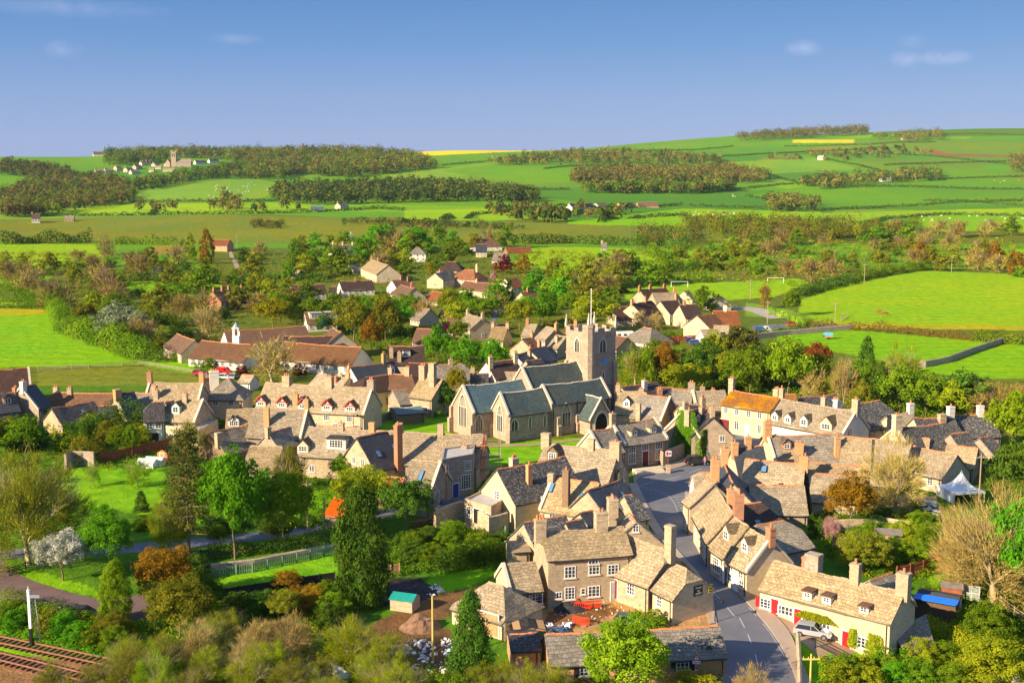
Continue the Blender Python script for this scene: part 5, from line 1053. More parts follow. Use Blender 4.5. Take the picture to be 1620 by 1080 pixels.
fence([(1318, 866), (1350, 868), (1425, 862)], 1.7, FT, 'tan close boarded fence beneath the pink blossom', 'board')
fence([(60, 586), (140, 583), (225, 577), (300, 590), (330, 600)], 1.2, FW, 'post and rail fence between buttercup field and paddock', 'rail', sp=4)
fence([(0, 905), (12, 912), (30, 902), (110, 898)], 1.1, FDK, 'dark railings at the station lane corner', 'rail')
fence([(290, 884), (360, 878), (400, 874)], 1.1, FDK, 'iron railings beside station road under the tiered conifer', 'picket')
fence([(1330, 508), (1340, 500)], 1.3, FW, 'short rail gate into the horse pasture', 'rail')
fence([(1290, 1024), (1340, 1050), (1380, 1072)], 1.1, FDK, 'dark railings along the cottage bank path', 'rail')
fence([(780, 838), (800, 846)], 1.3, FG, 'short pale green fence by the hut beside the high wall', 'board')
fence([(605, 912), (632, 908)], 1.5, FT, 'tan timber panel behind the black soil heap', 'board')
def pole(px_, top, basey, label, arms=True, col=FW, r=.13):
    p = P(px_, basey); z = CZ + p.y * math.tan(math.atan((540 - top) / F) - PITCH); h = z - p.z; root = empty('utility_pole', label, 'pole', p)
    bm = bmesh.new(); tube(bm, (0, 0, -.5), (0, 0, h), r, r * .7, 8); mesh_bm('post', bm, col, root, Matrix.Translation(p))
    if arms:
        bm = bmesh.new(); bx(bm, -.9, .9, -.12, -.0, h - .6, h - .45); 
        for x in (-.8, -.3, .3, .8): tube(bm, (x, -.06, h - .45), (x, -.06, h - .25), .05, n=5)
        mesh_bm('crossarm', bm, col, root, Matrix.Translation(p))
pole(1548, 718, 802, 'tall wooden pole beside the white marquee'); pole(487, 760, 838, 'wooden pole by the lime green tree at station road'); pole(514, 786, 850, 'shorter wooden pole right of the lime green tree', False)
YP = plain('yellow_wood', (.6, .45, .12), .8, .1); pole(685, 942, 1045, 'yellowish pole on the building plot below the teal roof', False, YP); pole(1281, 1034, 1100, 'yellowish pole at the bottom right verge', True, YP); pole(694, 912, 932, 'thin grey post behind the building plot', False, r=.07)
pole(706, 735, 808, 'slim brown pole in front of the schoolroom windows', False, plain('brown_pole', (.3, .13, .06), .7), .09)
for i, (x, t, b, l) in enumerate(((1367, 417, 450, 'on the left side of the horse pasture'), (1321, 478, 515, 'at the corner of the horse pasture hedge'), (1187, 442, 474, 'beside the orange conifer'), (1214, 476, 512, 'on the grass inside the pale lane bend'), (1505, 404, 432, 'in the thicket above the horse pasture'), (1319, 397, 422, 'in the scrub beyond the playing field'), (1440, 378, 398, 'in the far right scrub'), (375, 372, 392, 'by the brick bungalow'), (489, 790, 791, ''))):
    if l: pole(x, t, b, 'distant wooden pole ' + l, r=.16)
def lamp(px_, top, basey, label, px2=None):
    p = P(px_, basey); z = CZ + p.y * math.tan(math.atan((540 - top) / F) - PITCH); h = z - p.z; root = empty('street_lamp', label, 'street lamp', p); M = Matrix.Translation(p)
    bm = bmesh.new(); tube(bm, (0, 0, 0), (0, 0, h), .07, .045, 8); tube(bm, (0, 0, h - .1), (.35, 0, h + .12), .03, n=5); tube(bm, (.35, 0, h + .12), (.75, 0, h), .03, n=5); mesh_bm('post', bm, M_BLACK, root, M)
    bm = bmesh.new(); tube(bm, (.75, 0, h), (.75, 0, h - .3), .06, .34, 10); tube(bm, (.75, 0, h - .3), (.75, 0, h - .42), .14, .1, 8); mesh_bm('lamp_shade', bm, M_BLACK, root, M)
lamp(1131, 948, 984, 'black street lamp standing by the low wall at the bend'); lamp(1110, 1020, 1062, 'black street lamp over the brick outbuilding wall'); lamp(560, 655, 690, 'black lamp behind the cross gabled slate roof')
# ------------------------------------------------------------------ vehicles
GLS = plain('car_glass', (.02, .025, .03), .08, .1, spec=.8); TYR = plain('tyre', (.02, .02, .02), .8); ALU = plain('alloy', (.5, .5, .52), .3, .1, metal=.8)
def paint(n, c): return plain(n + '_car_paint', c, .25, .03, spec=.6)
def car(px_, py_, ang, col, label, van=False, name='parked_car', L=4.2, Hh=1.5, lift=.05):
    p = P(px_, py_); p.z += lift; root = empty(name, label, 'van' if van else 'car', p, ang); M = WM[root.name]; w = .86; h = Hh
    if van: prof = [(-L/2, .35), (-L/2, h * .95), (-L/2 + .2, h), (L/2 - 1.2, h), (L/2 - .7, h * .6), (L/2 - .05, h * .5), (L/2, .35)]; belt = h * .5
    else: prof = [(-L/2, .35), (-L/2 + .02, .85), (-L/2 + .12, .95), (L/2 - 1.05, .92), (L/2 - .15, .72), (L/2, .5), (L/2 - .02, .32)]; belt = .93
    bm = bmesh.new(); prism(bm, prof, -w, w); e = [x for x in bm.edges]; bmesh.ops.bevel(bm, geom=e, offset=.07, segments=2, affect='EDGES', profile=.7); mesh_bm('body', bm, col, root, M, smooth=False)
    if not van:
        bm = bmesh.new(); lo = [(-L/2 + .1, -w + .04), (L/2 - 1.15, -w + .04), (L/2 - 1.15, w - .04), (-L/2 + .1, w - .04)]; hi = [(-L/2 + .55, -w + .2), (L/2 - 2.0, -w + .2), (L/2 - 2.0, w - .2), (-L/2 + .55, w - .2)]
        A = [bm.verts.new((x, y, belt - .06)) for x, y in lo]; B = [bm.verts.new((x, y, h - .06)) for x, y in hi]
        for i in range(4): bm.faces.new([A[i], A[(i + 1) % 4], B[(i + 1) % 4], B[i]])
        bm.faces.new(B); mesh_bm('windows', bm, GLS, root, M)
        bm = bmesh.new(); bx(bm, -L/2 + .5, L/2 - 1.95, -w + .17, w - .17, h - .07, h)
        for s in (-1, 1):
            for i, j in ((0, 0), (1, 1)):
                yl = s * (w - .035); yh = s * (w - .19); tube(bm, (lo[i][0], yl, belt - .06), (hi[i][0], yh, h - .05), .05, n=4)
            tube(bm, (-.15, s * (w - .03), belt - .06), (-.15, s * (w - .18), h - .05), .04, n=4)
        mesh_bm('car_roof', bm, col, root, M)
    else:
        bm = bmesh.new(); bx(bm, L/2 - 2.0, L/2 - 1.3, -w - .012, w + .012, h * .58, h * .88); mesh_bm('windows', bm, GLS, root, M)
    def wm():
        b = bmesh.new(); tube(b, (0, -.1, 0), (0, .1, 0), .33, n=16); me = bpy.data.meshes.new('wheel'); b.to_mesh(me); b.free(); me.materials.append(TYR); return me
    def rm():
        b = bmesh.new(); tube(b, (0, -.115, 0), (0, .115, 0), .2, n=12); me = bpy.data.meshes.new('rim'); b.to_mesh(me); b.free(); me.materials.append(ALU); return me
    for sx in (-L/2 + .8, L/2 - .8):
        for sy in (-w + .02, w - .02): wo = add_mesh('wheel', shared('wheel', wm), root, M @ Matrix.Translation((sx, sy, .33))); add_mesh('rim', shared('rim', rm), wo, WM[wo.name])
    for s in (-1, 1):
        bm = bmesh.new(); bx(bm, L/2 - .12, L/2 + .015, s * .62 - .16, s * .62 + .16, .58, .7); mesh_bm('headlight', bm, M_WF, root, M)
        bm = bmesh.new(); bx(bm, -L/2 - .015, -L/2 + .1, s * .72 - .1, s * .72 + .1, .62, .86); mesh_bm('tail_light', bm, M_RED, root, M)
    return root
car(1286, 1006, R(-24), paint('silver', (.34, .35, .38)), 'silver hatchback parked in front of the long cottage row', L=4.3)
c_ = car(1104, 735, R(15), paint('black', (.03, .03, .035)), 'black estate car parked by the square with a red lit tail', L=4.6, Hh=1.75)
car(1000, 990, R(8), paint('dark_green', (.03, .09, .09)), 'dark teal car parked behind the lime green tree', L=4.0)
car(66, 970, R(-12), MATS['black_car_paint'], 'dark car parked on the station lane nearest the signal')
car(134, 979, R(-3), MATS['black_car_paint'], 'dark car parked on the station lane right of the signal')
car(317, 594, R(-10), paint('red', (.4, .02, .03)), 'dark red car parked by the paddock fence'); car(355, 593, R(0), paint('bright_red', (.6, .02, .02)), 'small red van parked behind the white chimney house', True, 'parked_van', 4.0, 2.0)
car(357, 600, R(5), paint('white', (.75, .75, .75)), 'white car parked beside the red van'); car(371, 599, R(80), MATS['silver_car_paint'], 'grey car parked right of the red van')
car(1254, 516, R(5), MATS['bright_red_car_paint'], 'bright red car on the lane below the horse pasture'); car(1208, 527, R(10), MATS['white_car_paint'], 'white van parked beneath the pale lane', True, 'parked_van', 5.0, 2.3)
car(1095, 541, R(10), paint('navy', (.02, .04, .2)), 'navy car left of the two blue cars by the orange fence'); car(1101, 545, R(5), paint('blue', (.04, .10, .35)), 'mid blue car right of the two blue cars by the orange fence')
car(505, 575, R(90), MATS['navy_car_paint'], 'blue car parked in front of the long orange brown hall'); car(757, 466, R(30), MATS['navy_car_paint'], 'dark blue car parked in the upper lane'); car(796, 520, R(20), MATS['navy_car_paint'], 'blue car by the thatched roadside cottage'); car(497, 482, R(0), MATS['white_car_paint'], 'white car below the left white bungalow'); car(960, 486, R(0), MATS['blue_car_paint'], 'blue car left of the dark roofed terrace')
p = P(988, 537); root = empty('caravan', 'white touring caravan parked beside the hipped bungalow', 'caravan', p, R(8)); M = WM[root.name]
bm = bmesh.new(); prism(bm, [(-3, .5), (-3.1, 1.6), (-2.6, 2.5), (2.6, 2.6), (3.1, 1.9), (3, .5)], -1.1, 1.1); mesh_bm('body', bm, MATS['white_car_paint'], root, M)
bm = bmesh.new(); [bx(bm, x - .5, x + .5, -1.12, -1.1, 1.3, 1.95) for x in (-1.9, 0, 1.8)]; mesh_bm('windows', bm, GLS, root, M)
for x in (-.5, .5): add_mesh('wheel', CACHE['wheel'], root, M @ Matrix.Translation((x, -1.0, .33)))
# ------------------------------------------------------------------ people
SKIN = plain('skin', (.55, .33, .23), .6, .05)
def person(p, ang, top, legs, label, pose='walk', hair=(.06, .04, .03)):
    M = Matrix.Translation(p) @ Matrix.Rotation(ang, 4, 'Z')
    if pose == 'walk': J = {'pel': (0, 0, .92, .15), 'wa': (0, .01, 1.1, .14), 'ch': (0, .01, 1.34, .17), 'nk': (0, 0, 1.5, .06), 'hd': (0, .02, 1.66, .1), 'tp': (0, .02, 1.74, .075), 'lh': (.1, 0, .88, .1), 'lk': (.1, .2, .5, .07), 'lf': (.1, .28, .08, .045), 'lt': (.1, .46, .04, .04), 'rh': (-.1, 0, .88, .1), 'rk': (-.1, -.05, .48, .07), 'rf': (-.1, -.32, .12, .045), 'rt': (-.1, -.18, .04, .04), 'ls': (.19, 0, 1.42, .07), 'le': (.26, -.14, 1.15, .048), 'lw': (.27, -.05, .9, .035), 'rs': (-.19, 0, 1.42, .07), 're': (-.26, .12, 1.15, .048), 'rw': (-.26, .28, .95, .035)}
    elif pose == 'stand': J = {'pel': (0, 0, .92, .15), 'wa': (0, 0, 1.1, .14), 'ch': (0, 0, 1.34, .17), 'nk': (0, 0, 1.5, .06), 'hd': (0, .02, 1.66, .1), 'tp': (0, .02, 1.74, .075), 'lh': (.1, 0, .88, .1), 'lk': (.12, .02, .48, .07), 'lf': (.12, 0, .08, .045), 'lt': (.13, .17, .04, .04), 'rh': (-.1, 0, .88, .1), 'rk': (-.12, .02, .48, .07), 'rf': (-.12, 0, .08, .045), 'rt': (-.13, .17, .04, .04), 'ls': (.19, 0, 1.42, .07), 'le': (.27, .02, 1.14, .048), 'lw': (.22, .2, .98, .035), 'rs': (-.19, 0, 1.42, .07), 're': (-.27, .02, 1.14, .048), 'rw': (-.26, .1, .88, .035)}
    else: J = {'pel': (0, 0, .42, .16), 'wa': (0, .04, .6, .15), 'ch': (0, .1, .85, .17), 'nk': (0, .16, 1.0, .06), 'hd': (0, .22, 1.14, .1), 'tp': (0, .23, 1.22, .075), 'lh': (.12, .05, .42, .1), 'lk': (.16, .45, .5, .07), 'lf': (.16, .5, .08, .045), 'lt': (.17, .68, .04, .04), 'rh': (-.12, .05, .42, .1), 'rk': (-.16, .45, .48, .07), 'rf': (-.16, .52, .08, .045), 'rt': (-.17, .7, .04, .04), 'ls': (.19, .1, .92, .07), 'le': (.27, .28, .7, .048), 'lw': (.14, .46, .62, .035), 'rs': (-.19, .1, .92, .07), 're': (-.27, .28, .7, .048), 'rw': (-.14, .46, .62, .035)}
    E = [('pel', 'wa'), ('wa', 'ch'), ('ch', 'nk'), ('nk', 'hd'), ('hd', 'tp'), ('pel', 'lh'), ('lh', 'lk'), ('lk', 'lf'), ('lf', 'lt'), ('pel', 'rh'), ('rh', 'rk'), ('rk', 'rf'), ('rf', 'rt'), ('ch', 'ls'), ('ls', 'le'), ('le', 'lw'), ('ch', 'rs'), ('rs', 're'), ('re', 'rw')]
    for s, w_ in ((1, 'lw'), (-1, 'rw')):
        x, y, z, _ = J[w_]; e = J['le' if s > 0 else 're']; d = (Vector((x, y, z)) - Vector(e[:3])).normalized(); pm = Vector((x, y, z)) + d * .07; J[w_ + 'p'] = (*pm, .03); E.append((w_, w_ + 'p'))
        for k in range(4):
            q = pm + d * (.07 + .01 * (k in (1, 2))) + Vector(((k - 1.5) * .018, .012, 0)); J[w_ + 'f%d' % k] = (*q, .009); E.append((w_ + 'p', w_ + 'f%d' % k))
        q = pm + Vector((-s * .05, .03, -.01)); J[w_ + 't'] = (*q, .011); E.append((w_ + 'p', w_ + 't'))
    keys = list(J); me = bpy.data.meshes.new('person'); me.from_pydata([J[k][:3] for k in keys], [(keys.index(a), keys.index(b)) for a, b in E], [])
    o = bpy.data.objects.new('person', me); link(o, None, M); sk = o.modifiers.new('skin', 'SKIN')
    for k, v in zip(keys, me.skin_vertices[0].data): v.radius = (J[k][3], J[k][3] * (.78 if k in ('pel', 'wa', 'ch') else 1)); v.use_root = k == 'pel'
    o.modifiers.new('sub', 'SUBSURF').render_levels = 2; o.modifiers['sub'].levels = 2
    dg = bpy.context.evaluated_depsgraph_get(); ev = o.evaluated_get(dg); m2 = bpy.data.meshes.new_from_object(ev); o.modifiers.clear(); o.data = m2; m2.materials.clear()
    for m in (top, legs, SKIN, TYR): m2.materials.append(m)
    hz = J['nk'][2]; pz = J['pel'][2] + .03; hands = [Vector(J[k][:3]) for k in ('lw', 'rw')]
    for f in m2.polygons:
        c = f.center; f.material_index = 2 if (c.z > hz + .03 or min((c - h_).length for h_ in hands) < .13) else 3 if c.z < .1 else 1 if (c.z < pz if pose != 'sit' else c.y > .17 and c.z < .6) else 0
    m2.polygons.foreach_set('use_smooth', [True] * len(m2.polygons))
    tag(o, label, 'person')
    hp = Vector(J['hd'][:3]); bm = bmesh.new(); bmesh.ops.create_uvsphere(bm, u_segments=12, v_segments=8, radius=.118, matrix=Matrix.Translation(hp + Vector((0, -.02, .045)))); bmesh.ops.delete(bm, geom=[v for v in bm.verts if v.co.y > hp.y + .04 and v.co.z < hp.z + .07 or v.co.z < hp.z - .05], context='VERTS'); mesh_bm('hair', bm, plain('dark_hair', hair, .7), o, M)
    bm = bmesh.new(); prism(bm, [(-.015, hp.z - .02), (.015, hp.z - .02), (0, hp.z + .03)], hp.y + .08, hp.y + .125); mesh_bm('nose', bm, SKIN, o, M)
    for s in (-1, 1):
        bm = bmesh.new(); bmesh.ops.create_uvsphere(bm, u_segments=6, v_segments=4, radius=.014, matrix=Matrix.Translation(hp + Vector((s * .035, .092, .025)))); mesh_bm('eye', bm, M_BLACK, o, M)
        bm = bmesh.new(); bx(bm, s * .1 - .012, s * .1 + .012, hp.y - .02, hp.y + .02, hp.z - .03, hp.z + .03); mesh_bm('ear', bm, SKIN, o, M)
    bm = bmesh.new(); bx(bm, -.025, .025, hp.y + .085, hp.y + .1, hp.z - .05, hp.z - .04); mesh_bm('mouth', bm, plain('lips', (.35, .12, .1), .6), o, M)
    return o
GT = plain('green_coat', (.03, .09, .06), .9); DT = plain('dark_trousers', (.03, .03, .045), .9)
p = P(1112, 881); p.z += .15; person(p, R(20), GT, DT, 'person in dark green coat walking up the right pavement')
p = P(1115, 737); p.z += .04; person(p, R(120), plain('pink_top', (.55, .16, .16), .9), plain('jeans', (.07, .15, .33), .9), 'person in pink top and jeans beside the black estate car', 'stand')
p = P(981, 944); person(p, R(160), plain('red_jacket', (.65, .03, .02), .9), DT, 'person in red jacket sitting by the yard doorway', 'sit')
p = P(988, 941); person(p, R(190), plain('black_jacket', (.02, .02, .025), .9), DT, 'person in black sitting next to the red jacket', 'sit')
# ------------------------------------------------------------------ street and yard things
p = P(716, 806); root = empty('post_box', 'red letter box in front of the schoolroom', 'post box', p); bm = bmesh.new(); tube(bm, (0, 0, 0), (0, 0, .25), .3, .3, 14); tube(bm, (0, 0, .25), (0, 0, 1.5), .26, .26, 14); tube(bm, (0, 0, 1.5), (0, 0, 1.58), .31, .31, 14); tube(bm, (0, 0, 1.58), (0, 0, 1.72), .28, .1, 14); mesh_bm('body', bm, plain('post_red', (.7, .01, .01), .4), root, Matrix.Translation(p)); bm = bmesh.new(); bx(bm, -.12, .12, -.28, -.25, 1.25, 1.3); mesh_bm('slot', bm, M_BLACK, root, Matrix.Translation(p))
p = P(713, 818); root = empty('well_canopy', 'small slate canopy on dark timber posts by the pub tables', 'canopy', p, R(15)); M = WM[root.name]
for sx in (-1, 1): bm = bmesh.new(); tube(bm, (sx, 0, 0), (sx, 0, 2.0), .12, n=6); tube(bm, (sx, 0, 1.2), (sx * .5, 0, 2.0), .07, n=5); mesh_bm('post', bm, W['shed'], root, M)
bm = bmesh.new(); prism(bm, [(-.0, 2.9), (-1.2, 1.9), (-1.1, 1.8), (0, 2.7), (1.1, 1.8), (1.2, 1.9)], -1.5, 1.5); mesh_bm('roof', bm, RF['slate'], root, M @ Matrix.Rotation(math.pi / 2, 4, 'Z'))
bm = bmesh.new(); tube(bm, (0, 0, 0), (0, 0, .8), .8, .8, 14); mesh_bm('well_wall', bm, W['stone'], root, M)
def table(px_, py_, ang, mat, label, grp):
    p = P(px_, py_); root = empty('picnic_table', label, 'picnic table', p, ang, grp); M = WM[root.name]; bm = bmesh.new(); bx(bm, -.9, .9, -.38, .38, .7, .76); mesh_bm('tabletop', bm, mat, root, M)
    for s in (-1, 1):
        bm = bmesh.new(); bx(bm, -.9, .9, s * .8 - .14, s * .8 + .14, .42, .47); mesh_bm('bench', bm, mat, root, M)
        bm = bmesh.new(); tube(bm, (s * .6, -.75, 0), (s * .6, .25, .7), .05, n=4); tube(bm, (s * .6, .75, 0), (s * .6, -.25, .7), .05, n=4); bx(bm, s * .6 - .03, s * .6 + .03, -.85, .85, .36, .42); mesh_bm('leg_frame', bm, mat, root, M)
TM = plain('red_brown_wood', (.32, .08, .04), .8, .2); WT = plain('pale_grey_table', (.55, .58, .6), .6, .1)
for i, (x, y) in enumerate(((658, 832), (672, 829), (686, 827), (699, 822))): table(x, y, R(15), TM, ('leftmost', 'second from left', 'third from left', 'rightmost')[i] + ' red brown picnic table on the pub terrace', 'pub terrace tables')
for i, (x, y) in enumerate(((1448, 812), (1458, 806), (1468, 812), (1478, 806), (1462, 800), (1482, 815), (1472, 800))): table(x, y, R(i * 25), WT, ('pale grey table in the beer garden, ' + ('leftmost', 'second from left', 'fourth from left', 'second from right', 'third from left', 'rightmost', 'third from right')[i]), 'beer garden tables')
def barrier(px_, py_, ang, label, flat=False):
    p = P(px_, py_); root = empty('barrier', label, 'barrier', p, ang, 'red plastic barriers around the dug yard'); M = WM[root.name] @ (Matrix.Rotation(R(80), 4, 'X') if flat else Matrix.Identity(4)); OR_ = plain('barrier_red', (.8, .05, .02), .4)
    bm = bmesh.new()
    for z0, z1 in ((.1, .32), (.82, 1.0)): bx(bm, -1, 1, -.03, .03, z0, z1)
    for i in range(9): x = -1 + 2 * i / 8; bx(bm, x - .04, x + .04, -.028, .028, .32, .82)
    mesh_bm('panel', bm, OR_, root, M)
    for s in (-1, 1): bm = bmesh.new(); bx(bm, s * .8 - .05, s * .8 + .05, -.3, .3, 0, .09); mesh_bm('foot', bm, M_BLACK, root, M)
for a in ((903, 955, R(-40), 'red barrier left of the heap in the dug yard'), (922, 964, R(5), 'red barrier across the middle of the dug yard'), (919, 988, R(-25), 'red barrier at the near edge of the dug yard'), (1016, 972, R(-15), 'red barrier lying flat on the paved yard', True), (938, 962, R(10), 'red barrier right of the middle one in the dug yard')): barrier(*a)
# scaffolding on the shaded gable
p = P(757, 765); root = empty('scaffolding', 'scaffolding with orange ladder against the shaded gable of the longest house', 'scaffolding', p, R(12)); M = WM[root.name]; ST = plain('scaffold_tube', (.5, .42, .38), .5, .1, metal=.5)
for x in (-1, 1.4, 3.8):
    for y in (0, 1.3): bm = bmesh.new(); tube(bm, (x, y, 0), (x, y, 8.2), .05, n=5); mesh_bm('pole', bm, ST, root, M)
for z in (2.2, 4.3, 6.4):
    bm = bmesh.new(); bx(bm, -1.2, 4, -.1, 1.4, z, z + .06); mesh_bm('platform', bm, W['wood'], root, M)
    bm = bmesh.new(); tube(bm, (-1.2, -.02, z + 1), (4, -.02, z + 1), .04, n=4); tube(bm, (-1.2, -.02, z + .5), (4, -.02, z + .5), .04, n=4); mesh_bm('guard_rail', bm, ST, root, M)
bm = bmesh.new(); [tube(bm, (.2 + s, -.15, 2.2), (.8 + s, -.15, 8.4), .04, n=4) for s in (0, .45)]; [tube(bm, (.2 + .6 * k / 14, -.15, 2.4 + 6 * k / 14), (.65 + .6 * k / 14, -.15, 2.4 + 6 * k / 14), .03, n=4) for k in range(14)]; mesh_bm('ladder', bm, plain('orange_ladder', (.75, .12, .03), .5), root, M)
# black outside stair
a = P(803, 838); b = Vector((a.x + 5.5, a.y + 4.0, a.z)); root = empty('outside_stair', 'black outside staircase climbing to the first floor door', 'staircase', a, math.atan2(4, 5.5)); M = WM[root.name]
bm = bmesh.new(); [tube(bm, (0, y, 0), (6.8, y, 4.4), .09, n=4) for y in (0, 1)]; [bx(bm, 6.8 * k / 18, 6.8 * k / 18 + .3, 0, 1, 4.4 * k / 18, 4.4 * k / 18 + .05) for k in range(18)]; bx(bm, 6.8, 8.4, -.1, 1.1, 4.4, 4.48); mesh_bm('treads', bm, M_BLACK, root, M)
bm = bmesh.new(); tube(bm, (0, 0, 1), (6.8, 0, 5.4), .04, n=4); tube(bm, (6.8, 0, 5.4), (8.4, 0, 5.4), .04, n=4); [tube(bm, (x, 0, x * .647), (x, 0, x * .647 + 1), .03, n=4) for x in (0, 1.7, 3.4, 5.1, 6.8)]; tube(bm, (8.2, 0, 0), (8.2, 0, 4.4), .06, n=4); mesh_bm('handrail', bm, M_BLACK, root, M)
# marquee
p = P(1519, 789); root = empty('marquee', 'white pointed marquee in the beer garden', 'marquee', p, R(10)); M = WM[root.name] @ Matrix.Scale(.86, 4); CV = plain('white_canvas', (.82, .82, .84), .8, .02); bm = bmesh.new(); n = 12; s = 3.1; rings = []
for i in range(9):
    t = i / 8; hgt = 2.1 + 3.4 * (1 - t) ** 2.0; r = s * t; ring = []
    for k in range(4 * n):
        a_ = 2 * math.pi * k / (4 * n); c_, s_2 = math.cos(a_), math.sin(a_); sq = 1 / max(abs(c_), abs(s_2)); f = 1 + (sq - 1) * t; ring.append(bm.verts.new((c_ * r * f + (0 if i else c_ * .03), s_2 * r * f + (0 if i else s_2 * .03), hgt - .12 * (sq - 1) * 0 + (.0))))
    rings.append(ring)
for a_, b_ in zip(rings, rings[1:]):
    for k in range(4 * n): bm.faces.new([a_[k], a_[(k + 1) % (4 * n)], b_[(k + 1) % (4 * n)], b_[k]])
low = [bm.verts.new((v.co.x, v.co.y, 1.75)) for v in rings[-1]]
for k in range(4 * n): bm.faces.new([rings[-1][k], rings[-1][(k + 1) % (4 * n)], low[(k + 1) % (4 * n)], low[k]])
mesh_bm('canopy', bm, CV, root, M, smooth=False)
for sx in (-1, 1):
    for sy in (-1, 1): bm = bmesh.new(); tube(bm, (sx * s * .97, sy * s * .97, 0), (sx * s * .97, sy * s * .97, 2.1), .06, n=6); mesh_bm('pole', bm, M_WF, root, M)
bm = bmesh.new(); bx(bm, -s * .95, -s * .93, -s * .9, s * .9, 0, 1.75); mesh_bm('side_wall', bm, CV, root, M)
# huts and garden structures
def hut(px_, py_, ang, w_, d_, h_, wall, roofm, label, name='shed', pitch=25, door='wood', cat='shed'):
    p = P(px_, py_); root = empty(name, label, cat, p, ang); M = WM[root.name]; rz = h_ + w_ / 2 * math.tan(R(pitch)); bm = bmesh.new(); prism(bm, [(-w_/2, 0), (w_/2, 0), (w_/2, h_), (0, rz), (-w_/2, h_)], -d_/2, d_/2); mesh_bm('wall', bm, wall, root, M)
    bm = bmesh.new()
    for s in (-1, 1): face(bm, [(0, -d_/2 - .15, rz + .05), (0, d_/2 + .15, rz + .05), (s * (w_/2 + .2), d_/2 + .15, h_ - .08), (s * (w_/2 + .2), -d_/2 - .15, h_ - .08)])
    solid(bm, -.07); mesh_bm('roof', bm, roofm, root, M)
    if door: add_door(root, M @ Matrix.Translation((0, -d_/2 - .01, 0)), .8, min(1.9, h_ - .1), door)
    return root
h = hut(641, 962, R(70), 2.3, 2.9, 1.5, W['stone'], RF['teal_sheet'], 'tiny stone hut under a turquoise sheet roof', 'hut', 22, None, 'hut')
h = hut(1484, 972, R(60), 4.2, 4.6, 2.3, W['shed'], plain('felt_dark', (.12, .13, .15), .9), 'dark timber garden hut with bright blue tarpaulin edge', 'garden_hut', 12, None, 'hut'); M = WM[h.name]
bm = bmesh.new(); bx(bm, -2.5, -.9, -2.5, 2.5, 2.75, 2.85); mesh_bm('tarpaulin', bm, RF['blue'], h, M @ Matrix.Rotation(R(-6), 4, 'Y')); add_window(h, M @ Matrix.Translation((1.2, -2.31, .9)), 1.1, 1.1)
hut(1505, 945, R(70), 1.9, 2.4, 1.6, FRD, plain('felt_grey', (.35, .3, .27), .9), 'small red brown shed beside the greenhouse'); hut(263, 730, R(-20), 2.2, 2.2, 1.9, plain('orange_wood', (.55, .2, .06), .8), RF['dark'], 'orange summerhouse at the end of the red fence', 'summerhouse', 30)
hut(1404, 862, R(80), 2.2, 3.4, 1.9, W['wood'], plain('felt_grey', (0, 0, 0)), 'tan shed with grey roof against the boarded fence'); hut(836, 1015, R(5), 3.6, 2.6, 2.0, W['wood'], RF['dark'], 'tan boarded store beneath the black sheet roof', 'store', 8, 'wood')
p = P(1531, 946); root = empty('greenhouse', 'small glass greenhouse with white frame by the garden fences', 'greenhouse', p, R(65)); M = WM[root.name] @ Matrix.Scale(.72, 4); bm = bmesh.new(); prism(bm, [(-1.3, 0), (1.3, 0), (1.3, 1.5), (0, 2.3), (-1.3, 1.5)], -1.9, 1.9)
gm, nt_, out_ = new_mat('greenhouse_glass'); b_ = nt_.nodes.new('ShaderNodeBsdfPrincipled'); b_.inputs['Base Color'].default_value = (.55, .62, .55, 1); b_.inputs['Roughness'].default_value = .1; b_.inputs['Alpha'].default_value = .45; nt_.links.new(b_.outputs[0], out_.inputs[0]); mesh_bm('glass', bm, gm, root, M)
bm = bmesh.new()
for y in (-1.9, -.63, .63, 1.9):
    for s in (-1, 1): tube(bm, (s * 1.31, y, 0), (s * 1.31, y, 1.5), .04, n=4); tube(bm, (s * 1.31, y, 1.5), (0, y, 2.32), .04, n=4)
tube(bm, (0, -1.9, 2.32), (0, 1.9, 2.32), .05, n=4); [tube(bm, (s * 1.31, -1.9, 1.5), (s * 1.31, 1.9, 1.5), .04, n=4) for s in (-1, 1)]; mesh_bm('frame', bm, M_WF, root, M)
for i, (x, y) in enumerate(((234, 738), (246, 735))):
    hut(x, y, R(75), 2.0, 3.2, .9, CV, CV, ('left', 'right')[i] + ' one of two white polythene cold frames on the garden lawn', 'cold_frame', 30, None, 'cold frame')
# lean-to at the right end of the cottage row
a = P(1440, 1040); root = empty('lean_to', 'open lean-to with mossy stone tiled roof against the grey gable', 'lean-to', a); q = [PZ(1409, 1002, .3), PZ(1464, 972, .6), PZ(1480, 1028, -1.4), PZ(1438, 1038, -1.4)]; bm = bmesh.new(); face(bm, q); bmesh.ops.subdivide_edges(bm, edges=bm.edges[:], cuts=6, use_grid_fill=True); solid(bm, .15); mesh_bm('roof', bm, RF['grey'], root, Matrix.Identity(4))
for v in (q[2], q[3], q[2].lerp(q[3], .5)): bm = bmesh.new(); tube(bm, (v.x, v.y + .3, -6), (v.x, v.y + .3, v.z - .1), .1, n=6); mesh_bm('post', bm, W['shed'], root, Matrix.Identity(4))
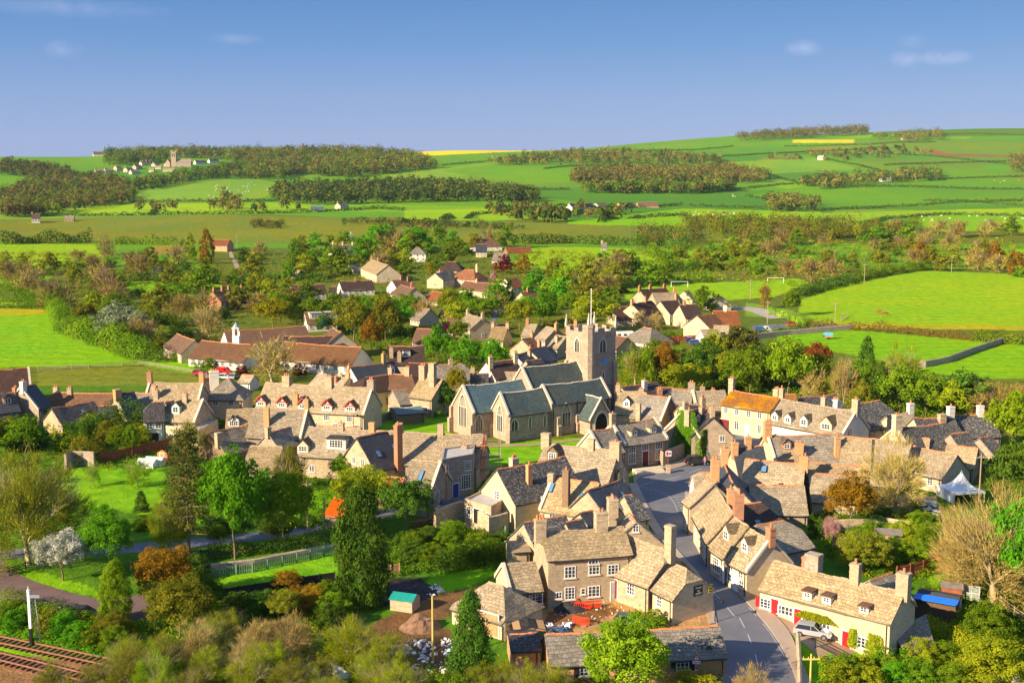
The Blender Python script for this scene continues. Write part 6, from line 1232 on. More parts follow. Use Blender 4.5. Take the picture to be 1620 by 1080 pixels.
# railway signal
p = P(50, 1020); root = empty('railway_signal', 'white railway semaphore signal post with ladder beside the tracks', 'signal', p); M = Matrix.Translation(p); bm = bmesh.new(); bx(bm, -.14, .14, -.14, .14, 2.0, 6.4); mesh_bm('post', bm, M_WF, root, M); bm = bmesh.new(); bx(bm, -.16, .16, -.16, .16, -.2, 2.0); mesh_bm('post_base', bm, M_BLACK, root, M)
bm = bmesh.new(); bx(bm, .15, 1.3, -.22, -.17, 5.6, 5.95); mesh_bm('arm', bm, plain('arm_grey', (.25, .28, .35), .5), root, M); bm = bmesh.new(); tube(bm, (0, 0, 6.4), (0, 0, 6.9), .1, .02, 6); tube(bm, (0, 0, 6.4), (0, 0, 6.45), .22, .22, 8); mesh_bm('finial', bm, M_WF, root, M)
bm = bmesh.new(); [tube(bm, (.5 + s, .5, 0), (.3 + s, .1, 5.4), .04, n=4) for s in (0, .35)]; [tube(bm, (.5 - .2 * k / 14, .5 - .4 * k / 14, 5.4 * k / 14), (.85 - .2 * k / 14, .5 - .4 * k / 14, 5.4 * k / 14), .02, n=4) for k in range(14)]; mesh_bm('ladder', bm, plain('grey_steel', (.4, .4, .4), .5), root, M)
# warning signs
p = P(1101, 1078); root = empty('road_sign', 'post with two red triangle warning signs and a white plate', 'road sign', p); M = Matrix.Translation(p); bm = bmesh.new(); tube(bm, (0, 0, 0), (0, 0, 3.3), .05, n=6); mesh_bm('post', bm, plain('grey_steel', (.4, .4, .4)), root, M)
def tri(z, s):
    bm = bmesh.new(); h = s * .87
    prism(bm, [(-s/2, z), (s/2, z), (0, z + h)], -.08, -.06, 0); k = .62; zc = z + h / 3; prism(bm, [(-s/2 * k, zc - h / 3 * k), (s/2 * k, zc - h / 3 * k), (0, zc + h * 2 / 3 * k)], -.09, -.081, 1); bx(bm, -.03, .03, -.1, -.091, zc - .02, zc + .2, 2); bx(bm, -.03, .03, -.1, -.091, zc - .12, zc - .06, 2)
    mesh_bm('warning_triangle', bm, [plain('sign_red', (.7, .03, .02), .4), M_WF, M_BLACK], root, M)
tri(2.4, .85); tri(1.15, .7); bm = bmesh.new(); bx(bm, -.42, .42, -.08, -.06, 2.02, 2.34); [bx(bm, -.3 + .2 * k, -.2 + .2 * k, -.09, -.081, 2.13, 2.22, 1) for k in range(4)]; mesh_bm('plate', bm, [M_WF, M_BLACK], root, M)
# signs on buildings
def text_obj(txt, size, M, mat, parent, name='lettering', ext=.01):
    cu = bpy.data.curves.new(name, 'FONT'); cu.body = txt; cu.size = size; cu.align_x = 'CENTER'; cu.extrude = ext; o = bpy.data.objects.new(name, cu); COL.objects.link(o); dg = bpy.context.evaluated_depsgraph_get(); me = bpy.data.meshes.new_from_object(o.evaluated_get(dg)); bpy.data.objects.remove(o); me.materials.clear(); me.materials.append(mat); return link(bpy.data.objects.new(name, me), parent, M)
sh = [o for o in SHOP.children if o.name.startswith('wall')][0]; Ms = WM[sh.name]; ys_ = min(v.co.y for v in sh.data.vertices); fx = Ms @ Matrix.Translation((0, ys_ - .03, 3.7)) @ Matrix.Rotation(math.pi / 2, 4, 'X')
text_obj('A TOWN', .62, fx, M_BLACK, SHOP); text_obj('GREYHOUND', .5, fx @ Matrix.Translation((0, -.65, 0)), M_BLACK, SHOP)
sg = WM[INN.name]; wl_ = [o for o in INN.children if o.name.startswith('wall')][0]; Mi = WM[wl_.name]; xr_ = max(v.co.x for v in wl_.data.vertices); Mc = Mi @ Matrix.Translation((xr_ + .5, -1.2, 3.5)) @ Matrix.Rotation(math.pi / 2, 4, 'Z')
root = empty('hanging_sign', 'black hanging inn sign with yellow crest on the shaded gable', 'sign', Mc.translation, 0); bm = bmesh.new(); prism(bm, [(-.6, 0), (.6, 0), (.6, 1.9), (.35, 2.1), (-.35, 2.1), (-.6, 1.9)], -.05, .05); mesh_bm('board', bm, M_BLACK, root, Mc)
bm = bmesh.new(); prism(bm, [(-.4, .9), (0, .25), (.4, .9), (.45, 1.75), (.2, 1.5), (0, 1.8), (-.2, 1.5), (-.45, 1.75)], -.07, -.051, 0); prism(bm, [(-.2, .95), (0, .6), (.2, .95), (0, 1.3)], -.085, -.071, 1); mesh_bm('crest', bm, [plain('crest_yellow', (.7, .65, .1), .5), M_WF], root, Mc); bm = bmesh.new(); tube(bm, (0, 0, 2.1), (0, .6, 2.5), .04, n=5); mesh_bm('bracket', bm, M_BLACK, root, Mc)
wl2 = [o for o in BIGH.children if o.name.startswith('wall')][-1]; Mw = WM[wl2.name]; xr_ = max(v.co.x for v in wl2.data.vertices); hw_ = 3.75
Mg = Mw @ Matrix.Translation((xr_ + .06, .7, 2.6)) @ Matrix.Rotation(math.pi / 2, 4, 'Z'); root = empty('wall_sign', 'square black sign with white lettering on the pale half hipped gable', 'sign', Mg.translation); bm = bmesh.new(); bx(bm, -.65, .65, -.04, .04, 0, 1.25); mesh_bm('board', bm, M_BLACK, root, Mg)
for i, t_ in enumerate(('TRUST', 'THE', 'SHOP')): text_obj(t_, .34 if i != 1 else .24, Mg @ Matrix.Translation((0, -.05, .85 - .36 * i)) @ Matrix.Rotation(math.pi / 2, 4, 'X'), M_WF, root)
Mg = Mw @ Matrix.Translation((xr_ + .06, 2.6, 2.6)) @ Matrix.Rotation(math.pi / 2, 4, 'Z'); root = empty('hazard_sign', 'yellow and black striped hazard plate at the house corner', 'sign', Mg.translation); bm = bmesh.new(); bx(bm, -.3, .3, -.04, .04, 0, 1.0)
for z in (.1, .45, .8): face(bm, [(-.3, -.05, z), (.3, -.05, z - .12 if z > .2 else z + .0), (.3, -.05, z + .06), (-.3, -.05, min(1, z + .18))], 1)
mesh_bm('board', bm, [plain('hazard_yellow', (.85, .6, .02), .5), M_BLACK], root, Mg)
# signpost in the square, bollard, cross steps
p = P(1057, 742); root = empty('signpost', 'wooden signpost with coloured boards at the edge of the square', 'signpost', p); M = Matrix.Translation(p); bm = bmesh.new(); tube(bm, (0, 0, 0), (0, 0, 3.4), .07, n=6); mesh_bm('post', bm, W['shed'], root, M); bm = bmesh.new(); bx(bm, -.5, .5, -.1, -.04, 2.4, 3.3, 0); bx(bm, -.4, .0, -.12, -.101, 2.5, 3.2, 1); bx(bm, .1, .4, -.12, -.101, 2.6, 3.1, 2); mesh_bm('board', bm, [M_WF, M_RED, M_BLUE], root, M)
a = P(1012, 752); bm = bmesh.new(); M = Matrix.Translation(a) @ Matrix.Rotation(R(22), 4, 'Z')
for k in range(4): bx(bm, -.2, 5.2, .45 * k, .45 * k + 1.0, 0 + (.001 * k), .17 * (k + 1))
tag(mesh_bm('stone_steps', bm, M_STONE_TRIM, None, M), 'long stone steps in front of the house facing the square', 'steps')
a = P(1057, 748); bm = bmesh.new(); bx(bm, -.35, .35, -.35, .35, 0, 1.3); bx(bm, -.42, .42, -.42, .42, 1.3, 1.45); tag(mesh_bm('stone_pillar', bm, W['stone'], None, Matrix.Translation(a)), 'squat stone pillar at the end of the long steps', 'pillar')
a = P(1086, 812); bm = bmesh.new(); tube(bm, (0, 0, 0), (0, 0, .9), .28, .32, 10); tube(bm, (0, 0, .9), (0, 0, 1.0), .35, .3, 10); tag(mesh_bm('litter_bin', bm, M_MAROON, None, Matrix.Translation(a + Vector((0, 0, .15)))), 'dark red bin at the corner of the white shop', 'bin')
# goals
for x, y, w_, l in ((1075, 454, 7.3, 'left'), (1227, 448, 7.3, 'right')):
    p = P(x, y); bm = bmesh.new(); tube(bm, (-w_/2, 0, 0), (-w_/2, 0, 2.4), .1, n=5); tube(bm, (w_/2, 0, 0), (w_/2, 0, 2.4), .1, n=5); tube(bm, (-w_/2, 0, 2.4), (w_/2, 0, 2.4), .1, n=5); [tube(bm, (s * w_/2, 0, 2.4), (s * w_/2, 1.6, 0), .05, n=4) for s in (-1, 1)]; tag(mesh_bm('football_goal', bm, M_WF, None, Matrix.Translation(p)), 'white football goal at the %s end of the pitch' % l, 'goal')
# horses and sheep
def quad_animal(name, scale, col, label, p, ang, grp=None, horse=True):
    J = [((-.75, 0, 1.2), .3), ((0, 0, 1.15), .33), ((.6, 0, 1.2), .3), ((.95, 0, 1.1), .19), ((1.3, 0, .7), .13), ((1.45, 0, .42), .12), ((1.6, 0, .2), .07)] if horse else [((-.6, 0, .85), .38), ((0, 0, .85), .42), ((.5, 0, .88), .36), ((.8, 0, .8), .16), ((.95, 0, .6), .12), ((1.02, 0, .42), .12), ((1.12, 0, .25), .07)]
    E = [(i, i + 1) for i in range(6)]; hz = J[0][0][2]
    for (x, k) in ((-.75 if horse else -.55, 0), (.6 if horse else .45, 2)):
        for s in (-1, 1):
            b = len(J); yy = s * .2
            if k == 0: J += [((x + .08, yy, hz * .7), .15), ((x - .12, yy, hz * .42), .07), ((x - .02, yy, .04), .055)]
            else: J += [((x, yy, hz * .68), .13), ((x + .03, yy, hz * .38), .065), ((x, yy, .04), .055)]
            E += [(k, b), (b, b + 1), (b + 1, b + 2)]
    b = len(J); J += [((-1.05, 0, hz + .02), .06), ((-1.15, 0, hz * .5), .07)]; E += [(0, b), (b, b + 1)]
    me = bpy.data.meshes.new(name); me.from_pydata([j[0] for j in J], E, []); o = bpy.data.objects.new(name, me); COL.objects.link(o); o.modifiers.new('s', 'SKIN')
    for i, (j, v) in enumerate(zip(J, me.skin_vertices[0].data)): v.radius = (j[1], j[1]); v.use_root = i == 1
    o.modifiers.new('u', 'SUBSURF').levels = 1; dg = bpy.context.evaluated_depsgraph_get(); m2 = bpy.data.meshes.new_from_object(o.evaluated_get(dg)); bpy.data.objects.remove(o); m2.materials.clear(); m2.materials.append(col); m2.polygons.foreach_set('use_smooth', [True] * len(m2.polygons)); return m2
hm = quad_animal('horse', 1, plain('chestnut', (.30, .09, .03), .6), '', None, 0); sm_ = quad_animal('sheep', 1, plain('wool', (.68, .64, .52), .95), '', None, 0, horse=False)
for x, y, a, l in ((1390, 496, R(170), 'chestnut horse grazing, the paler left one in the pasture'), (1400, 500, R(10), 'brown horse grazing, the right one in the pasture')): p = P(x, y); tag(link(bpy.data.objects.new('horse', hm), None, Matrix.Translation(p) @ Matrix.Rotation(a, 4, 'Z') @ Matrix.Scale(1.1, 4)), l, 'horse')
rs = random.Random(3)
for poly, n, gname in (([(310, 295), (395, 288), (440, 296), (400, 312), (330, 314)], 38, 'on the sloping field below the hilltop church'), ([(1440, 345), (1560, 335), (1620, 345), (1600, 362), (1480, 358)], 24, 'in the bright field at the far right'), ([(1090, 335), (1180, 338), (1170, 348), (1100, 346)], 16, 'in the meadow right of the farm'), ([(1150, 300), (1240, 305), (1220, 315), (1160, 312)], 8, 'on the slope right of the plantation'), ([(1570, 285), (1620, 283), (1620, 292), (1580, 293)], 5, 'at the upper right edge')):
    k = 0
    while k < n:
        x, y = rs.uniform(min(q[0] for q in poly), max(q[0] for q in poly)), rs.uniform(min(q[1] for q in poly), max(q[1] for q in poly))
        if inpoly([x], [y], poly)[0]: k += 1; p = P(x, y); tag(link(bpy.data.objects.new('sheep', sm_), None, Matrix.Translation(p) @ Matrix.Rotation(rs.uniform(0, 6), 4, 'Z') @ Matrix.Scale(1.25, 4)), 'white sheep grazing ' + gname, 'sheep', 'sheep ' + gname)
p = P(1310, 536); root = empty('trailer', 'small trailer with blue cover in the lower paddock', 'trailer', p); M = Matrix.Translation(p); bm = bmesh.new(); bx(bm, -1.3, 1.3, -.8, .8, .5, 1.2); mesh_bm('body', bm, W['wood'], root, M); bm = bmesh.new(); tube(bm, (-1.3, 0, 1.2), (1.3, 0, 1.2), .8, n=12); mesh_bm('cover', bm, plain('pale_blue_sheet', (.1, .4, .65), .5), root, M); [add_mesh('wheel', CACHE['wheel'], root, M @ Matrix.Translation((0, s * .85, .33))) for s in (-1, 1)]
# ------------------------------------------------------------------ far buildings on the slopes
farb = [('cottage', 'hilltop village cottage, ' + d, x1, y1, x2, y2, hr, wd, 'tan', C_) for d, x1, y1, x2, y2, hr, wd in (
 ('leftmost low roof', 150, 268, 163, 267, 8, 8), ('second from the left', 165, 267, 176, 266, 8, 8), ('with tall gable beside the dark trees', 182, 263, 190, 262, 10, 9), ('long pale front row, left part', 198, 266, 208, 264, 9, 9), ('long pale front row, right part', 206, 270, 220, 268, 8, 9), ('up the lane under the trees', 222, 256, 232, 255, 9, 9), ('highest of the middle cluster', 226, 252, 240, 253, 9, 9),
 ('small pale block right of the row', 236, 266, 244, 266, 8, 8), ('beside the church path', 246, 262, 256, 262, 7, 8), ('terrace just below the church', 258, 266, 276, 266, 7, 8), ('grey roof under the church tower', 262, 258, 270, 257, 8, 8), ('behind the front row', 212, 262, 222, 260, 9, 8), ('end house before the church', 242, 258, 250, 257, 8, 8))]
farb += [('house', 'white grey roofed house right of the hilltop church, larger left one', 308, 254, 325, 253, 9, 11, 'slate', 'white'), ('house', 'white grey roofed house right of the hilltop church, smaller right one', 330, 252, 345, 251, 9, 10, 'slate', 'white'), ('house', 'pale square house alone on the left skyline', 147, 238, 163, 238, 12, 16, 'brown', 'white'),
 ('cottage', 'white gabled cottage in the trees at the foot of the far left slope', 147, 313, 155, 312, 10, 9, 'grey', 'white'), ('cottage', 'white cottage with chimneys at the left end of the common', 50, 338, 63, 338, 8, 9, 'brown', 'white'), ('barn', 'long low pale shed at the left common edge', 103, 341, 117, 341, 5, 8, 'tan', C_),
 ('farmhouse', 'stone farmhouse in the dark valley wood', 534, 321, 547, 320, 8, 9, 'grey', C_), ('barn', 'teal roofed barn in the dark valley wood', 492, 326, 512, 326, 6, 10, 'teal', 'brown'), ('farmhouse', 'long white farmhouse of the centre farm with end chimneys', 900, 322, 936, 321, 9, 11, 'slate', 'white'), ('barn', 'pale gabled barn of the centre farm', 942, 321, 958, 320, 9, 13, 'tan', C_),
 ('barn', 'red roofed farm building left of two at the centre farm', 978, 321, 1000, 320, 7, 12, 'brown', 'orange'), ('barn', 'red roofed farm building furthest right at the centre farm', 1008, 319, 1040, 320, 7, 12, 'brown', 'orange'), ('barn', 'lone white barn on the right downs', 1294, 246, 1303, 246, 10, 14, 'felt', 'white'), ('farmhouse', 'red roofed farmhouse in trees on the right down', 1428, 216, 1446, 215, 11, 14, 'red', C_),
 ('cottage', 'white cottage left of the pair in the long copse', 1393, 280, 1402, 280, 9, 10, 'grey', 'white'), ('cottage', 'white cottage right of the pair in the long copse', 1407, 279, 1413, 278, 9, 9, 'grey', 'white'), ('cottage', 'tiny white cottage on the slope beneath the crest wood', 1055, 260, 1060, 260, 9, 8, 'grey', 'white'), ('cottage', 'white cottage behind the upper field hedge', 952, 384, 960, 384, 5, 7, 'grey', 'white')]
for (nm, lab, x1, y1, x2, y2, hr, wd, rf, wa) in farb: house(nm, nm, lab, x1, y1, x2, y2, hr, wd, 42, roof=rf, wall=wa, win={'F': (3, 1, 1.3, 1.5), 'L': (1, 1, 1.3, 1.5)}, ch=((.05, 0, 1.5, S, 0, 1.3),) if 'barn' not in nm else (), sills=False)
p = P(276, 264); M = Matrix.Translation(p); root = empty('distant_church', 'distant hilltop church with tall square tower at the wood edge', 'church', p); bm = bmesh.new(); bx(bm, -5, 5, -5, 5, -2, 30); bx(bm, -5.4, 5.4, -5.4, 5.4, 29, 30.2)
for sx in (-1, 1):
    for sy in (-1, 1): bx(bm, sx * 4.6 - .9, sx * 4.6 + .9, sy * 4.6 - .9, sy * 4.6 + .9, 30.2, 33)
mesh_bm('tower', bm, W['pink'], root, M); bm = bmesh.new(); [bx(bm, x - .8, x + .8, -5.15, -5.01, 20, 26) for x in (-2, 2)]; mesh_bm('belfry_openings', bm, M_BLACK, root, M)
block(root, Vector((p.x + 4, p.y + 1, 0)), Vector((p.x + 34, p.y + 3, 0)), 16, 12, 50, wall='pink', roof='grey', gz=p.z, wins=False); block(root, Vector((p.x - 12, p.y - 5, 0)), Vector((p.x - 10, p.y + 8, 0)), 15, 10, 52, wall='pink', roof='brown', gz=p.z, wins=False)
# building plot clutter
def heap(px_, py_, w_, d_, h_, mat, label, name='soil_heap', cat='heap', seed=0):
    p = P(px_, py_); bm = bmesh.new(); n = 18; g = []
    for i in range(n):
        row = []
        for j in range(n):
            x, y = (i / (n - 1) * 2 - 1), (j / (n - 1) * 2 - 1); r = math.hypot(x, y); z = h_ * max(0, 1 - r * r) * (1 + .5 * noise.noise(Vector((x * 2.5 + seed, y * 2.5, seed)))) + .12 * noise.noise(Vector((x * 9, y * 9, seed))) * (r < 1) - .08; row.append(bm.verts.new((x * w_/2, y * d_/2, z)))
        g.append(row)
    for i in range(n - 1):
        for j in range(n - 1): bm.faces.new([g[i][j], g[i + 1][j], g[i + 1][j + 1], g[i][j + 1]])
    return tag(mesh_bm(name, bm, mat, None, Matrix.Translation(p)), label, cat)
SOIL = plain('soil', (.20, .115, .07), .95, .4, 1.2); COAL = plain('dark_soil', (.035, .03, .035), .95, .4, 1.5)
heap(640, 935, 9, 7, .9, COAL, 'black soil bed behind the turquoise hut', seed=1); heap(665, 992, 5, 4, 1.4, SOIL, 'brown soil heap right of the turquoise hut', seed=2); heap(905, 962, 4.5, 3, .8, COAL, 'dark earth heap in the stone house yard', seed=3); heap(600, 1030, 7, 4, 1.1, plain('stone_rubble', (.36, .26, .19), .95, .4, 1.0), 'reddish rubble heap at the bottom of the building plot', seed=4)
BAGM = [M_WF, plain('blue_plastic', (.1, .3, .6), .5), plain('grey_plastic', (.3, .3, .32), .6), plain('black_plastic', (.03, .03, .03), .5), plain('rubble_pale', (.6, .55, .48), .9)]
def scatter(poly, n, label, sz=(.2, .6), seed=1, name='rubble'):
    r = random.Random(seed); bm = bmesh.new(); org = P(sum(p[0] for p in poly) / len(poly), sum(p[1] for p in poly) / len(poly)); k = 0
    while k < n:
        x, y = r.uniform(min(q[0] for q in poly), max(q[0] for q in poly)), r.uniform(min(q[1] for q in poly), max(q[1] for q in poly))
        if not inpoly([x], [y], poly)[0]: continue
        k += 1; p = P(x, y) - org; s = r.uniform(*sz); M = Matrix.Translation(p + Vector((0, 0, s * .2))) @ Matrix.Rotation(r.uniform(0, 6), 4, Vector((r.random(), r.random(), r.random() + .1)).normalized()); bx(bm, -s/2, s/2, -s * .35, s * .35, -s * .2, s * .2, r.choice([0, 1, 2, 3, 4, 4, 4, 0]), M)
    bmesh.ops.bevel(bm, geom=bm.edges[:], offset=.04, segments=1, affect='EDGES'); tag(mesh_bm(name, bm, BAGM, None, Matrix.Translation(org)), label, 'rubble', None, 'stuff')
scatter([(660, 935), (690, 925), (705, 935), (670, 950)], 40, 'white bags and rubble beside the black soil', seed=2); scatter([(640, 1015), (720, 1010), (735, 1060), (660, 1070)], 110, 'rubbish and rubble tipped at the plot edge', seed=3); scatter([(855, 985), (910, 985), (900, 1000), (860, 1000)], 40, 'building materials stacked in the dug yard', (.3, .7), seed=4); scatter([(860, 955), (990, 945), (985, 980), (880, 990)], 60, 'loose stones on the dug yard', (.1, .3), seed=5)
p = P(660, 918); 
heap(520, 1068, 5, 2.4, 1.2, plain('white_sheet', (.7, .7, .68), .6, .2), 'white sheeted pile half hidden by twiggy trees at the bottom', 'covered_pile', 'pile', 6)
# ivy
def wall_of(root, i=0): o = [q for q in root.children if q.name.startswith('wall')][i]; c = [v.co for v in o.data.vertices]; return WM[o.name], min(v.x for v in c), max(v.x for v in c), min(v.y for v in c), max(v.y for v in c)
ivyh = [o for o in bpy.data.objects if o.name.startswith('ivy_clad_house')][0]; Mv, x0, x1, y0, y1 = wall_of(ivyh); c0 = Mv @ Vector((x0 + .2, y0 - .05, 0)); ux = (Mv.to_3x3() @ Vector((1, 0, 0))); nf = Mv.to_3x3() @ Vector((0, -1, 0)); nl = Mv.to_3x3() @ Vector((-1, 0, 0))
# ------------------------------------------------------------------ foliage meshes in unit size (height 1, width 1)
FM = {
 'lime': foliage('lime_leaves', (.26, .46, .012), (.42, .58, .03)), 'fresh': foliage('fresh_leaves', (.13, .38, .012), (.22, .48, .02)),
 'mid': foliage('mid_leaves', (.15, .285, .012), (.29, .40, .018)), 'dark': foliage('dark_leaves', (.07, .155, .015), (.13, .23, .02), .2),
 'pine': foliage('pine_leaves', (.10, .12, .02), (.19, .18, .025), .2), 'yellow': foliage('yellow_leaves', (.36, .36, .012), (.5, .45, .02)),
 'yg': foliage('yellow_green_leaves', (.30, .38, .015), (.46, .50, .02)), 'olive': foliage('olive_leaves', (.25, .28, .02), (.38, .37, .03)),
 'orange': foliage('orange_brown_leaves', (.34, .19, .018), (.46, .27, .02)), 'copper': foliage('copper_leaves', (.30, .09, .025), (.4, .14, .03)),
 'red': foliage('dark_red_leaves', (.16, .012, .015), (.28, .02, .015)), 'rust': foliage('rusty_hedge_leaves', (.30, .20, .04), (.2, .24, .03)),
 'white': foliage('white_blossom', (.62, .66, .45), (.95, .94, .85), .3), 'pink': foliage('pink_blossom', (.6, .3, .28), (.9, .55, .55), .3),
 'silver': foliage('silver_leaves', (.25, .29, .14), (.45, .48, .28)), 'bare': foliage('brown_twigs', (.36, .275, .07), (.52, .40, .10), .15),
 'bare2': foliage('tan_twigs', (.46, .35, .10), (.60, .47, .15), .15), 'teal': foliage('blue_green_leaves', (.05, .14, .05), (.10, .22, .07)),
 'wood': foliage('far_wood_leaves', (.10, .165, .02), (.25, .25, .04), .2), 'woodb': foliage('far_brown_leaves', (.19, .165, .035), (.28, .235, .05), .2), 'woodd': foliage('far_dark_leaves', (.05, .10, .02), (.12, .18, .03), .2)}
BARK = plain('bark', (.20, .14, .09), .95, .3, 3.0); BARK2 = plain('pale_bark', (.42, .34, .2), .95, .25, 3.0)
def leaf_quads(centers, normals, size, r, asp=.65):
    n = len(centers); t = r.normal(size=(n, 3)); t -= (t * normals).sum(1)[:, None] * normals; t /= np.linalg.norm(t, axis=1)[:, None] + 1e-9
    b = np.cross(normals, t); s = size * r.uniform(.6, 1.35, n)[:, None]
    A = centers - t * s * .5; B = centers + b * s * asp * .5; C = centers + t * s * .5; D = centers - b * s * asp * .5
    v = np.stack([A, B, C, D], 1).reshape(-1, 3); return v, np.arange(4 * n).reshape(-1, 4)
def unit(v): return v / (np.linalg.norm(v, axis=-1, keepdims=True) + 1e-9)
def shape_pts(kind, n, r, lod_=0):
    d = unit(r.normal(size=(n, 3))); rad = r.uniform(0, 1, n) ** .42
    if kind in ('broad', 'spread'):
        d[:, 2] = np.where(d[:, 2] < (-.35 if lod_ < 2 else -.85), -d[:, 2] * .5, d[:, 2]); q = d * rad[:, None]; lump = 1 + .16 * np.sin(d[:, 0] * 5 + 1) * np.sin(d[:, 1] * 4 + r.uniform(0, 6)) + .1 * np.sin(d[:, 2] * 7 + r.uniform(0, 6)); q *= lump[:, None]
        zc, hz = ((.53, .45) if lod_ < 2 else (.48, .5)) if kind == 'broad' else (.56, .40)
        return np.stack([q[:, 0] * .42, q[:, 1] * .42, zc + q[:, 2] * hz], 1)
    if kind == 'shrub':
        q = d * rad[:, None]; q[:, 2] = np.abs(q[:, 2]); return np.stack([q[:, 0] * .44, q[:, 1] * .44, .02 + q[:, 2] * .86], 1)
    if kind == 'cone':
        z = r.uniform(0, 1, n) ** 1.15 * .96; a = r.uniform(0, 2 * math.pi, n); k = (.9 + .1 * np.sin(z * 25)) * .45 * np.clip((1 - z) ** .62, 0, 1) * np.minimum(1, (z + .12) * 6) ** .3; rr = k * r.uniform(0.1, 1, n) ** .35
        return np.stack([np.cos(a) * rr, np.sin(a) * rr, z], 1)
    if kind == 'column':
        z = r.uniform(0.02, .98, n); a = r.uniform(0, 2 * math.pi, n); k = .44 * np.sin(np.clip(z * .78 + .22, 0, 1) * math.pi) ** .55; rr = k * r.uniform(0.1, 1, n) ** .4
        return np.stack([np.cos(a) * rr, np.sin(a) * rr, z], 1)
def crown(kind, seed, nc, per, leaf, cr=.1, lod_=0):
    r = np.random.default_rng(seed); C = shape_pts(kind, nc, r, lod_); core = np.array([0, 0, .5]); rs = cr * r.uniform(.6, 1.3, nc)
    d = unit(r.normal(size=(nc, per, 3)) + np.array([0, 0, .35])); out = unit(C - core)[:, None, :]
    d = unit(d + out * .5); rad = r.uniform(.6, 1.05, (nc, per, 1)) * np.where(r.uniform(0, 1, (nc, per, 1)) < .1, r.uniform(1, 1.7, (nc, per, 1)), 1); pos = C[:, None, :] + d * rs[:, None, None] * rad * np.array([1, 1, .75])
    nrm = unit(d + r.normal(size=d.shape) * .45); vv = np.clip(r.uniform(0, 1, (nc, 1)) * .55 + r.uniform(0, 1, (nc, per)) * .5, 0, 1)
    pos = pos.reshape(-1, 3); pos[:, 2] = np.maximum(pos[:, 2], .0)
    return *leaf_quads(pos, nrm.reshape(-1, 3), leaf, r), vv.ravel()
def seg_tubes(segs, k=4):
    s = np.array([[*a, *b, ra, rb] for a, b, ra, rb in segs]); A, B = s[:, :3], s[:, 3:6]; d = unit(B - A)
    h = np.where(np.abs(d[:, 2:3]) > .9, np.array([[1., 0, 0]]), np.array([[0, 0, 1.]])); u = unit(np.cross(d, h)); w = np.cross(d, u); n = len(s)
    V = []; 
    for P0, rr in ((A, s[:, 6]), (B, s[:, 7])):
        for i in range(k): a = 2 * math.pi * i / k; V.append(P0 + (u * math.cos(a) + w * math.sin(a)) * rr[:, None])
    V = np.stack(V, 1).reshape(-1, 3); base = np.arange(n)[:, None] * 2 * k
    Q = np.concatenate([base + np.array([i, (i + 1) % k, k + (i + 1) % k, k + i]) for i in range(k)], 0)
    return V, Q
def limbs(seed, levels, kids, spread=.55, top=.95, trunk=.2, up=.35, r0=.022, shrink=.68):
    r = random.Random(seed); segs = []; tips = []
    def go(p, d, L, rad, lv):
        n = 2; 
        for i in range(n):
            q = p + d * (L / n); segs.append((tuple(p), tuple(q), rad, rad * .8)); p = q; rad *= .8
            d = (d + Vector((r.gauss(0, .13), r.gauss(0, .13), r.gauss(0, .08)))).normalized()
        if lv >= levels: tips.append((p, d)); return
        for k in range(kids[min(lv, len(kids) - 1)]):
            a = r.uniform(0, 2 * math.pi); s = spread * r.uniform(.6, 1.3)
            nd = (d + Vector((math.cos(a) * s, math.sin(a) * s, up * r.uniform(0, .6)))).normalized(); go(p, nd, L * shrink * r.uniform(.75, 1.15), rad * .62, lv + 1)
    go(Vector((0, 0, -.03)), Vector((0, 0, 1)), trunk, r0, 0)
    return segs, tips
def fit(V, extra=None):
    """scale a skeleton to unit height and width"""
    allv = V; zt = np.percentile(allv[:, 2], 99.8); w = np.percentile(np.abs(allv[:, :2]), 99) * 2
    s = np.array([1 / w, 1 / w, 1 / zt]); return s
PROTO = {}
